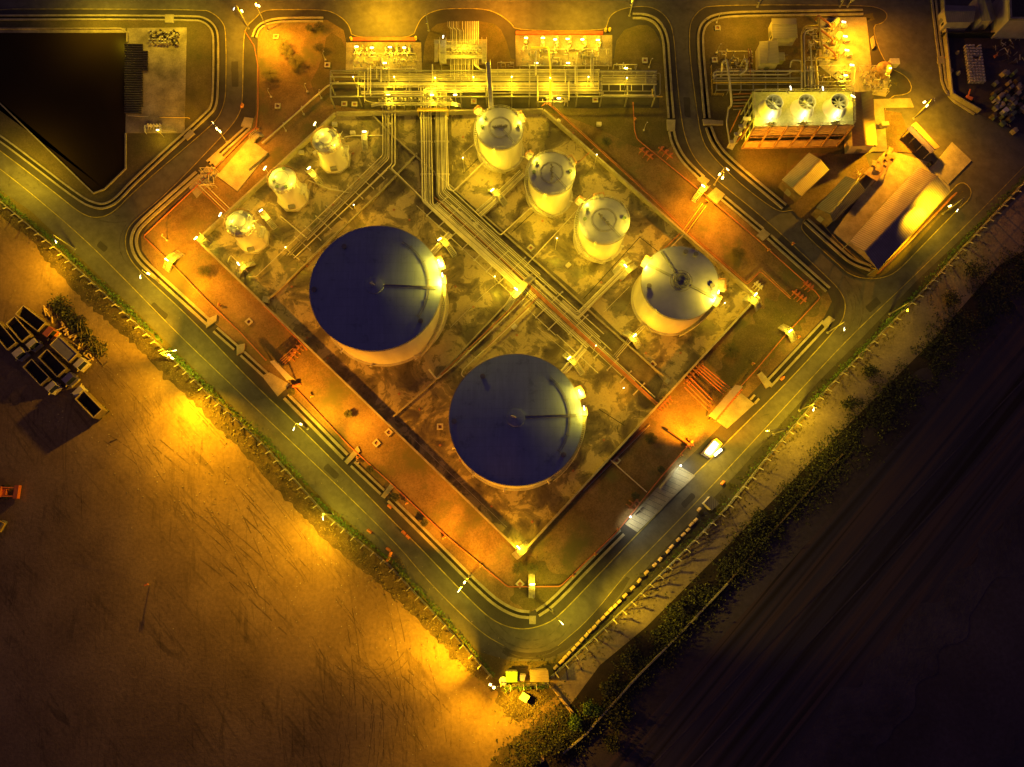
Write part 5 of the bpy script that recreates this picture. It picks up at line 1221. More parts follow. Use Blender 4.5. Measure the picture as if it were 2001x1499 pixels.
# three cooling pumps and lamps
for i, (u, v) in enumerate(((1628, 50), (1633, 78), (1638, 106))):
    nm = ('northern', 'middle', 'southern')[i]
    c = P(u, v, .3); t = thing('cooling_pump', c, nm + ' of three big pumps under the white lamps', 'pump', 'three big cooling pumps'); a = R(50)
    d = Vector((math.cos(a), math.sin(a), 0))
    m = MB(); m.tube([c - d * .9 + Vector((0, 0, 1.2)), c + d * .9 + Vector((0, 0, 1.2))], .75, 16); m.build('motor', 'tower_deck', t, True)
    m = MB(); m.box(c + Vector((0, 0, .35)), (3.6, 1.6, .7), a); m.build('base_block', 'concrete_pale', t)
    m = MB(); m.tube(ring(c + Vector((0, 0, 0)) - d * 1.9, .6, 1.4, 0, 20), .1, 6, None, False); m.tube([c - d * 2.6 + Vector((0, 0, 1)), c - d * 1.0 + Vector((0, 0, 1))], .5, 12); m.tube(fillet([c - d * 2 + Vector((0, 0, 1.2)), c - d * 2 + Vector((-.5, .2, 2)), c + Vector((-4.6, 1.2, 2)), c + Vector((-4.6, 1.2, .5))], .5), .25, 8); m.build('pump_casing', 'pipe_rust', t, True)
    m = MB()
    for k in range(4): m.tube(ring(c + Vector((1.4 + k * .35, -.4 + .2 * k, 0)), .3, .9, 0, 12), .06, 5, None, False)
    m.box(c + Vector((2.4, -.6, .6)), (1.4, .8, .6), .2); m.build('starter_box', 'galvanised', t)
for i, (u, v, nm) in enumerate(((1649, 43, 'topmost'), (1652, 71, 'second from the top'), (1655, 98, 'third from the top'), (1665, 127, 'lowest'))):
    q = P(u, v, 4.2); t = thing('area_lamp', (q.x, q.y, .25), nm + ' of four white lamps along the orange slab', 'lamp', 'white lamps along the orange slab')
    m = MB(); m.tube([(q.x, q.y, .25), q], .05, 5); m.build('post', 'galvanised', t); lampfix(t, q, 1.0, R(-12), 'tube_white', w=.35); light('POINT', q + Vector((-.3, -.1, -.3)), 1000, YEL, t, .3)
skid(1600, 1650, 128, 160, 12, 'greenish tray of pipes north of the tower', 21)
skid(1638, 1662, 138, 158, 24, 'bright double pump skid beside the brown roof', 9, lamps=((1652, 148, 650, YEL),))
skid(1575, 1622, 55, 118, 60, 'dense orange lit pipework beside the three arches', 10)
skid(1680, 1738, 128, 178, 54, 'dense machinery at the orange corner of the cooling works', 11, lamps=((1738, 134, 700, YEL),))
skid(1404, 1470, 100, 135, 26, 'dim pipework at the northwest of the cooling works', 12)
c = P(1722, 142, .3); t = thing('process_vessel', c, 'orange cone topped vessel in the machinery corner', 'vessel'); m = MB(); m.lathe(c, [(1.9, 0), (1.9, 1.6), (1.0, 2.8), (.01, 3.1)], 28); m.build('shell', 'rust_sheet', t, True); m = MB(); m.box(c + Vector((2.6, 1.8, 1.8)), (2.3, 1.6, .12)); m.box(c + Vector((2.6, 1.8, 1.0)), (2.1, 1.4, 1.5)); m.build('control_box', 'galvanised', t)
# small sheds
def gable(name, label, ridge, eave_a, eave_b, hr, he, mat_a, mat_b, wallmat='wall_cream', cat='building', openside=False, overhang=.25):
    """ridge: 2 px points; eave_a/eave_b: px of the eave corners on either side, matching order"""
    r0, r1 = P(*ridge[0], hr), P(*ridge[1], hr); a0, a1 = P(*eave_a[0], he), P(*eave_a[1], he); b0, b1 = P(*eave_b[0], he), P(*eave_b[1], he)
    c = (a0 + a1 + b0 + b1) / 4; t = thing(name, (c.x, c.y, .1), label, cat)
    for (e0, e1, mt) in ((a0, a1, mat_a), (b0, b1, mat_b)):
        m = MB(); n = (e1 - e0).cross(r0 - e0).normalized(); n = n if n.z > 0 else -n
        top = [e0, e1, r1, r0]; 
        if (top[1] - top[0]).cross(top[2] - top[0]).z < 0: top = top[::-1]
        bot = [p - n * .1 for p in top]
        m.add(top + bot, [(0, 1, 2, 3), (7, 6, 5, 4)] + [(i, i + 4, (i + 1) % 4 + 4, (i + 1) % 4) for i in range(4)]); m.build('roof_slope', mt, t)
    m = MB(); m.beam(r0 + Vector((0, 0, .05)), r1 + Vector((0, 0, .05)), .35, .08); m.build('ridge_cap', mat_b, t)
    # walls inset under the eaves
    k = [p.lerp(c, .07) for p in (a0, a1, b1, b0)]; g0, g1 = r0.lerp(c, .05), r1.lerp(c, .05)
    if not openside:
        m = MB(); v = [(p.x, p.y, .05) for p in k] + [(p.x, p.y, he - .12) for p in k] + [(g0.x, g0.y, hr - .2), (g1.x, g1.y, hr - .2)]
        m.add(v, [(0, 1, 5, 4), (1, 2, 6, 9, 5), (2, 3, 7, 6), (3, 0, 4, 8, 7)]); m.build('wall', wallmat, t)
        for s, (w0, w1) in enumerate(((k[0], k[3]), (k[1], k[2]))):
            mid = (w0 + w1) / 2; dd = (w1 - w0); out = (mid - c).normalized() * .03; m = MB(); m.beam(Vector((mid.x, mid.y, 1.1)) - dd * .14 + out, Vector((mid.x, mid.y, 1.1)) + dd * .14 + out, .06, 2.1); m.build('door', 'steel_grey', t)
            if s == 0:
                for f in (.3, -.3):
                    m = MB(); m.beam(Vector((mid.x, mid.y, 1.7)) + dd * (f - .07) + out, Vector((mid.x, mid.y, 1.7)) + dd * (f + .07) + out, .06, .9); m.build('window', 'glass_dark', t)
    else:
        m = MB()
        for (w0, w1) in ((k[0], k[1]), (k[3], k[2])):
            for i in range(4): p = w0.lerp(w1, i / 3); m.beam((p.x, p.y, .05), (p.x, p.y, he - .1), .16, .16)
        m.build('posts', 'steel_grey', t)
    return t
gable('substation', 'long brown ribbed roof building beside the cooling tower', ((1680, 180), (1692, 284)), ((1661, 180), (1666, 286)), ((1704, 177), (1714, 284)), 5.2, 4.3, 'roof_brown', 'roof_brown')
gable('warehouse', 'largest warehouse with a ribbed metal roof, bright yellow at one end', ((1832, 344), (1690, 492)), ((1795, 325), (1660, 472)), ((1857, 374), (1716, 528)), 7.0, 5.6, 'roof_zinc', 'roof_zinc', openside=True)
gable('shed', 'shed with an olive and orange roof above the driveway', ((1604, 312), (1549, 368)), ((1581, 298), (1528, 351)), ((1620, 332), (1566, 384)), 4.6, 3.8, 'roof_olive', 'roof_orange', 'crate_brown')
gable('shed', 'shed with a dark teal roof between the olive shed and the warehouse', ((1677, 352), (1622, 418)), ((1652, 344), (1594, 406)), ((1691, 373), (1628, 434)), 4.8, 3.9, 'roof_teal', 'roof_teal', 'crate_brown')
gable('bike_shelter', 'narrow shelter with one violet and one orange roof slope', ((1782, 244), (1828, 291)), ((1772, 252), (1819, 300)), ((1790, 238), (1836, 287)), 3.4, 2.8, 'roof_blue', 'roof_orange', openside=True)
gable('shed', 'yellow roofed shed with a small annex, dark lawn behind it', ((1501, 80), (1501, 124)), ((1484, 81), (1485, 125)), ((1520, 79), (1523, 124)), 3.8, 3.5, 'roof_yellow', 'roof_yellow')
gable('shed', 'yellow roofed shed nearest the top road', ((1508, 48), (1557, 48)), ((1508, 36), (1556, 36)), ((1510, 74), (1559, 74)), 3.8, 3.2, 'roof_yellow', 'roof_yellow')
m = MB(); q = P(1526, 112, 1.5); m.box((q.x, q.y, .9), (1.4, 2.0, 1.7)); m.box((q.x, q.y, 1.8), (1.7, 2.3, .12)); tag(m.build('annex_cabinet', 'roof_yellow', None, False, (q.x, q.y, 0)), 'yellow cabinet against the shed beside the dark lawn', 'cabinet')
for pts, lb, mt in (([(1528, 356), (1560, 387), (1552, 394), (1522, 362)], 'low timber stack in front of the olive roof shed', 'crate_brown'), ([(1598, 412), (1624, 435), (1612, 445), (1590, 420)], 'pallet load in front of the teal roof shed', 'crate_brown')):
    qs = PP(pts); t = thing('timber_stack', qs[0], lb, 'timber'); 
    for k in range(5):
        m = MB(); a, b = qs[0].lerp(qs[3], (k + .5) / 5), qs[1].lerp(qs[2], (k + .5) / 5); m.beam(a + Vector((0, 0, .5 + .08 * (k % 2))), b + Vector((0, 0, .5)), .32, .7); m.build('timber', mt, t)
# lean-to under rusty sheets
t = thing('scrap_shelter', P(1722, 325, 0), 'shelter covered with loose rusty sheets', 'shelter'); q4 = [P(1735, 291, 3.2), P(1753, 308, 3.2), P(1713, 354, 3.0), P(1688, 339, 3.0)]
m = MB(); m.prism([(p.x, p.y) for p in q4], 2.95, 3.05, None, True); m.build('roof', 'rust_sheet', t)
rnd = random.Random(3)
for k in range(9):
    f, g = rnd.random() * .8, rnd.random() * .7; p = (q4[0].lerp(q4[1], f)).lerp(q4[3].lerp(q4[2], f), g); m = MB(); m.box((p.x, p.y, 3.15 + k * .03), (rnd.uniform(1, 2.4), rnd.uniform(.8, 1.4), .04), rnd.uniform(.5, 1.3), None, ('X', rnd.uniform(-.12, .12))); m.build('loose_sheet', 'rust_sheet', t)
m = MB()
for p in q4: e = p.lerp(sum(q4, Vector()) / 4, .08); m.beam((e.x, e.y, .1), (e.x, e.y, 3), .14, .14)
m.build('posts', 'bark', t)
m = MB(); rnd = random.Random(4)
for k in range(14): p = P(rnd.uniform(1674, 1688), rnd.uniform(333, 352), .4); m.beam(p, p + Vector((rnd.uniform(-.8, .8), rnd.uniform(-.8, .8), rnd.uniform(0, .6))), .06, .06)
tag(m.build('scrap_heap', 'galvanised', None, False, tuple(P(1681, 343))), 'heap of scrap bars beside the rusty shelter', 'scrap')
for u, v, lb, dims in ((1725, 247, 'pale box on the strip beside the brown roof building', (1.7, 1.0, 1.1)), (1815, 323, 'dark bin at the edge of the lit yard', (.6, .9, .9))):
    q = P(u, v, .3); m = MB(); m.box(q + Vector((0, 0, dims[2] / 2)), dims, .1); m.box(q + Vector((0, 0, dims[2] + .04)), (dims[0] + .12, dims[1] + .12, .1), .1); tag(m.build('storage_box', 'concrete_pale' if u < 1800 else 'rubber', None, False, tuple(q)), lb, 'box')
m = MB(); a, b = P(1870, 376, 2), P(1722, 530, 2); m.beam(a - Vector((0, 0, 1.0)), b - Vector((0, 0, 1.0)), .25, 2.0); tag(m.build('side_wall', 'pipe_rust', None, False, (a.x, a.y, 0)), 'rust toned wall running along the roadside of the warehouse', 'wall')
q = P(1700, 85, .25); m = MB(); m.prism([(p.x, p.y) for p in PP([(1699, 78), (1704, 74), (1707, 94), (1703, 99)])], .2, .9); tag(m.build('planter', 'concrete', None, False, tuple(q)), 'small pale planter right of the orange slab', 'planter')
# ------------------------------------------------------------------ street lamps and floodlights
def street_lamp(base, heads, h, label, lights=(), bar=None, group='street lamps round the works', bar_lit=True, z0=.15, mat='lamp_sodium'):
    b = P(base[0], base[1], z0); t = thing('street_lamp', b, label, 'street lamp', group)
    hs = [P(u, v, h) for u, v in heads]; bars = [P(bar[0], bar[1], h - .6)] if bar else []
    top = sum(hs, Vector()) / len(hs) if hs else bars[0]
    knee = Vector((b.x, b.y, h - .9)).lerp(Vector((top.x, top.y, h - .9)), .0)
    m = MB(); m.tube([b, Vector((b.x, b.y, h * .5)), knee], .11, 8, None, True, [.15, .12, .09]); m.lathe(b, [(.3, 0), (.3, .12), (.14, .16)], 12); m.build('pole', 'steel_grey', t, True)
    m = MB()
    for q in hs + bars: m.tube([knee, (knee + q) / 2 + Vector((0, 0, .35)), q], .055, 6)
    m.build('arm', 'steel_grey', t, True)
    for q in hs:
        m = MB(); d = (q - knee); d.z = 0; a = math.atan2(d.y, d.x)
        m.box(q + Vector((0, 0, .12)), (.6, .34, .14), a); m.build('lamp_head', 'steel_grey', t)
        m = MB(); m.box(q, (.56, .36, .1), a); m.box(q + Vector((0, 0, .22)), (.42, .26, .08), a); m.build('lamp_glass', mat, t)
    if bar:
        q = bars[0]; d = (q - knee); a = math.atan2(d.y, d.x); m = MB(); m.box(q, (.8, .16, .1), a); m.build('tube_lamp', 'tube_white' if bar_lit else 'lamp_off', t)
    for L in lights:
        (u, v), z, e, col = L[:4]
        if len(L) > 4: light('SPOT', P(u, v, z), e, col, t, .35, L[5], P(*L[4]), 1.0)
        else: light('SPOT', P(u, v, z), e, col, t, .3, 158, P(u, v, z) - Vector((0, 0, 5)), .7)
    return t
SL = street_lamp
K = 1000
SL((486, 56), [(473, 22)], 9, 'bright sodium street lamp north of the palm shrubs', [((473, 22), 8.6, 16 * K, AMB)], (457, 17))
SL((524, 59), [(501, 10), (506, 12)], 10, 'tall leaning looking floodlight mast at the top left corner of the gravel', [((503, 12), 9.8, 30 * K, SOD, (590, 120), 110), ((500, 4), 9.8, 10 * K, SOD)])
SL((443, 277), [(424, 252), (430, 257)], 9, 'glowing twin head sodium lamp over the curve by the control slab', [((427, 255), 8.6, 6 * K, SOD), ((427, 255), 8.6, 20 * K, SOD, (475, 330), 130), ((425, 252), 8.8, 30 * K, AMB, (325, 160), 55)], (416, 240))
SL((1396, 361), [(1406, 341), (1412, 348)], 9, 'glowing twin head sodium lamp over the road east of the tank farm', [((1409, 345), 8.6, 5 * K, AMB), ((1405, 349), 8.8, 30 * K, SOD, (1365, 450), 115), ((1410, 344), 8.8, 70 * K, SOD, (1570, 262), 60)], (1422, 331))
SL((1785, 232), [(1806, 200), (1811, 207)], 9, 'glowing twin head sodium lamp over the junction by the storage yard', [((1809, 203), 8.6, 22 * K, AMB), ((1809, 206), 8.8, 34 * K, SOD, (1830, 340), 110), ((1805, 206), 8.9, 70 * K, SOD, (1720, 420), 70), ((1800, 210), 8.9, 65 * K, AMB, (1590, 350), 60)], (1826, 195), bar_lit=False)
SL((312, 552), [(290, 535)], 9, 'sodium floodlight on the road side of the west corner', [((291, 534), 8.8, 26 * K, SOD, (370, 495), 120), ((295, 538), 8.8, 44 * K, SOD, (420, 580), 70), ((292, 530), 8.8, 44 * K, SOD, (360, 400), 70), ((280, 540), 8.6, 3 * 2.2 * K, GRN)], (274, 541))
SL((348, 708), [(331, 694), (337, 700)], 9, 'twin floodlight on the left fence shining over the truck yard', [((330, 701), 8.8, 5 * K, AMB, (300, 790), 150), ((337, 692), 8.8, 7 * K, GRN), ((331, 700), 8.9, 32 * K, AMB, (170, 830), 88), ((332, 703), 8.9, 62 * K, AMB, (350, 900), 84), ((333, 704), 8.9, 96 * K, AMB, (430, 930), 84), ((333, 704), 8.9, 90 * K, AMB, (540, 1090), 56), ((328, 697), 8.9, 120 * K, AMB, (150, 520), 90)], (341, 685))
SL((601, 838), [(588, 829)], 9, 'floodlight on the southwest road facing the blue roof tanks', [((590, 827), 8.8, 30 * K, SOD, (670, 740), 120), ((592, 828), 8.8, 46 * K, SOD, (550, 650), 66), ((594, 830), 8.8, 52 * K, SOD, (780, 860), 66), ((582, 835), 8.6, 3.4 * 2.2 * K, GRN)], (574, 838))
SL((650, 1006), [], 9, 'lamp with a pale tube on the left fence, midway down', [((634, 1008), 8.5, 6.6 * K, GRN), ((625, 1020), 8.5, 22 * K, AMB, (570, 1120), 135)], (631, 1013))
SL((918, 1126), [(908, 1138)], 9, 'floodlight near the south corner facing the southern tank', [((908, 1134), 8.8, 34 * K, SOD, (975, 1010), 120), ((905, 1130), 8.8, 56 * K, SOD, (820, 950), 66), ((900, 1150), 8.6, 3.2 * 2.2 * K, GRN)], (897, 1154))
SL((1078, 1193), [], 9, 'lamp with a pale tube at the inside of the south bend', [((1095, 1212), 8.5, 8 * K, GRN), ((1099, 1218), 8.5, 70 * K, YEL, (1330, 1140), 60)], (1098, 1218))
SL((980, 1328), [(958, 1338), (965, 1344)], 8, 'twin floodlight by the huts at the bottom of the left fence', [((955, 1344), 7.8, 6 * K, AMB, (900, 1420), 150), ((955, 1345), 7.9, 32 * K, AMB, (870, 1460), 90), ((955, 1340), 7.9, 66 * K, AMB, (810, 1250), 92), ((955, 1340), 7.9, 110 * K, AMB, (690, 1180), 58), ((966, 1345), 7.8, 34 * K, AMB, (1050, 1470), 110), ((960, 1340), 7.8, 26 * K, AMB, (1065, 1330), 90)])
SL((1842, 418), [(1856, 403)], 9, 'lamp with a white tube on the road beside the warehouse', [((1845, 392), 9.9, 17 * K, AMB, (1780, 405), 125), ((1845, 394), 9.9, 62 * K, AMB, (1730, 470), 56), ((1866, 410), 8.6, 4 * K, YEL)], (1871, 411))
SL((1617, 650), [], 9, 'lamp with a white tube at the east corner of the diamond', [((1645, 646), 8.6, 5 * K, YEL)], (1650, 643))
SL((1562, 802), [], 9, 'lamp on the right fence beside the sandy track', [((1588, 800), 8.5, 11 * K, YEL)], (1590, 800))
SL((1738, 614), [], 9, 'unlit lamp on the right fence above the wide bend', [((1772, 607), 8.5, 2.6 * K, YEL)], (1774, 605), bar_lit=False)  # lamp is off; a weak light is added to brighten the track
SL((147, 487), [], 9, 'lamp with a white tube at the upper end of the left fence', [((112, 472), 8.5, 4 * K, YEL), ((108, 478), 8.5, 26 * K, AMB, (30, 560), 110)], (109, 472))
SL((1511, 849), [], 9, 'unlit lamp whose arm reaches over the southeast road', [((1500, 842), 8.5, 3.2 * K, YEL)], (1500, 842), bar_lit=False)  # off as well; its yellow light is added for the track
SL((1480, 14), [(1483, 4)], 9, 'lamp at the top edge above the cooling works', [((1475, 0), 9, 9 * K, AMB)], mat='lamp_off')  # lamp is off; the amber light on the road is added
SL((1641, 13), [(1645, 1)], 9, 'first of two lamps at the top edge above the white pump lamps', [((1690, 40), 9, 8 * K, SOD)], mat='lamp_off')  # lamp is off; an added sodium light stands over the slab
SL((1656, 13), [(1668, 0)], 9, 'second of two lamps at the top edge above the white pump lamps', [((1672, 10), 9.5, 30 * K, SOD, (1710, 110), 110)], mat='lamp_off')  # lamp is off; its sodium beam is added
SL((1230, 31), [(1233, 8)], 8, 'small lamp at the end of the drain by the eastern lobe', [((1233, 2), 8, 5 * K, YEL)], mat='lamp_off')  # lamp is off; a yellow light is added near its head
SL((838, 60), [(834, 44)], 7, 'slim lamp on the lawn left of the manifold', [], mat='lamp_off')
SL((770, -30), [(760, -45)], 9, 'unseen lamp added on the top road beyond the first pump pad', [((740, -20), 9, 26 * K, AMB)])  # the out-of-view lamps that end this list are added to brighten the roads
SL((1240, -40), [(1250, -55)], 9, 'unseen lamp added on the top road beyond the eastern pump pad', [((1130, -15), 9, 12 * K, AMB), ((980, -20), 9, 20 * K, SOD)])
SL((200, -20), [(190, -35)], 9, 'unseen lamp added on the top road beyond the pond', [((165, -8), 9, 9 * K, YEL), ((320, 0), 9, 8 * K, YEL)])
SL((-60, 340), [(-50, 325)], 9, 'unseen lamp added on the road at the far left', [((-5, 312), 9, 12 * K, YEL)])
# floodlit spots that light the east side
q = P(1392, 876, 3.2); t = thing('guard_booth', P(1394, 884, .15), 'small booth glowing white on the southeast road', 'booth')
m = MB(); c4 = [P(1376, 884, 3.0), P(1398, 858, 3.0), P(1410, 868, 3.0), P(1390, 893, 3.0)]; m.prism([(p.x, p.y) for p in c4], .2, 2.4); m.build('cabin', 'wall_cream', t)
m = MB(); c5 = [P(1378, 883, 3.1), P(1396, 862, 3.1), P(1404, 868, 3.1), P(1387, 889, 3.1)]; m.prism([(p.x, p.y) for p in c5], 2.9, 3.05, None, True); m.build('light_panel', 'canopy_hot' if 'canopy_hot' in M else 'lamp_white', t)
m = MB()
for p in c4: m.tube([(p.x, p.y, .2), (p.x, p.y, 3.6)], .05, 5)
m.build('corner_posts', 'paint_yellow', t); m = MB()
railing(m, c4 + [c4[0]], .6, 1); m.build('frame', 'paint_yellow', t)
m = MB(); a, b = P(1396, 890, 2.6), P(1410, 878, 2.6); m.beam(a, b, .5, .12); m.build('sign_board', 'lamp_white', t)
light('SPOT', P(1384, 870, 6.0), 60 * K, SOD, t, .4, 100, P(1320, 790), 1.0); light('SPOT', P(1397, 880, 7.5), 9 * K, YEL, t, .4, 150, P(1420, 900), 1.0)
light('SPOT', P(1395, 860, 6.5), 26 * K, SOD, t, .4, 90, P(1430, 810), 1.0)
for (u, v, e, lb) in ((1330, 910, 6500, 'white lamp at the top end of the paved bay'), (1232, 1010, 5500, 'white lamp at the low end of the paved bay')):
    q = P(u, v, 3.2); t = thing('area_lamp', (q.x, q.y, .2), lb, 'lamp'); m = MB(); m.tube([(q.x, q.y, .2), q], .06, 6); m.build('post', 'galvanised', t)
    m = MB(); m.lathe(q, [(.01, -.1), (.2, 0), (.2, .15), (.01, .2)], 12); m.build('lamp_head', 'lamp_white', t); light('SPOT', q, e, COOL, t, .2, 160, P(u + 16, v + 18), 1.0)
q = P(308, 254, 3.2); t = thing('area_lamp', (q.x, q.y, .2), 'lamp over the white pump rail beside the pond', 'lamp'); m = MB(); m.tube([(q.x, q.y, .2), q], .05, 5); m.build('post', 'galvanised', t); lampfix(t, q, .6, 0, 'lamp_white'); light('POINT', q + Vector((0, -.5, 0)), 700, YEL, t, .25)
# made-up lamp posts in the bund, added to even out the yellow light
def mast(u, v, h, e, col, label):
    b = P(u, v, .19); q = Vector((b.x, b.y, h)); t = thing('added_lamp_post', b, label, 'lamp post', 'slim lamp posts added in the tank farm')
    m = MB(); m.tube([b, q], .05, 6); m.build('post', 'galvanised', t); m = MB(); m.box(q, (.28, .14, .08), .7); m.build('lamp_head', 'lamp_white', t)
    light('POINT', q - Vector((0, 0, .3)), e, col, t, .3)
mast(908, 336, 6.5, 2191, YEL, 'added slim lamp post on the bund floor west of the northern tank')
mast(1160, 330, 6.5, 1606, YEL, 'added slim lamp post on the bund floor east of the middle tank')
mast(968, 560, 6.5, 2191, YEL, 'added slim lamp post on the stained floor between the big tanks')
mast(1085, 488, 6.5, 2191, YEL, 'added slim lamp post between the corridor and the pale roof tank')
mast(703, 425, 6.5, 1752, AMB, 'added slim lamp post north of the western big tank')
mast(575, 505, 6.5, 1314, AMB, 'added slim lamp post beside the low wall west of the big tank')
mast(1210, 770, 6.5, 1606, AMB, 'added slim lamp post on the floor near the southeast wall')
mast(1158, 690, 6.5, 1314, YEL, 'added slim lamp post southeast of the central footbridge')
mast(1400, 610, 6.5, 1899, YEL, 'added slim lamp post on the floor beyond the medium tank')
# ------------------------------------------------------------------ inspection pits with slim posts
for i, (u, v, rz, lb) in enumerate(((540, 73, 0, 'by the street mast'), (640, 128, 0, 'beside the first pump pad'), (543, 208, 0, 'on the gravel below the palm shrubs'), (673, 204, 0, 'west of a pair under the rack'), (693, 205, 0, 'east of a pair under the rack'),
        (926, 199, 0, 'on the grass left of the access bridge'), (1163, 196, 0, 'south of the rack end'), (1260, 119, 0, 'inside the eastern lobe'), (1402, 56, 0, 'at the top corner of the cooling works'), (1396, 118, 0, 'on the dark lawn of the cooling works'),
        (340, 501, 45, 'near the west corner steps'), (487, 629, 45, 'on the dim gravel southwest of the bund'), (736, 866, 45, 'beside the red pipe in orange light'), (760, 845, 45, 'against the southwest bund wall'), (1016, 1141, 45, 'left of the steps at the south corner'),
        (860, 834, 0, 'on the floor left of the southern tank'), (1205, 900, 45, 'by the southeast wall'), (1275, 712, 40, 'on the orange floor below the medium tank'), (1037, 485, 45, 'between the corridor and the middle tank'))):
    c = P(u, v, .16); t = thing('inspection_pit', c, 'square concrete inspection pit ' + lb, 'inspection pit', 'square inspection pits'); a = R(rz)
    m = MB()
    for k in range(4):
        aa = a + k * math.pi / 2; m.box(c + Vector((.52 * math.cos(aa), .52 * math.sin(aa), .15)), (.32, 1.36 if k % 2 == 0 else .72, .34), aa)
    m.build('rim', 'concrete_pale', t); m = MB(); m.box(c + Vector((0, 0, .05)), (.76, .76, .06), a); m.build('cover', 'pipe_rust', t)
for i, (u, v, lb) in enumerate(((636, 118, 'slim post by the pit beside the first pump pad'), (530, 190, 'bent slim post above the gravel pit'), (601, 180, 'slim post north of the slanting pipe'), (628, 192, 'slim post beside the thick slanting pipe'), (594, 224, 'short slim post on the gravel slope'), (559, 256, 'slim post near the orange control slab'),
        (1268, 132, 'slanted slim post at the east end of the rack'), (1400, 45, 'slim post in the corner of the cooling works'), (1400, 104, 'slim post on the dark lawn'), (327, 470, 'short slim post near the west corner pit'), (700, 905, 'slim post over the red pipe'), (1258, 255, 'slim post on the dark lawn')) ):
    c = P(u, v, .16); m = MB(); m.tube([c, c + Vector((0, 0, 2.6)), c + Vector((.25, .2, 2.9))], .06, 6); m.box(c + Vector((.3, .25, 2.95)), (.3, .16, .12)); m.box(c + Vector((0, 0, .15)), (.4, .4, .3)); tag(m.build('marker_post', 'galvanised', None, False, tuple(c)), lb, 'post', 'slim posts on the gravel')
# ------------------------------------------------------------------ fences
def fence(pts, step, out, label, lean):
    q = PP(pts, .05); c = q[len(q) // 2]; t = thing('fence', c, label, 'fence')
    tot = 0; posts = []; acc = step * .5
    for i in range(len(q) - 1):
        L = (q[i + 1] - q[i]).length
        while acc < L: posts.append((q[i].lerp(q[i + 1], acc / L), (q[i + 1] - q[i]).normalized())); acc += step
        acc -= L
    for p, d in posts:
        nr = Vector((-d.y, d.x, 0)) * out; m = MB(); tp = p + Vector((0, 0, 2.2)); m.beam(p, tp, .17, .17); m.beam(tp, tp + nr * .75 + Vector((0, 0, .45)), .16, .14); m.beam(tp, tp - nr * .3 + Vector((0, 0, .1)), .14, .12)
        m.build('fence_post', 'concrete_pale', t)
    m = MB(); ribbon(m, q, .14, .5, False, None, .5); m.build('base_wall', 'concrete', t)
    m = MB()
    for z in (.9, 1.5, 2.1): m.tube([p + Vector((0, 0, z)) for p in q], .022, 4)
    for i in range(len(q) - 1):
        L = (q[i + 1] - q[i]).length; n = int(L / .9)
        for k in range(n):
            a, b = q[i].lerp(q[i + 1], k / n), q[i].lerp(q[i + 1], (k + 1) / n); m.beam(a + Vector((0, 0, .5)), b + Vector((0, 0, 2.1)), .012, .012); m.beam(b + Vector((0, 0, .5)), a + Vector((0, 0, 2.1)), .012, .012)
    m.build('wire_mesh', 'steel_grey', t)
fence([(-40, 358), (0, 392), (118, 492), (215, 583), (320, 682), (430, 790), (520, 872), (640, 1008), (760, 1102), (870, 1220), (962, 1322)], 2.62, -1, 'left boundary fence with angled concrete posts, grown with green hedge', 1)
fence([(1076, 1322), (1120, 1282), (1240, 1170), (1330, 1082), (1420, 990), (1500, 890), (1600, 775), (1700, 672), (1800, 570), (1900, 462), (1985, 372), (2120, 230)], 2.62, -1, 'right boundary fence with angled concrete posts above the dark bank', 1)
fence([(985, 1338), (1072, 1334)], 2.6, -1, 'short fence with pale posts joining the two boundaries behind the huts', 1)
# vegetation ---------------------------------------------------------------------
def leaves(mb, c, n, rx, ry, rz, s, rnd, ang=0):
    ca, sa = math.cos(ang), math.sin(ang)
    for _ in range(n):
        x, y, z = rnd.gauss(0, .5) * rx, rnd.gauss(0, .5) * ry, abs(rnd.gauss(0, .5)) * rz
        p = Vector((c.x + x * ca - y * sa, c.y + x * sa + y * ca, c.z + z)); a = rnd.uniform(0, 6.28); tl = rnd.uniform(-.9, .9); L = s * rnd.uniform(.6, 1.5); W = L * .42
        d = Vector((math.cos(a) * math.cos(tl), math.sin(a) * math.cos(tl), math.sin(tl))); w = d.cross(Vector((rnd.uniform(-.4, .4), rnd.uniform(-.4, .4), 1))).normalized() * W
        mb.add([p - d * L * .5, p + w, p + d * L * .6, p - w], [(0, 1, 2, 3)])
def hedge(pts, dens, label, w, h, seed, gaps=(), s=.26):
    rnd = random.Random(seed); q = PP(pts, .1); m = MB(); mm = MB()
    for i in range(len(q) - 1):
        L = (q[i + 1] - q[i]).length; d = (q[i + 1] - q[i]).normalized(); n = int(L / .55)
        for k in range(n):
            c = q[i].lerp(q[i + 1], (k + rnd.random()) / n); f = .55 + .75 * abs(math.sin(c.x * .9 + seed) * math.cos(c.x * .37 + c.y * .21))
            leaves(m, c + Vector((0, 0, .3)), int(dens * f), w * f, w * f, h * f, s, rnd)
    c = q[len(q) // 2]; return m
m = hedge([(-30, 352), (30, 408), (122, 484), (222, 577), (318, 668)], 24, '', .75, 1.6, 1)
tag(m.build('hedge', 'leaf_hedge', None, False, tuple(P(122, 484))), 'green climbing hedge along the upper part of the left fence', 'hedge')
m = hedge([(331, 684), (440, 788), (526, 866), (604, 950)], 22, '', .8, 1.6, 2)
tag(m.build('hedge', 'leaf_hedge', None, False, tuple(P(440, 788))), 'green climbing hedge along the middle of the left fence', 'hedge')
m = hedge([(612, 966), (648, 1004), (768, 1098), (878, 1216), (966, 1318)], 16, '', .7, 1.4, 3)
tag(m.build('hedge', 'leaf_hedge', None, False, tuple(P(768, 1098))), 'thinner green hedge along the lower left fence towards the huts', 'hedge')
m = hedge([(1590, 778), (1700, 664), (1800, 560), (1900, 452), (1985, 362), (2060, 285)], 16, '', .75, 1.4, 4)
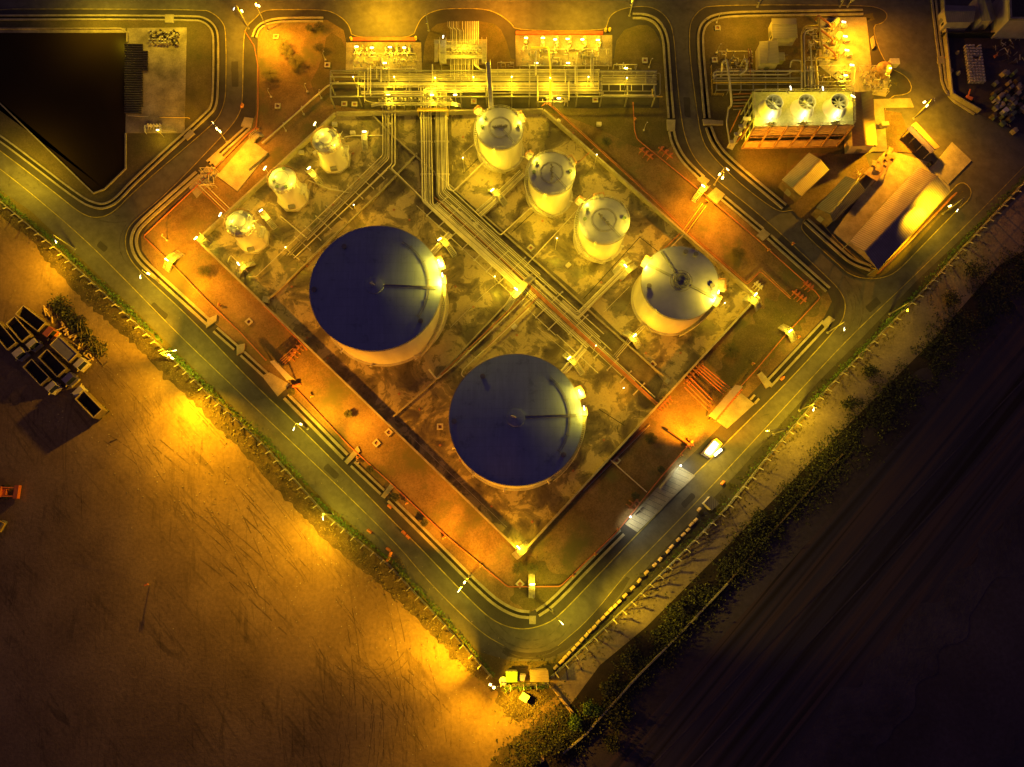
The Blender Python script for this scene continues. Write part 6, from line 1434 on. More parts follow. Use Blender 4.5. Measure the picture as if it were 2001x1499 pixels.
tag(m.build('hedge', 'leaf_hedge', None, False, tuple(P(1800, 560))), 'patchy green hedge along the upper right fence', 'hedge')
m = hedge([(1300, 1102), (1400, 1005), (1480, 905), (1590, 778)], 5, '', .6, 1.0, 5)
tag(m.build('hedge', 'leaf_hedge', None, False, tuple(P(1400, 1005))), 'sparse low hedge along the middle of the right fence', 'hedge')
m = hedge([(985, 1340), (1030, 1342), (1068, 1338)], 26, '', .7, .9, 6)
tag(m.build('hedge', 'leaf_hedge', None, False, tuple(P(1030, 1342))), 'low green growth behind the fence at the huts', 'hedge')
# bank vegetation: a mass nobody could count, plus bushes that stand out
rnd = random.Random(11); m = MB()
BK = [(1085, 1490, 30), (1120, 1440, 30), (1165, 1385, 34), (1205, 1305, 40), (1250, 1250, 38), (1300, 1180, 42), (1370, 1110, 44), (1450, 1020, 46), (1530, 935, 48), (1610, 850, 50), (1690, 770, 50), (1770, 690, 55), (1850, 600, 60), (1930, 520, 60), (2010, 460, 60), (2090, 380, 60)]
for i in range(len(BK) - 1):
    for k in range(420):
        f = rnd.random(); u = BK[i][0] * (1 - f) + BK[i + 1][0] * f; v = BK[i][1] * (1 - f) + BK[i + 1][1] * f; w_ = BK[i][2]
        o = rnd.gauss(0, .42) * w_ ; sh = 33 if i > 3 else (22 if i > 1 else 2); c = P(u + sh + o * .7, v + sh + o * .7, .05); nz = math.sin(c.x * .5) * math.cos(c.y * .43) + math.sin(c.x * .17 + c.y * .23)
        if nz < -1.1: continue
        leaves(m, c, 7, 1.0, 1.0, .45 + .3 * (nz + 1.2), .30, rnd)
tag(m.build('undergrowth', 'leaf_bush', None, False, tuple(P(1400, 1080))), 'dark tangled undergrowth covering the bank beyond the right fence', 'undergrowth', None, 'stuff')
for i, (u, v, s, lb) in enumerate(((1155, 1385, 1.5, 'bright green bush below the log barrier'), (1122, 1412, 1.6, 'bush at the edge of the lit sandy path'), (1085, 1455, 1.8, 'bush at the bottom edge beside the path'), (1185, 1340, 1.6, 'bush above the pale bank edge'), (1225, 1285, 1.4, 'dim bush on the bank beside the long branch shadows'),
        (1205, 1395, 1.0, 'small bush beyond the bank edge, left of a pair'), (1225, 1397, .9, 'small bush beyond the bank edge, right of a pair'), (1195, 1450, 1.5, 'olive bush in the dark below the bank edge'), (1320, 1190, 1.7, 'dim wide bush halfway along the bank'), (1480, 1010, 1.8, 'dim bush facing the row of barrier blocks'),
        (1660, 790, 2.0, 'olive bush beyond the lit patch of track'), (1700, 730, 1.8, 'round olive bush above the lit patch of track'), (1850, 590, 2.2, 'large olive bush on the upper bank'), (1900, 530, 2.4, 'largest bush near the right edge of the bank'), (1040, 1470, 1.6, 'bush in the grass at the bottom edge'))):
    rnd = random.Random(i + 40); c = P(u, v, .05); t = thing('bush', c, lb, 'bush', 'bushes on the bank')
    m = MB()
    for k in range(7): a = k * .9; m.tube([c, c + Vector((math.cos(a) * s * .5, math.sin(a) * s * .5, s * .9))], .05, 5)
    m.build('stems', 'bark', t); m = MB()
    for k in range(6): a = rnd.uniform(0, 6.28); r_ = rnd.uniform(0, s * .8); leaves(m, c + Vector((math.cos(a) * r_, math.sin(a) * r_, s * rnd.uniform(.2, .6))), 95, s * .6, s * .6, s * .8, .3, rnd)
    m.build('foliage', 'leaf_hedge' if i in (0, 1) else 'leaf_bush', t)
# palm shrubs
def palm(u, v, r, label, mat='leaf_palm', n=22, h=1.6):
    c = P(u, v, .16); rnd = random.Random(int(u * 7 + v)); t = thing('palm_shrub', c, label, 'palm', 'palm shrubs on the gravel')
    m = MB(); m.tube([c, c + Vector((0, 0, h * .5))], .2, 8, None, True, [.26, .18]); m.build('trunk', 'bark', t)
    m = MB()
    for k in range(n):
        a = k * 2.4 + rnd.uniform(-.2, .2); el = .15 + .9 * (k / n); L = r * rnd.uniform(.8, 1.1); p = c + Vector((0, 0, h * .5)); pts = []
        for j in range(6):
            f = j / 5; pts.append(p + Vector((math.cos(a) * L * f * math.cos(el * (1 - f * .5)), math.sin(a) * L * f * math.cos(el * (1 - f * .5)), math.sin(el) * L * f * (1 - .75 * f) + .1)))
        d = Vector((math.cos(a), math.sin(a), 0)); s = Vector((-d.y, d.x, 0))
        for j in range(5):
            a0, a1 = pts[j], pts[j + 1]
            m.add([a0 - s * .02, a1 - s * .02, a1 + s * .02, a0 + s * .02], [(0, 1, 2, 3)])
            for sd in (-1, 1):
                wd = .52 * r / 1.8 * math.sin(math.pi * (j + .6) / 5.6) + .04; q = a0.lerp(a1, .3); m.add([q, q + s * sd * wd + d * wd * .9 - Vector((0, 0, .06)), q + d * .09], [(0, 1, 2)]); q = a0.lerp(a1, .75); m.add([q, q + s * sd * wd + d * wd * .9 - Vector((0, 0, .06)), q + d * .09], [(0, 1, 2)])
    m.build('fronds', mat, t)
for u, v, r, lb in ((556, 93, 2.0, 'dark palm shrub, upper of two side by side on the orange gravel'), (564, 106, 1.6, 'light palm shrub between two dark ones'), (580, 125, 2.0, 'dark palm shrub, lower of two on the orange gravel'), (530, 150, 2.0, 'palm shrub hugging the left side of the gravel'), (625, 58, 1.4, 'palm shrub under the drain at the top'), (606, 60, 1.0, 'small palm shrub beside the top drain'), (624, 98, 1.3, 'palm shrub left of the first pump pad'),
                    (1184, 282, 1.3, 'pale palm shrub on the dark lawn beyond the twin red pipes'), (1440, 497, 1.6, 'palm shrub between red pipes on the east gravel'), (1424, 688, 2.0, 'round pale palm shrub beside the bund on the southeast'), (1270, 858, 1.4, 'bright round palm shrub on the dark southeast lawn'), (402, 534, 1.6, 'palm shrub with a long shadow below the west corner'),
                    (682, 810, .9, 'tiny palm shrub by the southwest wall'), (572, 767, .9, 'tiny shrub by the slab of the southwest canopy'), (725, 917, .8, 'tiny shrub beside the southwest drain, upper one'), (774, 972, .9, 'tiny shrub beside the southwest drain, lower one'), (830, 1022, .8, 'tiny shrub near the south end of the red pipe'), (1240, 970, .9, 'small bright shrub left of the paved bay'), (1290, 918, .8, 'small shrub at the top of the paved bay'), (1040, 1110, 1.2, 'shrub in the grass below the south corner wall'), (1012, 1110, 1.3, 'second shrub in the grass below the south corner wall')):
    palm(u, v, r, lb)
# log heap with cut branches in the truck yard
rnd = random.Random(21)
q0, q1 = P(108, 590), P(200, 690)
m = MB(); 
for k in range(150):
    f = rnd.random(); c = q0.lerp(q1, f) + Vector((rnd.gauss(0, .8), rnd.gauss(0, .8), 0)); leaves(m, c + Vector((0, 0, .2)), 12, 1.0, 1.0, .7, .4, rnd)
tag(m.build('brushwood', 'leaf_bush', None, False, tuple(q0)), 'long heap of cut greenery in the truck yard', 'brushwood', None, 'stuff')
for k in range(26):
    f = rnd.random(); c = q0.lerp(q1, f) + Vector((-1.9 + rnd.uniform(-.6, .6), -1.4 + rnd.uniform(-.8, .6), .3)); a = rnd.uniform(.2, 2.6); L = rnd.uniform(.8, 1.9); r_ = rnd.uniform(.12, .24)
    m = MB(); d = Vector((math.cos(a), math.sin(a), rnd.uniform(0, .3))); m.tube([c - d * L / 2, c + d * L / 2], r_, 8); tag(m.build('log', 'bamboo', None, False, tuple(c)), 'cut log lying at the edge of the brushwood heap', 'log', 'cut logs round the brushwood heap')
for k in range(22):
    f = rnd.random(); c = q0.lerp(q1, .5 + f * .5) + Vector((rnd.uniform(-1, 1), rnd.uniform(-1, 1), .9)); a = rnd.uniform(0, 3); L = rnd.uniform(1.6, 3.2); d = Vector((math.cos(a), math.sin(a), rnd.uniform(-.1, .3)))
    m = MB(); m.tube([c - d * L / 2, c + d * L / 2], .06, 5); tag(m.build('branch', 'leaf_dry', None, False, tuple(c)), 'bare branch on top of the brushwood heap', 'branch', 'bare branches on the brushwood heap')
for i, (u, v, a) in enumerate(((190, 700, -.9), (196, 708, -.8), (193, 696, -.9), (206, 712, .8), (222, 860, .4), (208, 676, 1.4))):
    c = P(u, v, .1); d = Vector((math.cos(a), math.sin(a), 0)); m = MB(); m.tube([c - d * .8, c + d * .8], .1, 6); tag(m.build('stick', 'bark', None, False, tuple(c)), 'dark stick lying loose on the truck yard', 'stick', 'loose sticks on the truck yard')
# ------------------------------------------------------------------ dump trucks
def truck(name, rear, front, width, label, cab, load=None, H=2.9, facing=1):
    """rear, front: px of the bin's rear edge centre and of the cab's nose (tops)"""
    a, b = P(rear[0], rear[1], H - .2), P(front[0], front[1], 2.3); a.z = b.z = 0; d = (b - a); L = d.length; d.normalize(); s = Vector((-d.y, d.x, 0)); ang = math.atan2(d.y, d.x)
    t = thing(name, a.lerp(b, .5), label, 'dump truck', 'trucks parked in the dirt yard'); W = width
    def at(f, o, z): return a + d * (L * f) + s * o + Vector((0, 0, z))
    m = MB(); m.box(at(.5, 0, .85), (L * .96, .9, .3), ang); m.build('chassis', 'steel_grey', t)
    bl = L * .70; c = a + d * bl / 2
    m = MB(); th = .1
    for o in (-1, 1): m.box(c + s * o * (W / 2 - th / 2) + Vector((0, 0, (1.2 + H) / 2)), (bl, th, H - 1.2), ang)
    for o in (-1, 1): m.box(c + d * o * (bl / 2 - th / 2) + Vector((0, 0, (1.2 + H) / 2)), (th, W - 2 * th - .01, H - 1.2), ang)
    for k in range(7): 
        for o in (-1, 1): m.box(c + d * (k - 3) * bl / 7 + s * o * (W / 2 + .04) + Vector((0, 0, (1.2 + H) / 2)), (.12, .08, H - 1.25), ang)
    m.build('bin', 'truck_bin', t)
    m = MB(); m.box(c + Vector((0, 0, 1.26 if not load else H - .12)), (bl - .2, W - .2, .08), ang); m.build('bin_floor' if not load else 'tarpaulin', load or 'bin_inside', t)
    m = MB()
    for o in (-1, 1): m.box(c + s * o * (W / 2 - .05) + Vector((0, 0, H + .04)), (bl, .13, .09), ang); m.box(c + d * o * (bl / 2 - .05) + Vector((0, 0, H + .04)), (.13, W - .3, .09), ang)
    m.build('bin_rim', 'bin_rim', t)
    cl = L * .20; cc = a + d * (L - cl / 2 - .1)
    m = MB(); v0 = [cc + d * x * cl / 2 + s * y * (W / 2 - .08) for x, y in ((-1, -1), (1, -1), (1, 1), (-1, 1))]; ctr = cc
    lo = [(p.x, p.y, .75) for p in v0]; mi = [(p.x, p.y, 1.7) for p in v0]; hi = [tuple((p - d * (.45 if k in (1, 2) else 0)).lerp(cc, .08) + Vector((0, 0, 2.55))) for k, p in enumerate(v0)]
    m.add(lo + mi + hi, [(i, (i + 1) % 4, (i + 1) % 4 + 4, i + 4) for i in range(4)] + [(i + 4, (i + 1) % 4 + 4, (i + 1) % 4 + 8, i + 8) for i in range(4)] + [(8, 9, 10, 11)])
    cb = m.build('cab', cab, t)
    m = MB(); e = [Vector(mi[1]), Vector(mi[2]), Vector(hi[2]), Vector(hi[1])]; ce = sum(e, Vector()) / 4; m.add([p.lerp(ce, .12) + d * .03 for p in e], [(0, 1, 2, 3)]); m.build('windscreen', 'glass_dark', t)
    m = MB(); m.box(a + d * (L - .02) + Vector((0, 0, .75)), (.2, W - .1, .35), ang); m.build('bumper', 'bin_rim', t)
    for o in (-1, 1):
        m = MB(); m.box(a + d * (L + .02) + s * o * (W / 2 - .35) + Vector((0, 0, 1.05)), (.08, .34, .2), ang); m.build('headlight', 'white_lid', t)
        m = MB(); m.beam(a + d * (L - .35) + s * o * (W / 2) + Vector((0, 0, 2.0)), a + d * (L - .2) + s * o * (W / 2 + .35) + Vector((0, 0, 2.1)), .08, .35); m.build('mirror', 'bin_rim', t)
    for f in (.08, .22, .88):
        for o in (-1, 1):
            p = at(f, o * (W / 2 - .2), .5); m = MB(); m.tube([p - s * .16, p + s * .16], .5, 14); wh = m.build('wheel', 'rubber', t); m = MB(); m.tube([p - s * .18, p + s * .18], .22, 10); m.build('rim', 'steel_grey', t)
    return t
truck('dump_truck', (39, 606), (103, 655), 2.5, 'dump truck with a reddish cab, topmost in the yard', 'truck_red')
truck('dump_truck', (21, 626), (68, 678), 2.5, 'empty dump truck second from the top, pale cab', 'truck_cream')
truck('dump_truck', (-12, 634), (42, 697), 2.5, 'empty dump truck cut by the left edge, pale cab', 'truck_cream')
truck('dump_truck', (107, 666), (162, 716), 2.6, 'dump truck with its bin covered by a grey tarpaulin', 'truck_cream', 'tarp_grey')
truck('dump_truck', (84, 691), (140, 746), 2.6, 'empty dump truck with a blue cab', 'truck_blue')
truck('dump_truck', (54, 710), (106, 762), 2.5, 'lowest empty dump truck of the group, pale cab', 'truck_cream')
truck('dump_truck', (192, 809), (146, 758), 2.5, 'lone dump truck facing away, casting a huge shadow', 'truck_cream', None, 3.4)
# two machines at the left edge
c = P(18, 962, .05); t = thing('wheel_loader', c, 'orange wheel loader at the left edge with its bucket lit', 'loader')
m = MB(); m.box(c + Vector((-2.6, 0, 1.3)), (4.2, 2.2, 1.4)); m.box(c + Vector((-.6, 0, 1.0)), (1.8, 1.3, .8)); m.build('body', 'orange_paint', t)
m = MB(); m.box(c + Vector((-1.6, 0, 2.5)), (1.6, 1.6, 1.4)); m.build('cab', 'glass_dark', t)
m = MB(); 
for o in (-.9, .9): m = MB(); m.beam(c + Vector((-.8, o, 1.6)), c + Vector((1.8, o, .9)), .25, .35); m.build('lift_arm', 'orange_paint', t)
m = MB(); m.beam(c + Vector((2.2, -1.4, .7)), c + Vector((2.2, 1.4, .7)), .9, .9); m.build('bucket', 'orange_paint', t)
for x in (-3.6, -.4):
    for y in (-1.2, 1.2): m = MB(); m.tube([c + Vector((x, y - .25, .75)), c + Vector((x, y + .25, .75))], .75, 16); m.build('wheel', 'rubber', t)
c = P(4, 1028, .05); t = thing('roller', c, 'dark machine with a yellow edged front at the left edge, below the loader', 'road roller')
m = MB(); m.box(c + Vector((-1.6, 0, 1.2)), (3.4, 1.9, 1.5), -.5); m.build('body', 'rubber', t)
m = MB(); m.beam(c + Vector((-.4, 1.4, 1.8)), c + Vector((1.7, .5, 1.8)), .2, .5); m.beam(c + Vector((1.75, .5, 1.8)), c + Vector((1.0, -1.2, 1.8)), .4, .5); m.build('front_frame', 'paint_yellow', t)
m = MB(); m.tube([c + Vector((.9, 1.0, .65)), c + Vector((.1, -.9, .65))], .6, 18); m.build('drum', 'steel_grey', t)
c = P(292, 1142, .05); t = thing('marker_post', c, 'short post with an orange top alone in the dark yard', 'post'); m = MB(); m.beam(c, c + Vector((0, 0, 1.2)), .25, .25); m.build('stake', 'bark', t); m = MB(); m.box(c + Vector((0, 0, 1.3)), (.8, .3, .25), .4); m.build('board', 'orange_paint', t)
# ------------------------------------------------------------------ barrier blocks along the right fence
bl = [(1086, 1304), (1097, 1293), (1104, 1285), (1112, 1277), (1121, 1268), (1129, 1259), (1137, 1250), (1146, 1241), (1153, 1233), (1161, 1226), (1169, 1216), (1178, 1208), (1186, 1199), (1194, 1191), (1202, 1184), (1210, 1176), (1221, 1164), (1236, 1149), (1249, 1135), (1263, 1119), (1279, 1104), (1290, 1093), (1305, 1078), (1312, 1069), (1325, 1055), (1335, 1045), (1344, 1036), (1351, 1025), (1359, 1017), (1366, 996)]
def block(u, v, a, L, label, group, mat='barrier'):
    c = P(u, v, .04); m = MB(); d = Vector((math.cos(a), math.sin(a), 0)); s = Vector((-d.y, d.x, 0)); pr = [(-.33, 0), (.33, 0), (.30, .18), (.13, .42), (.10, .8), (-.10, .8), (-.13, .42), (-.30, .18)]
    v0 = [c - d * L / 2 + s * y + Vector((0, 0, z)) for y, z in pr]; v1 = [c + d * L / 2 + s * y + Vector((0, 0, z)) for y, z in pr]; n = len(pr)
    m.add(v0 + v1, [(i, i + n, (i + 1) % n + n, (i + 1) % n)[::-1] for i in range(n)] + [tuple(range(n)), tuple(range(2 * n - 1, n - 1, -1))])
    return tag(m.build('road_barrier', mat, None, False, tuple(c)), label, 'barrier', group)
rnd = random.Random(9)
for i, (u, v) in enumerate(bl): block(u, v, R(44 + rnd.uniform(-5, 5)), 1.0 + rnd.uniform(-.1, .1), 'tan barrier block in the long row along the right fence', 'tan barrier blocks along the right fence')
for u, v, a, lb in ((1412, 944, 48, 'orange barrier block near the small grey hut'), (722, 1038, -35, 'orange barrier block on the verge, alone'), (789, 1041, -40, 'orange barrier block crossing the painted line, upper one'), (797, 1049, -42, 'orange barrier block crossing the painted line, lower one'), (759, 1074, -35, 'barrier block at the top of the little arc'), (763, 1083, 80, 'barrier block in the middle of the little arc'), (759, 1094, 50, 'barrier block at the bottom of the little arc'),
                    (474, 208, 75, 'orange barrier at the inner kerb north of the control slab'), (1528, 740, 42, 'orange barrier on the kerb below the long pale drain'), (762, 990, -40, 'dim orange barrier on the southwest shoulder')):
    block(u, v, R(a), 1.0, lb, 'loose orange barriers', 'barrier_orange')
m = MB(); c = P(773, 1107, .04)
for k in range(30): a = k * .21 * 5; leaves(m, c + Vector((math.cos(a) * 1.2, math.sin(a) * 1.4, 0)), 10, .8, .8, .25, .2, random.Random(k))
tag(m.build('weeds', 'leaf_dry', None, False, tuple(c)), 'round patch of dry weeds on the verge', 'weeds', None, 'stuff')
# blocks on the paved bay and bikes
for i in range(8):
    f = i / 7.5; u, v = 1323 - f * 34, 914 + f * 41
    block(u, v, R(46), .9, 'cream bench block along the upper edge of the paved bay', 'cream blocks along the paved bay', 'concrete_pale')
c = P(1247, 1000, .22); t = thing('motorbike', c, 'parked motorbike casting a shadow on the paved bay', 'motorbike'); d = Vector((.7, .7, 0))
m = MB(); m.beam(c - d * .5 + Vector((0, 0, .6)), c + d * .4 + Vector((0, 0, .7)), .25, .3); m.beam(c - d * .5 + Vector((0, 0, .85)), c + Vector((0, 0, .85)), .25, .1); m.build('body', 'rubber', t)
for sg in (-.65, .65):
    m = MB(); p = c + d * sg + Vector((0, 0, .3)); s = Vector((-.7, .7, 0)) * .06; m.tube([p - s, p + s], .3, 14); m.build('wheel', 'rubber', t)
m = MB(); m.beam(c + d * .45 + Vector((-.28, .28, 1.0)), c + d * .45 + Vector((.28, -.28, 1.0)), .05, .05); m.build('handlebar', 'galvanised', t)
# ------------------------------------------------------------------ huts at the bottom
def hut(name, pts, z, label, mat, cat='hut', wallmat='wall_cream'):
    q = [P(a, b, z) for a, b in pts]; c = sum(q, Vector()) / 4; t = thing(name, (c.x, c.y, .05), label, cat)
    m = MB(); m.prism([(p.x, p.y) for p in q], z - .08, z, None, True); m.build('roof', mat, t)
    k = [p.lerp(c, .12) for p in q]; m = MB(); m.prism([(p.x, p.y) for p in k], .05, z - .1); m.build('wall', wallmat, t)
    return t
hut('hut', [(988, 1312), (1011, 1312), (1011, 1333), (989, 1334)], 2.4, 'hut with a bright green corrugated roof beside the white parasol', 'roof_green')
hut('hut', [(1035, 1310), (1071, 1309), (1073, 1333), (1036, 1333)], 2.6, 'hut with a striped timber roof at the corner of the fences', 'roof_timber', 'hut', 'bamboo')
hut('tank_box', [(1016, 1318), (1028, 1319), (1024, 1332), (1013, 1330)], 1.8, 'violet sheet roofed box between two huts', 'sheet_violet', 'box')
hut('cool_box', [(1022, 1352), (1036, 1361), (1028, 1374), (1014, 1365)], 1.5, 'white square box standing alone on the rough grass', 'white_lid', 'box', 'steel_grey')
hut('hut', [(1390, 968), (1406, 984), (1391, 998), (1376, 983)], 2.6, 'small grey roofed hut against the right fence', 'roof_grey')
c = P(983, 1331, 2.3); t = thing('parasol', (c.x, c.y, .05), 'round white parasol beside the green roofed hut', 'parasol'); m = MB(); m.lathe((c.x, c.y, 2.1), [(.85, 0), (.82, .06), (.01, .35)], 10); m.build('canopy', 'white_lid', t); m = MB(); m.tube([(c.x, c.y, .05), (c.x, c.y, 2.4)], .04, 6); m.build('pole', 'bark', t)
t = thing('bamboo_barrier', P(1093, 1365, .1), 'barrier of tied bamboo trunks closing the sandy path', 'barrier'); m = MB(); rnd = random.Random(2)
for k in range(4): m.tube([P(1072 + k * .8, 1338 + k, .5 + k * .12), P(1085 + k * .5, 1352, .6), P(1118 + k, 1394 + rnd.uniform(-2, 2), .4)], .13, 7)
m.build('trunks', 'bamboo', t); m = MB()
for f in (.1, .4, .7, .95): p = P(1072 + 46 * f, 1338 + 56 * f, 0); m.beam(p, p + Vector((0, 0, 1.3)), .14, .14); m.beam(p + Vector((-.5, .6, 0)), p + Vector((0, 0, 1.1)), .1, .1)
m.build('props', 'bark', t)
c = P(1057, 1482, .05); t = thing('tree_stump', c, 'round pale stump in the grass at the bottom edge', 'stump'); m = MB(); m.lathe(c, [(.75, 0), (.6, .5), (.58, .7)], 14); m.build('bark', 'bark', t); m = MB(); m.lathe(c, [(.58, .7), (.01, .72)], 14); m.build('cut_face', 'bamboo', t)
# wall beyond the bank
q = PP([(1100, 1470), (1145, 1432), (1168, 1405), (1245, 1320), (1320, 1245), (1420, 1140)]); m = MB(); ribbon(m, q, .28, .9, False, None, .9); tag(m.build('retaining_wall', 'concrete', None, False, tuple(q[2])), 'pale edged retaining wall below the bank vegetation', 'wall')
q = PP([(1420, 1140), (1500, 1048), (1575, 965), (1645, 888)]); m = MB(); ribbon(m, q, .22, .6, False, None, .6); tag(m.build('retaining_wall', 'crate_brown', None, False, tuple(q[1])), 'dim continuation of the retaining wall towards the upper right', 'wall')
# ------------------------------------------------------------------ pond side: black pipes, drums, pump rail
for k in range(30):
    y = 87 + k * 4.6; x0 = 243 + (k % 3) * .6; x1 = 279 if k < 27 else 276; z = .45
    pipe('black_pipe', [(x0, y, z), (x1, y + .4, z)], .2, 'black_pipe', 'long black pipe in the stack laid across the pond edge', 'pipe', 'stacked black pipes beside the pond')
    if 3 <= k < 12: pipe('black_pipe', [(x1 + 1, y, z), (x1 + 10, y + .3, z)], .2, 'black_pipe', 'short black pipe at the outer end of the stack', 'pipe', 'short black pipes beside the stack')
rnd = random.Random(8); nd = 0; placed = []
while nd < 44:
    u, v = rnd.uniform(294, 349), rnd.uniform(63, 88)
    if u > 330 and v < 68 and rnd.random() < .6: continue
    if any((u - a) ** 2 + (v - b) ** 2 < 26 for a, b in placed):
        if rnd.random() < .995: continue
    placed.append((u, v)); nd += 1; c = P(u, v, .24); m = MB(); m.lathe(c, [(.29, 0), (.29, .3), (.31, .32), (.29, .34), (.29, .82), (.25, .84), (.24, .8), (.01, .8)], 14)
    tag(m.build('steel_drum', 'drum_steel' if nd % 4 else 'black_pipe', None, True, tuple(c)), 'upright steel drum in the cluster beside the pond', 'drum', 'steel drums clustered beside the pond')
t = thing('pump_rail', P(300, 250, .24), 'small white lit pump frame beside the pond', 'pump frame'); m = MB()
railing(m, [P(287, 262, .24), P(287, 250, .24), P(317, 250, .24), P(317, 260, .24)], 1.1, 1, .05); m.build('rail', 'white_lid', t)
m = MB()
for k, x in enumerate((292, 297, 303, 309, 315)): c = P(x, 246, .24); m.lathe(c, [(.22, 0), (.22, .7), (.1, .8), (.01, 1)], 10); m.tube([c + Vector((0, 0, .4)), c + Vector((0, -1.2, .4))], .09, 6)
m.build('pumps', 'galvanised', t)
pipe('hose', [(290, 228, .8), (250, 226, .8)], .06, CL, 'thin rail across the top of the lit pump area', 'rail'); pipe('hose', [(312, 229, .8), (368, 230, .8), (371, 232, .3)], .07, 'paint_yellow', 'thin yellow pipe reaching over the pad edge by the pond', 'pipe')
pipe('hose', [(317, 254, .5), (345, 258, .4)], .06, CL, 'thin hose lying east of the white pump frame', 'hose')
# ------------------------------------------------------------------ storage yard at the top right
m = MB(); q = PP([(1836, -20), (1841, 60), (1848, 130), (1854, 190), (1909, 222)]); ribbon(m, q, .3, 1.6, False, None, 1.6); tag(m.build('yard_wall', 'concrete', None, False, tuple(q[2])), 'long wall closing the storage yard off the road', 'wall')
m = MB(); q = PP([(1836, 73), (2060, 73)]); ribbon(m, q, .2, 1.6, False, None, 1.6); tag(m.build('yard_wall', 'rubber', None, False, tuple(q[0])), 'dark cross wall behind the grey roofed houses', 'wall')
sheet('dirt_ground', [(1838, 74), (2200, 74), (2200, 300), (1990, 260), (1909, 222), (1856, 188)], .05, 'far_field')
gable('house', 'grey gabled house with cream end wall, above the white cubes', ((1846, 22), (1906, 22)), ((1846, 10), (1905, 12)), ((1850, 44), (1903, 43)), 4.8, 3.6, 'roof_grey', 'roof_grey')
gable('house', 'grey gabled house standing end on, right of its neighbour', ((1922, -10), (1937, 40)), ((1907, -10), (1918, 41)), ((1934, -12), (1946, 38)), 5.2, 3.8, 'roof_grey', 'roof_grey')
q = [P(1972, -30, 7), P(2080, -30, 7), P(2080, 36, 7), P(1975, 36, 7)]; c = sum(q, Vector()) / 4; t = thing('warehouse', (c.x, c.y, 0), 'big flat building with a pale parapet at the upper right corner', 'building')
m = MB(); m.prism([(p.x, p.y) for p in q], .05, 6.7); m.build('wall', 'wall_cream', t); m = MB(); m.prism([(p.x, p.y) for p in [x.lerp(c, .03) for x in q]], 6.7, 6.8); m.build('roof', 'bin_inside', t)
m = MB(); qq = [p.copy() for p in q]; ribbon(m, qq, .5, 7.2, True, None, .6); m.build('parapet', 'concrete', t)
for r_ in range(13):
    for c_ in range(5):
        if (r_, c_) in ((4, 2), (4, 3), (0, 3)): continue
        u, v = 1884 + c_ * 6.4 + r_ * .75, 94 + r_ * 5.7; c = P(u, v, .1); t = thing('ibc_tote', c, 'white caged liquid cube in the block of cubes in the storage yard', 'tote', 'block of white cubes in the storage yard')
        m = MB(); m.box(c + Vector((0, 0, .6)), (.52, .46, .95)); m.lathe(c + Vector((0, 0, 1.07)), [(.1, 0), (.1, .06), (.01, .07)], 8); m.build('tank', 'white_plastic', t)
        m = MB(); m.box(c + Vector((0, 0, .06)), (.56, .5, .1))
        for z in (.3, .7, 1.1):
            for x in (-.27, .27): m.beam(c + Vector((x, -.24, z)), c + Vector((x, .24, z)), .03, .03)
        m.build('cage', 'steel_grey', t)
rnd = random.Random(31)
for k in range(60):
    u, v = rnd.gauss(1972, 20), rnd.gauss(190, 22)
    if u < 1934 or v < 140: continue
    c = P(u, v, .1); h_ = rnd.uniform(.6, 1.8); m = MB(); w_, d_ = rnd.uniform(.8, 1.5), rnd.uniform(.7, 1.2); m.box(c + Vector((0, 0, h_ / 2)), (w_, d_, h_), R(40)); m.box(c + Vector((0, 0, h_ + .04)), (w_ + .1, .16, .08), R(40)); m.box(c + Vector((0, .3, h_ + .04)), (w_ + .1, .16, .08), R(40))
    tag(m.build('crate', rnd.choice(('crate_brown', 'crate_brown', 'steel_grey', 'bin_rim', 'pump_green')), None, False, tuple(c)), 'crate in the dim jumble at the right edge of the storage yard', 'crate', 'crates jumbled in the storage yard')
for k, (u, v) in enumerate(((1940, 200), (1946, 205), (1951, 212), (1944, 217), (1949, 199), (1954, 205))):
    c = P(u, v, .1); m = MB(); m.box(c + Vector((0, 0, .5)), (.55, .55, 1), .7); m.lathe(c + Vector((0, 0, 1)), [(.16, 0), (.16, .1), (.01, .11)], 10); tag(m.build('white_drum', 'white_plastic', None, False, tuple(c)), 'whitish cube drum at the near edge of the crates', 'drum', 'whitish cube drums by the crates')
c = P(1959, 221, .1); m = MB(); m.box(c + Vector((0, 0, .6)), (1.3, 1.1, 1.2), .7); m.box(c + Vector((0, 0, 1.25)), (1.4, 1.2, .1), .7); tag(m.build('white_box', 'white_lid', None, False, tuple(c)), 'pale square box at the near corner of the storage yard', 'box')
for k in range(34):
    u, v = rnd.uniform(1940, 2000), rnd.uniform(75, 125); c = P(u, v, .1); a = rnd.uniform(0, 3); d = Vector((math.cos(a), math.sin(a), .1)); m = MB(); m.tube([c + Vector((0, 0, .3)) - d * .7, c + Vector((0, 0, .3)) + d * .7], .09, 6); tag(m.build('scrap_bar', rnd.choice(('steel_grey', 'crate_brown', 'galvanised')), None, False, tuple(c)), 'loose scrap bar in the dark corner of the storage yard', 'scrap', 'loose scrap bars in the storage yard')
for (u, v, lb, mt, s) in ((1850, 113, 'orange red cone shaped canister by the yard wall', 'orange_paint', .6), (1852, 156, 'small red object by the yard wall, below the canister', 'pipe_red', .35), (1870, 104, 'pale crate left of the white cubes', 'concrete_dirty', .5), (1857, 140, 'tan sack pile by the yard wall', 'bamboo', .55), (1871, 144, 'grey bundle between wall and white cubes', 'steel_grey', .6)):
    c = P(u, v, .1); m = MB(); m.lathe(c, [(s, 0), (s * .95, s * .7), (s * .5, s * 1.3), (s * .2, s * 1.7), (.01, s * 1.75)], 14); tag(m.build('yard_item', mt, None, True, tuple(c)), lb, 'canister' if 'canister' in lb else 'bundle')
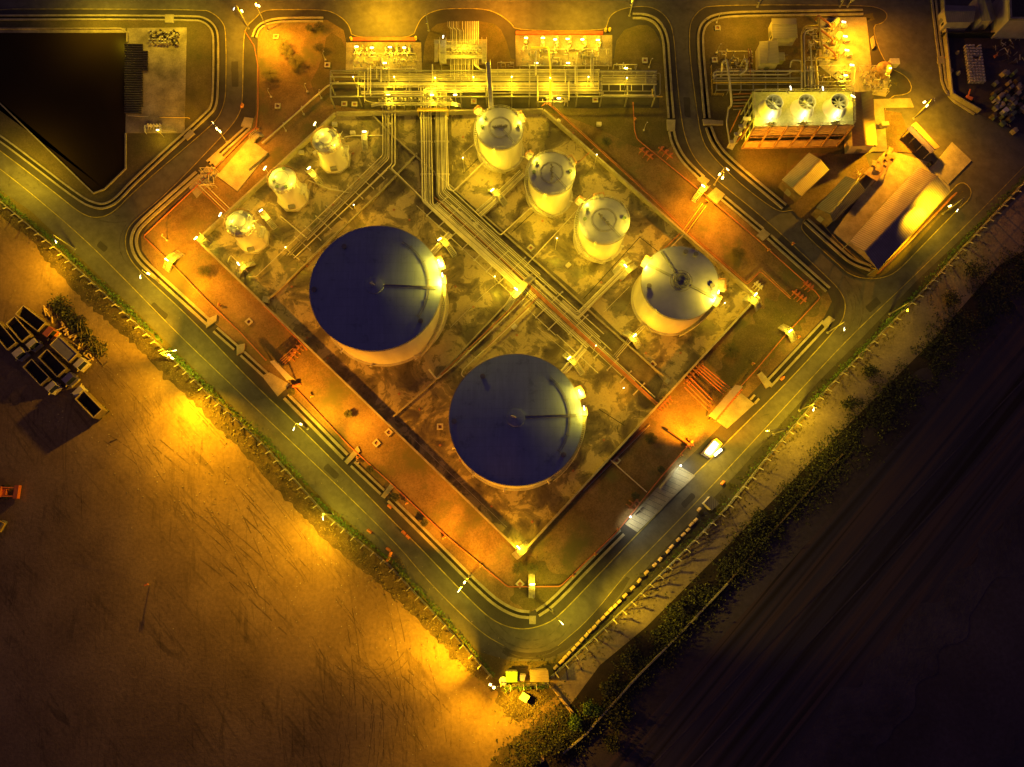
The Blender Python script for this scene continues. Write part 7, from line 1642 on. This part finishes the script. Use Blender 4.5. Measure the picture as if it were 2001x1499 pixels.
for o in bpy.data.objects:
    if o.name.startswith('yard_item'): o.name = 'storage_bundle'
c = P(1857, 184, .1); m = MB(); m.lathe(c, [(1.0, 0), (1.0, .6), (.95, .62), (.01, .4)], 24); tag(m.build('round_basin', 'truck_blue', None, True, tuple(c)), 'round blue basin in the corner of the yard wall', 'basin')
t = thing('hand_tractor', P(1890, 195, .1), 'small orange red machine behind the yard wall', 'machine'); c = t.location.copy(); m = MB(); m.box(c + Vector((0, 0, .6)), (1.6, .8, .7), -.5); m.beam(c + Vector((-.3, .4, .9)), c + Vector((.2, 2.0, 1.3)), .25, .25); m.build('body', 'orange_paint', t)
for x, y in ((-.7, -.2), (.2, -.7), (1.0, -.6)): m = MB(); m.tube([c + Vector((x, y, .35)), c + Vector((x + .2, y + .1, .35))], .35, 12); m.build('wheel', 'rubber', t)
m = MB(); c = P(1943, 112, .1); m.box(c + Vector((0, 0, .5)), (.9, .5, .5), .5); m.beam(c + Vector((0, 0, .7)), c + Vector((.3, .6, 1.2)), .1, .1); tag(m.build('red_trolley', 'pipe_red', None, False, tuple(c)), 'red hand trolley right of the white cubes', 'trolley')
for k in range(5):
    c = P(1956 + k * 4.5, 239 + k * 2.2, .05); m = MB(); m.beam(c, c + Vector((-.2, .6, 0)), .12, .3); tag(m.build('wheel_stop', 'bamboo', None, False, tuple(c)), 'short wheel stop on the asphalt below the crates', 'wheel stop', 'wheel stops below the crates')

# ------------------------------------------------------------------ wear of the truck yard, rough margins
def wobble(pts, amp, seed, step=1.2, closed=False):
    rnd = random.Random(seed); q = PP(pts); out = []
    for i in range(len(q) - (0 if closed else 1)):
        a, b = q[i], q[(i + 1) % len(q)]; n = max(1, int((b - a).length / step)); d = (b - a).normalized(); s = Vector((-d.y, d.x, 0))
        for k in range(n): out.append(a.lerp(b, k / n) + s * rnd.gauss(0, amp))
    if not closed: out.append(q[-1])
    return chaikin(out, 2, closed)
def world_sheet(name, pts, z, mat):
    from mathutils.geometry import tessellate_polygon
    tri = tessellate_polygon([[Vector((p.x, p.y, 0)) for p in pts]]); fs = []
    for t in tri:
        a, b, c = [pts[i] for i in t]; fs.append(tuple(t) if (b - a).cross(c - a).z > 0 else tuple(t)[::-1])
    mb = MB(); mb.add([(p.x, p.y, z) for p in pts], fs); return tag(mb.build(name, mat), kind='structure')
surf('rough_earth', (.05, .036, .016), (.14, .095, .045), .5, 8, .95, 0, 3, .5, .45)
surf('rut_earth', (.10, .062, .028), (.22, .14, .062), .35, 7, .95, 0, 2.5, .3, .3)
far = [(-60, 385), (0, 420), (60, 466), (105, 525), (165, 588), (260, 672), (330, 742), (400, 810), (470, 880), (560, 975), (640, 1060), (740, 1140), (810, 1205), (880, 1280), (930, 1320), (960, 1352)]
world_sheet('rough_ground', wobble(far, .28, 3, .8) + PP([(985, 1340), (962, 1322), (870, 1220), (760, 1102), (640, 1008), (520, 872), (430, 790), (320, 682), (215, 583), (118, 492), (0, 392), (-60, 345)]), .012, 'rough_earth')
world_sheet('rough_ground', wobble([(965, 1345), (985, 1338), (1074, 1336), (1085, 1350), (1078, 1366), (1050, 1385), (1035, 1402), (1005, 1408), (985, 1390), (972, 1370)], .3, 5, .7, True), .016, 'rough_earth')
world_sheet('rough_ground', wobble([(1075, 1385), (1100, 1370), (1125, 1400), (1115, 1430), (1070, 1475), (1040, 1499), (985, 1520), (950, 1499), (975, 1465), (1010, 1440), (1045, 1415)], .35, 6, .7, True), .018, 'rough_earth')
world_sheet('lawn_ground', wobble([(1000, 1092), (1030, 1085), (1085, 1115), (1112, 1128), (1075, 1180), (1035, 1192), (1005, 1180), (1006, 1150), (1020, 1120)], .5, 12, .9, True), .172, 'lawn')
world_sheet('lawn_ground', wobble([(1492, 592), (1560, 560), (1605, 575), (1600, 600), (1500, 708), (1440, 765), (1400, 730), (1440, 660)], .7, 13, 1.0, True), .172, 'lawn')
def tuft_belt(poly, n, label, mat, seed, spread=1.6, s=.2):
    rnd = random.Random(seed); q = PP(poly); m = MB()
    for _ in range(n):
        i = rnd.randrange(len(q) - 1); c = q[i].lerp(q[i + 1], rnd.random()) + Vector((rnd.gauss(0, spread), rnd.gauss(0, spread), .02)); leaves(m, c, rnd.randint(2, 7), .3, .3, .22, s, rnd)
    return tag(m.build('weeds', mat, None, False, tuple(q[1])), label, 'weeds', None, 'stuff')
tuft_belt([(-20, 400), (110, 505), (210, 600), (330, 715), (440, 825), (560, 945), (700, 1085), (850, 1230), (955, 1340)], 1100, 'dry weeds along the yard side of the left fence', 'leaf_dry', 1, .9)
tuft_belt([(985, 1355), (1010, 1385), (1040, 1392), (1070, 1362)], 420, 'dry weeds on the rough grass round the white box', 'leaf_dry', 2, 1.6)
tuft_belt([(1110, 1385), (1085, 1430), (1050, 1460), (1000, 1480)], 700, 'green weeds at the bottom edge of the sandy path', 'leaf_bush', 3, 1.9, .26)
tuft_belt([(1128, 1300), (1240, 1190), (1340, 1090), (1430, 995), (1515, 890), (1610, 785), (1710, 680), (1810, 578), (1910, 470)], 900, 'sparse weeds on the track behind the right fence', 'leaf_dry', 4, 1.0)
tuft_belt([(985, 1300), (1110, 1290), (1225, 1165), (1330, 1060), (1430, 955), (1515, 855), (1600, 762), (1700, 660)], 600, 'grass tufts on the verge of the right fence', 'leaf_bush', 5, .6, .18)
tuft_belt([(560, 60), (600, 120), (540, 180), (620, 160), (640, 60), (520, 240)], 300, 'small weeds on the gravel round the palm shrubs', 'leaf_dry', 6, 2.6, .16)
tuft_belt([(1500, 600), (1560, 600), (1530, 650), (1480, 680), (1450, 720)], 700, 'pale grass on the ground by the southeast steps', 'leaf_dry', 7, 2.6, .16)
tuft_belt([(1010, 1100), (1050, 1110), (1080, 1130), (1060, 1160), (1020, 1165)], 420, 'grass at the south corner of the diamond', 'leaf_bush', 8, 1.6, .16)
tuft_belt([(1110, 230), (1200, 260), (1260, 290), (1240, 180), (1270, 80), (1240, 70)], 500, 'short grass on the dim northeast lawn', 'leaf_bush', 9, 2.6, .14)
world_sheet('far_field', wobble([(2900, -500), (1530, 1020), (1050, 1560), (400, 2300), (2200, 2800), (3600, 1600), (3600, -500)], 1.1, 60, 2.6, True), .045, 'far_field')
world_sheet('far_shoulder', wobble([(2900, 130), (2100, 880), (1790, 1200), (1650, 1350), (1480, 1560), (1600, 1640), (1710, 1500), (1780, 1370), (1900, 1180), (2001, 1110), (2400, 900), (3000, 330)], 1.1, 61, 2.6, True), .075, 'shoulder_earth')
world_sheet('far_shoulder', wobble([(1900, 1530), (2001, 1420), (2100, 1300), (2300, 1500), (2000, 1700)], 1.1, 62, 2.6, True), .07, 'shoulder_earth')
# wheel ruts: broken pairs of darker lines
def rut(c, r, a0, a1, wdt=.26, gap=1.9, seed=0):
    rnd = random.Random(seed); mb = MB()
    for sgn in (-.5, .5):
        L = []; n = 40
        for i in range(n + 1):
            a = R(a0 + (a1 - a0) * i / n); rr = r + sgn * gap + rnd.gauss(0, .03)
            L.append(Vector((c.x + rr * math.cos(a), c.y + rr * math.sin(a), 0)))
        k = 0
        while k < n - 3:
            e = min(n, k + rnd.randint(3, 12)); ribbon(mb, L[k:e + 1], wdt * rnd.uniform(.5, 1.2), .008 + .0006 * rnd.random()); k = e + rnd.randint(0, 3)
    return tag(mb.build('wheel_tracks', 'rut_earth'), kind='structure')
rut(P(735, 1240), 7.5, 200, 330, .2, 1.6, 1); rut(P(700, 1225), 9.5, 215, 320, .14, 1.2, 2)
for k in range(34):
    rnd = random.Random(100 + k); f = rnd.random(); base = P(200 + f * 640 + rnd.uniform(-120, 40), 640 + f * 640 + rnd.uniform(-30, 150)); L = rnd.uniform(8, 26); rad = rnd.choice((60, 90, 140, 220)); th = -46 + rnd.gauss(0, 7) + (-30 * f if rnd.random() < .5 else 0)
    nrm = R(th + 90); c = Vector((base.x - rad * math.cos(nrm), base.y - rad * math.sin(nrm), 0)); da = math.degrees(L / rad) / 2
    rut(c, rad, th + 90 - da, th + 90 + da, rnd.uniform(.1, .28), rnd.choice((1.6, 1.9, .6)), k)
for k in range(16):
    rnd = random.Random(300 + k); base = P(rnd.uniform(620, 900), rnd.uniform(1330, 1499)); rad = rnd.choice((80, 150)); th = -84 + rnd.gauss(0, 8); nrm = R(th + 90); c = Vector((base.x - rad * math.cos(nrm), base.y - rad * math.sin(nrm), 0)); da = math.degrees(rnd.uniform(7, 16) / rad) / 2
    rut(c, rad, th + 90 - da, th + 90 + da, rnd.uniform(.1, .22), 1.8, 50 + k)
# stones scattered in the yard: too small and many to count
rnd = random.Random(88); m = MB()
for _ in range(900):
    f = rnd.random(); c = P(120 + f * 860 + rnd.gauss(0, 60) - 50, 560 + f * 780 + rnd.gauss(0, 70) + 70, .01); s = rnd.uniform(.05, .16)
    m.add([c + Vector((s, 0, 0)), c + Vector((0, s, 0)), c + Vector((-s, 0, 0)), c + Vector((0, -s, 0)), c + Vector((0, 0, s))], [(0, 1, 4), (1, 2, 4), (2, 3, 4), (3, 0, 4)])
tag(m.build('gravel', 'concrete_dirty', None, False, tuple(P(400, 900))), 'loose stones scattered over the dirt yard', 'stones', None, 'stuff')
# small fittings on the bund floor
for i, (u, v) in enumerate(((1155, 436), (1129, 480), (1175, 552), (1060, 432), (1213, 548), (1302, 612), (1230, 735), (1262, 690), (960, 640), (925, 600), (890, 560), (1010, 655), (990, 480), (935, 300), (905, 268), (800, 430), (770, 410), (690, 300), (700, 350), (650, 400), (600, 520), (570, 560), (1105, 400), (1150, 300), (1120, 260), (1330, 690), (1420, 560), (1180, 860), (1120, 920), (900, 900), (860, 870), (820, 800), (780, 770), (640, 700), (600, 660), (1040, 1020), (960, 990))):
    c = P(u, v, .2); m = MB(); m.box(c + Vector((0, 0, .03)), (.5, .5, .06), .78); m.lathe(c + Vector((0, 0, .06)), [(.18, 0), (.18, .12), (.01, .14)], 8); tag(m.build('drain_cover', 'pipe_rust', None, False, tuple(c)), 'small rusty drain cover on the stained bund floor', 'drain cover', 'drain covers on the bund floor')
for i, (pts, lb) in enumerate((([(1100, 440, .35), (1158, 378, .35), (1170, 388, .35)], 'thin conduit on the floor behind the middle tank'), ([(905, 300, .35), (930, 278, .35)], 'thin conduit on the floor left of the northern tank'), ([(690, 425, .35), (640, 470, .35), (600, 510, .35)], 'thin conduit north of the western big tank'), ([(1180, 610, .35), (1230, 560, .35)], 'thin conduit east of the low inner wall'),
        ([(1050, 640, .35), (1110, 690, .35), (1130, 712, .35)], 'thin conduit beside the southern tank steps'), ([(880, 640, .35), (940, 580, .35), (1000, 530, .35)], 'thin conduit between western tank and corridor'), ([(1140, 960, .35), (1270, 830, .35)], 'thin conduit inside the southeast wall'), ([(560, 640, .35), (700, 770, .35)], 'thin conduit inside the southwest wall'), ([(800, 850, .35), (990, 1030, .35)], 'second thin conduit inside the southwest wall'))):
    pipe('conduit', pts, .05, 'pipe_clad', lb)
for i, (u, v, lb) in enumerate(((1170, 245, 'small valve box north of the twin red pipes'), (760, 246, 'valve box beside the northern duct'), (690, 262, 'valve box by the white steps'), (618, 300, 'pale square slab left of the northern small tank'), (930, 440, 'cabinet beside the corridor'), (1005, 640, 'cabinet between the big tanks'), (590, 300, 'pale slab near the middle small tank'), (1110, 520, 'pale slab south of the pale roof tank'), (655, 245, 'small cabinet against the north wall'), (1090, 240, 'small cabinet at the corner of the north wall'))):
    c = P(u, v, .2); m = MB(); m.box(c + Vector((0, 0, .35)), (1.1, .8, .7), .75 * (i % 2)); m.box(c + Vector((0, 0, .73)), (1.2, .9, .06), .75 * (i % 2)); m.box(c + Vector((.2, 0, .8)), (.3, .3, .1), .75 * (i % 2)); tag(m.build('valve_box', 'concrete_pale' if 'slab' in lb else 'galvanised', None, False, tuple(c)), lb, 'box')
# repairs and tyre marks on the asphalt
for i, pts in enumerate(([(196, 470), (212, 484), (204, 494), (188, 480)], [(300, 590), (330, 616), (322, 626), (292, 600)], [(640, 905), (664, 928), (655, 938), (630, 915)], [(1330, 985), (1352, 962), (1360, 970), (1338, 994)], [(1690, 600), (1712, 580), (1722, 592), (1700, 612)], [(452, 120), (466, 120), (466, 170), (453, 170)], [(1335, 190), (1348, 190), (1350, 230), (1338, 228)], [(1480, 470), (1510, 494), (1503, 503), (1474, 480)])):
    world_sheet('road_patch', wobble(pts, .05, i, .8, True), .036, 'asphalt_dark')
surf('tyre_mark', (.050, .045, .042), (.10, .088, .078), .8, 6, .8)
for k, (c, r, a0, a1) in enumerate(((P(1035, 1170), 9, 200, 330), (P(1035, 1180), 9.6, 215, 320), (P(300, 470), 7, 150, 235), (P(1600, 600), 8.5, -60, 40), (P(1580, 590), 11.5, -50, 35), (P(240, 330), 13, 215, 280))):
    rut(c, r, a0, a1, .22, 1.7, 70 + k).data.materials[0] = M['tyre_mark']
for o in bpy.data.objects:
    if o.name.startswith('wheel_tracks') and o.data.materials[0] == M['tyre_mark']: o.location.z = .035
# ------------------------------------------------------------------ camera, sky, view
cam = bpy.data.cameras.new('camera'); co = bpy.data.objects.new('camera', cam); COL.objects.link(co)
co.location = (0, 0, DH); co.rotation_euler = (TILT, 0, 0)
cam.sensor_width = 36; cam.lens = FOC / 2001 * 36; cam.clip_end = 2000
scn.camera = co
w = bpy.data.worlds.new('World'); scn.world = w; w.use_nodes = True
bg = w.node_tree.nodes['Background']
bg.inputs['Color'].default_value = (.040, .024, .056, 1); bg.inputs['Strength'].default_value = 1.0
scn.view_settings.view_transform = 'Standard'; scn.view_settings.look = 'None'
scn.view_settings.exposure = 0; scn.view_settings.gamma = 1
scn.cycles.use_denoising = True
scn.cycles.max_bounces = 5; scn.cycles.diffuse_bounces = 2; scn.cycles.glossy_bounces = 2
scn.cycles.sample_clamp_indirect = 4.0; scn.cycles.caustics_reflective = False; scn.cycles.caustics_refractive = False
scn.cycles.use_light_tree = True
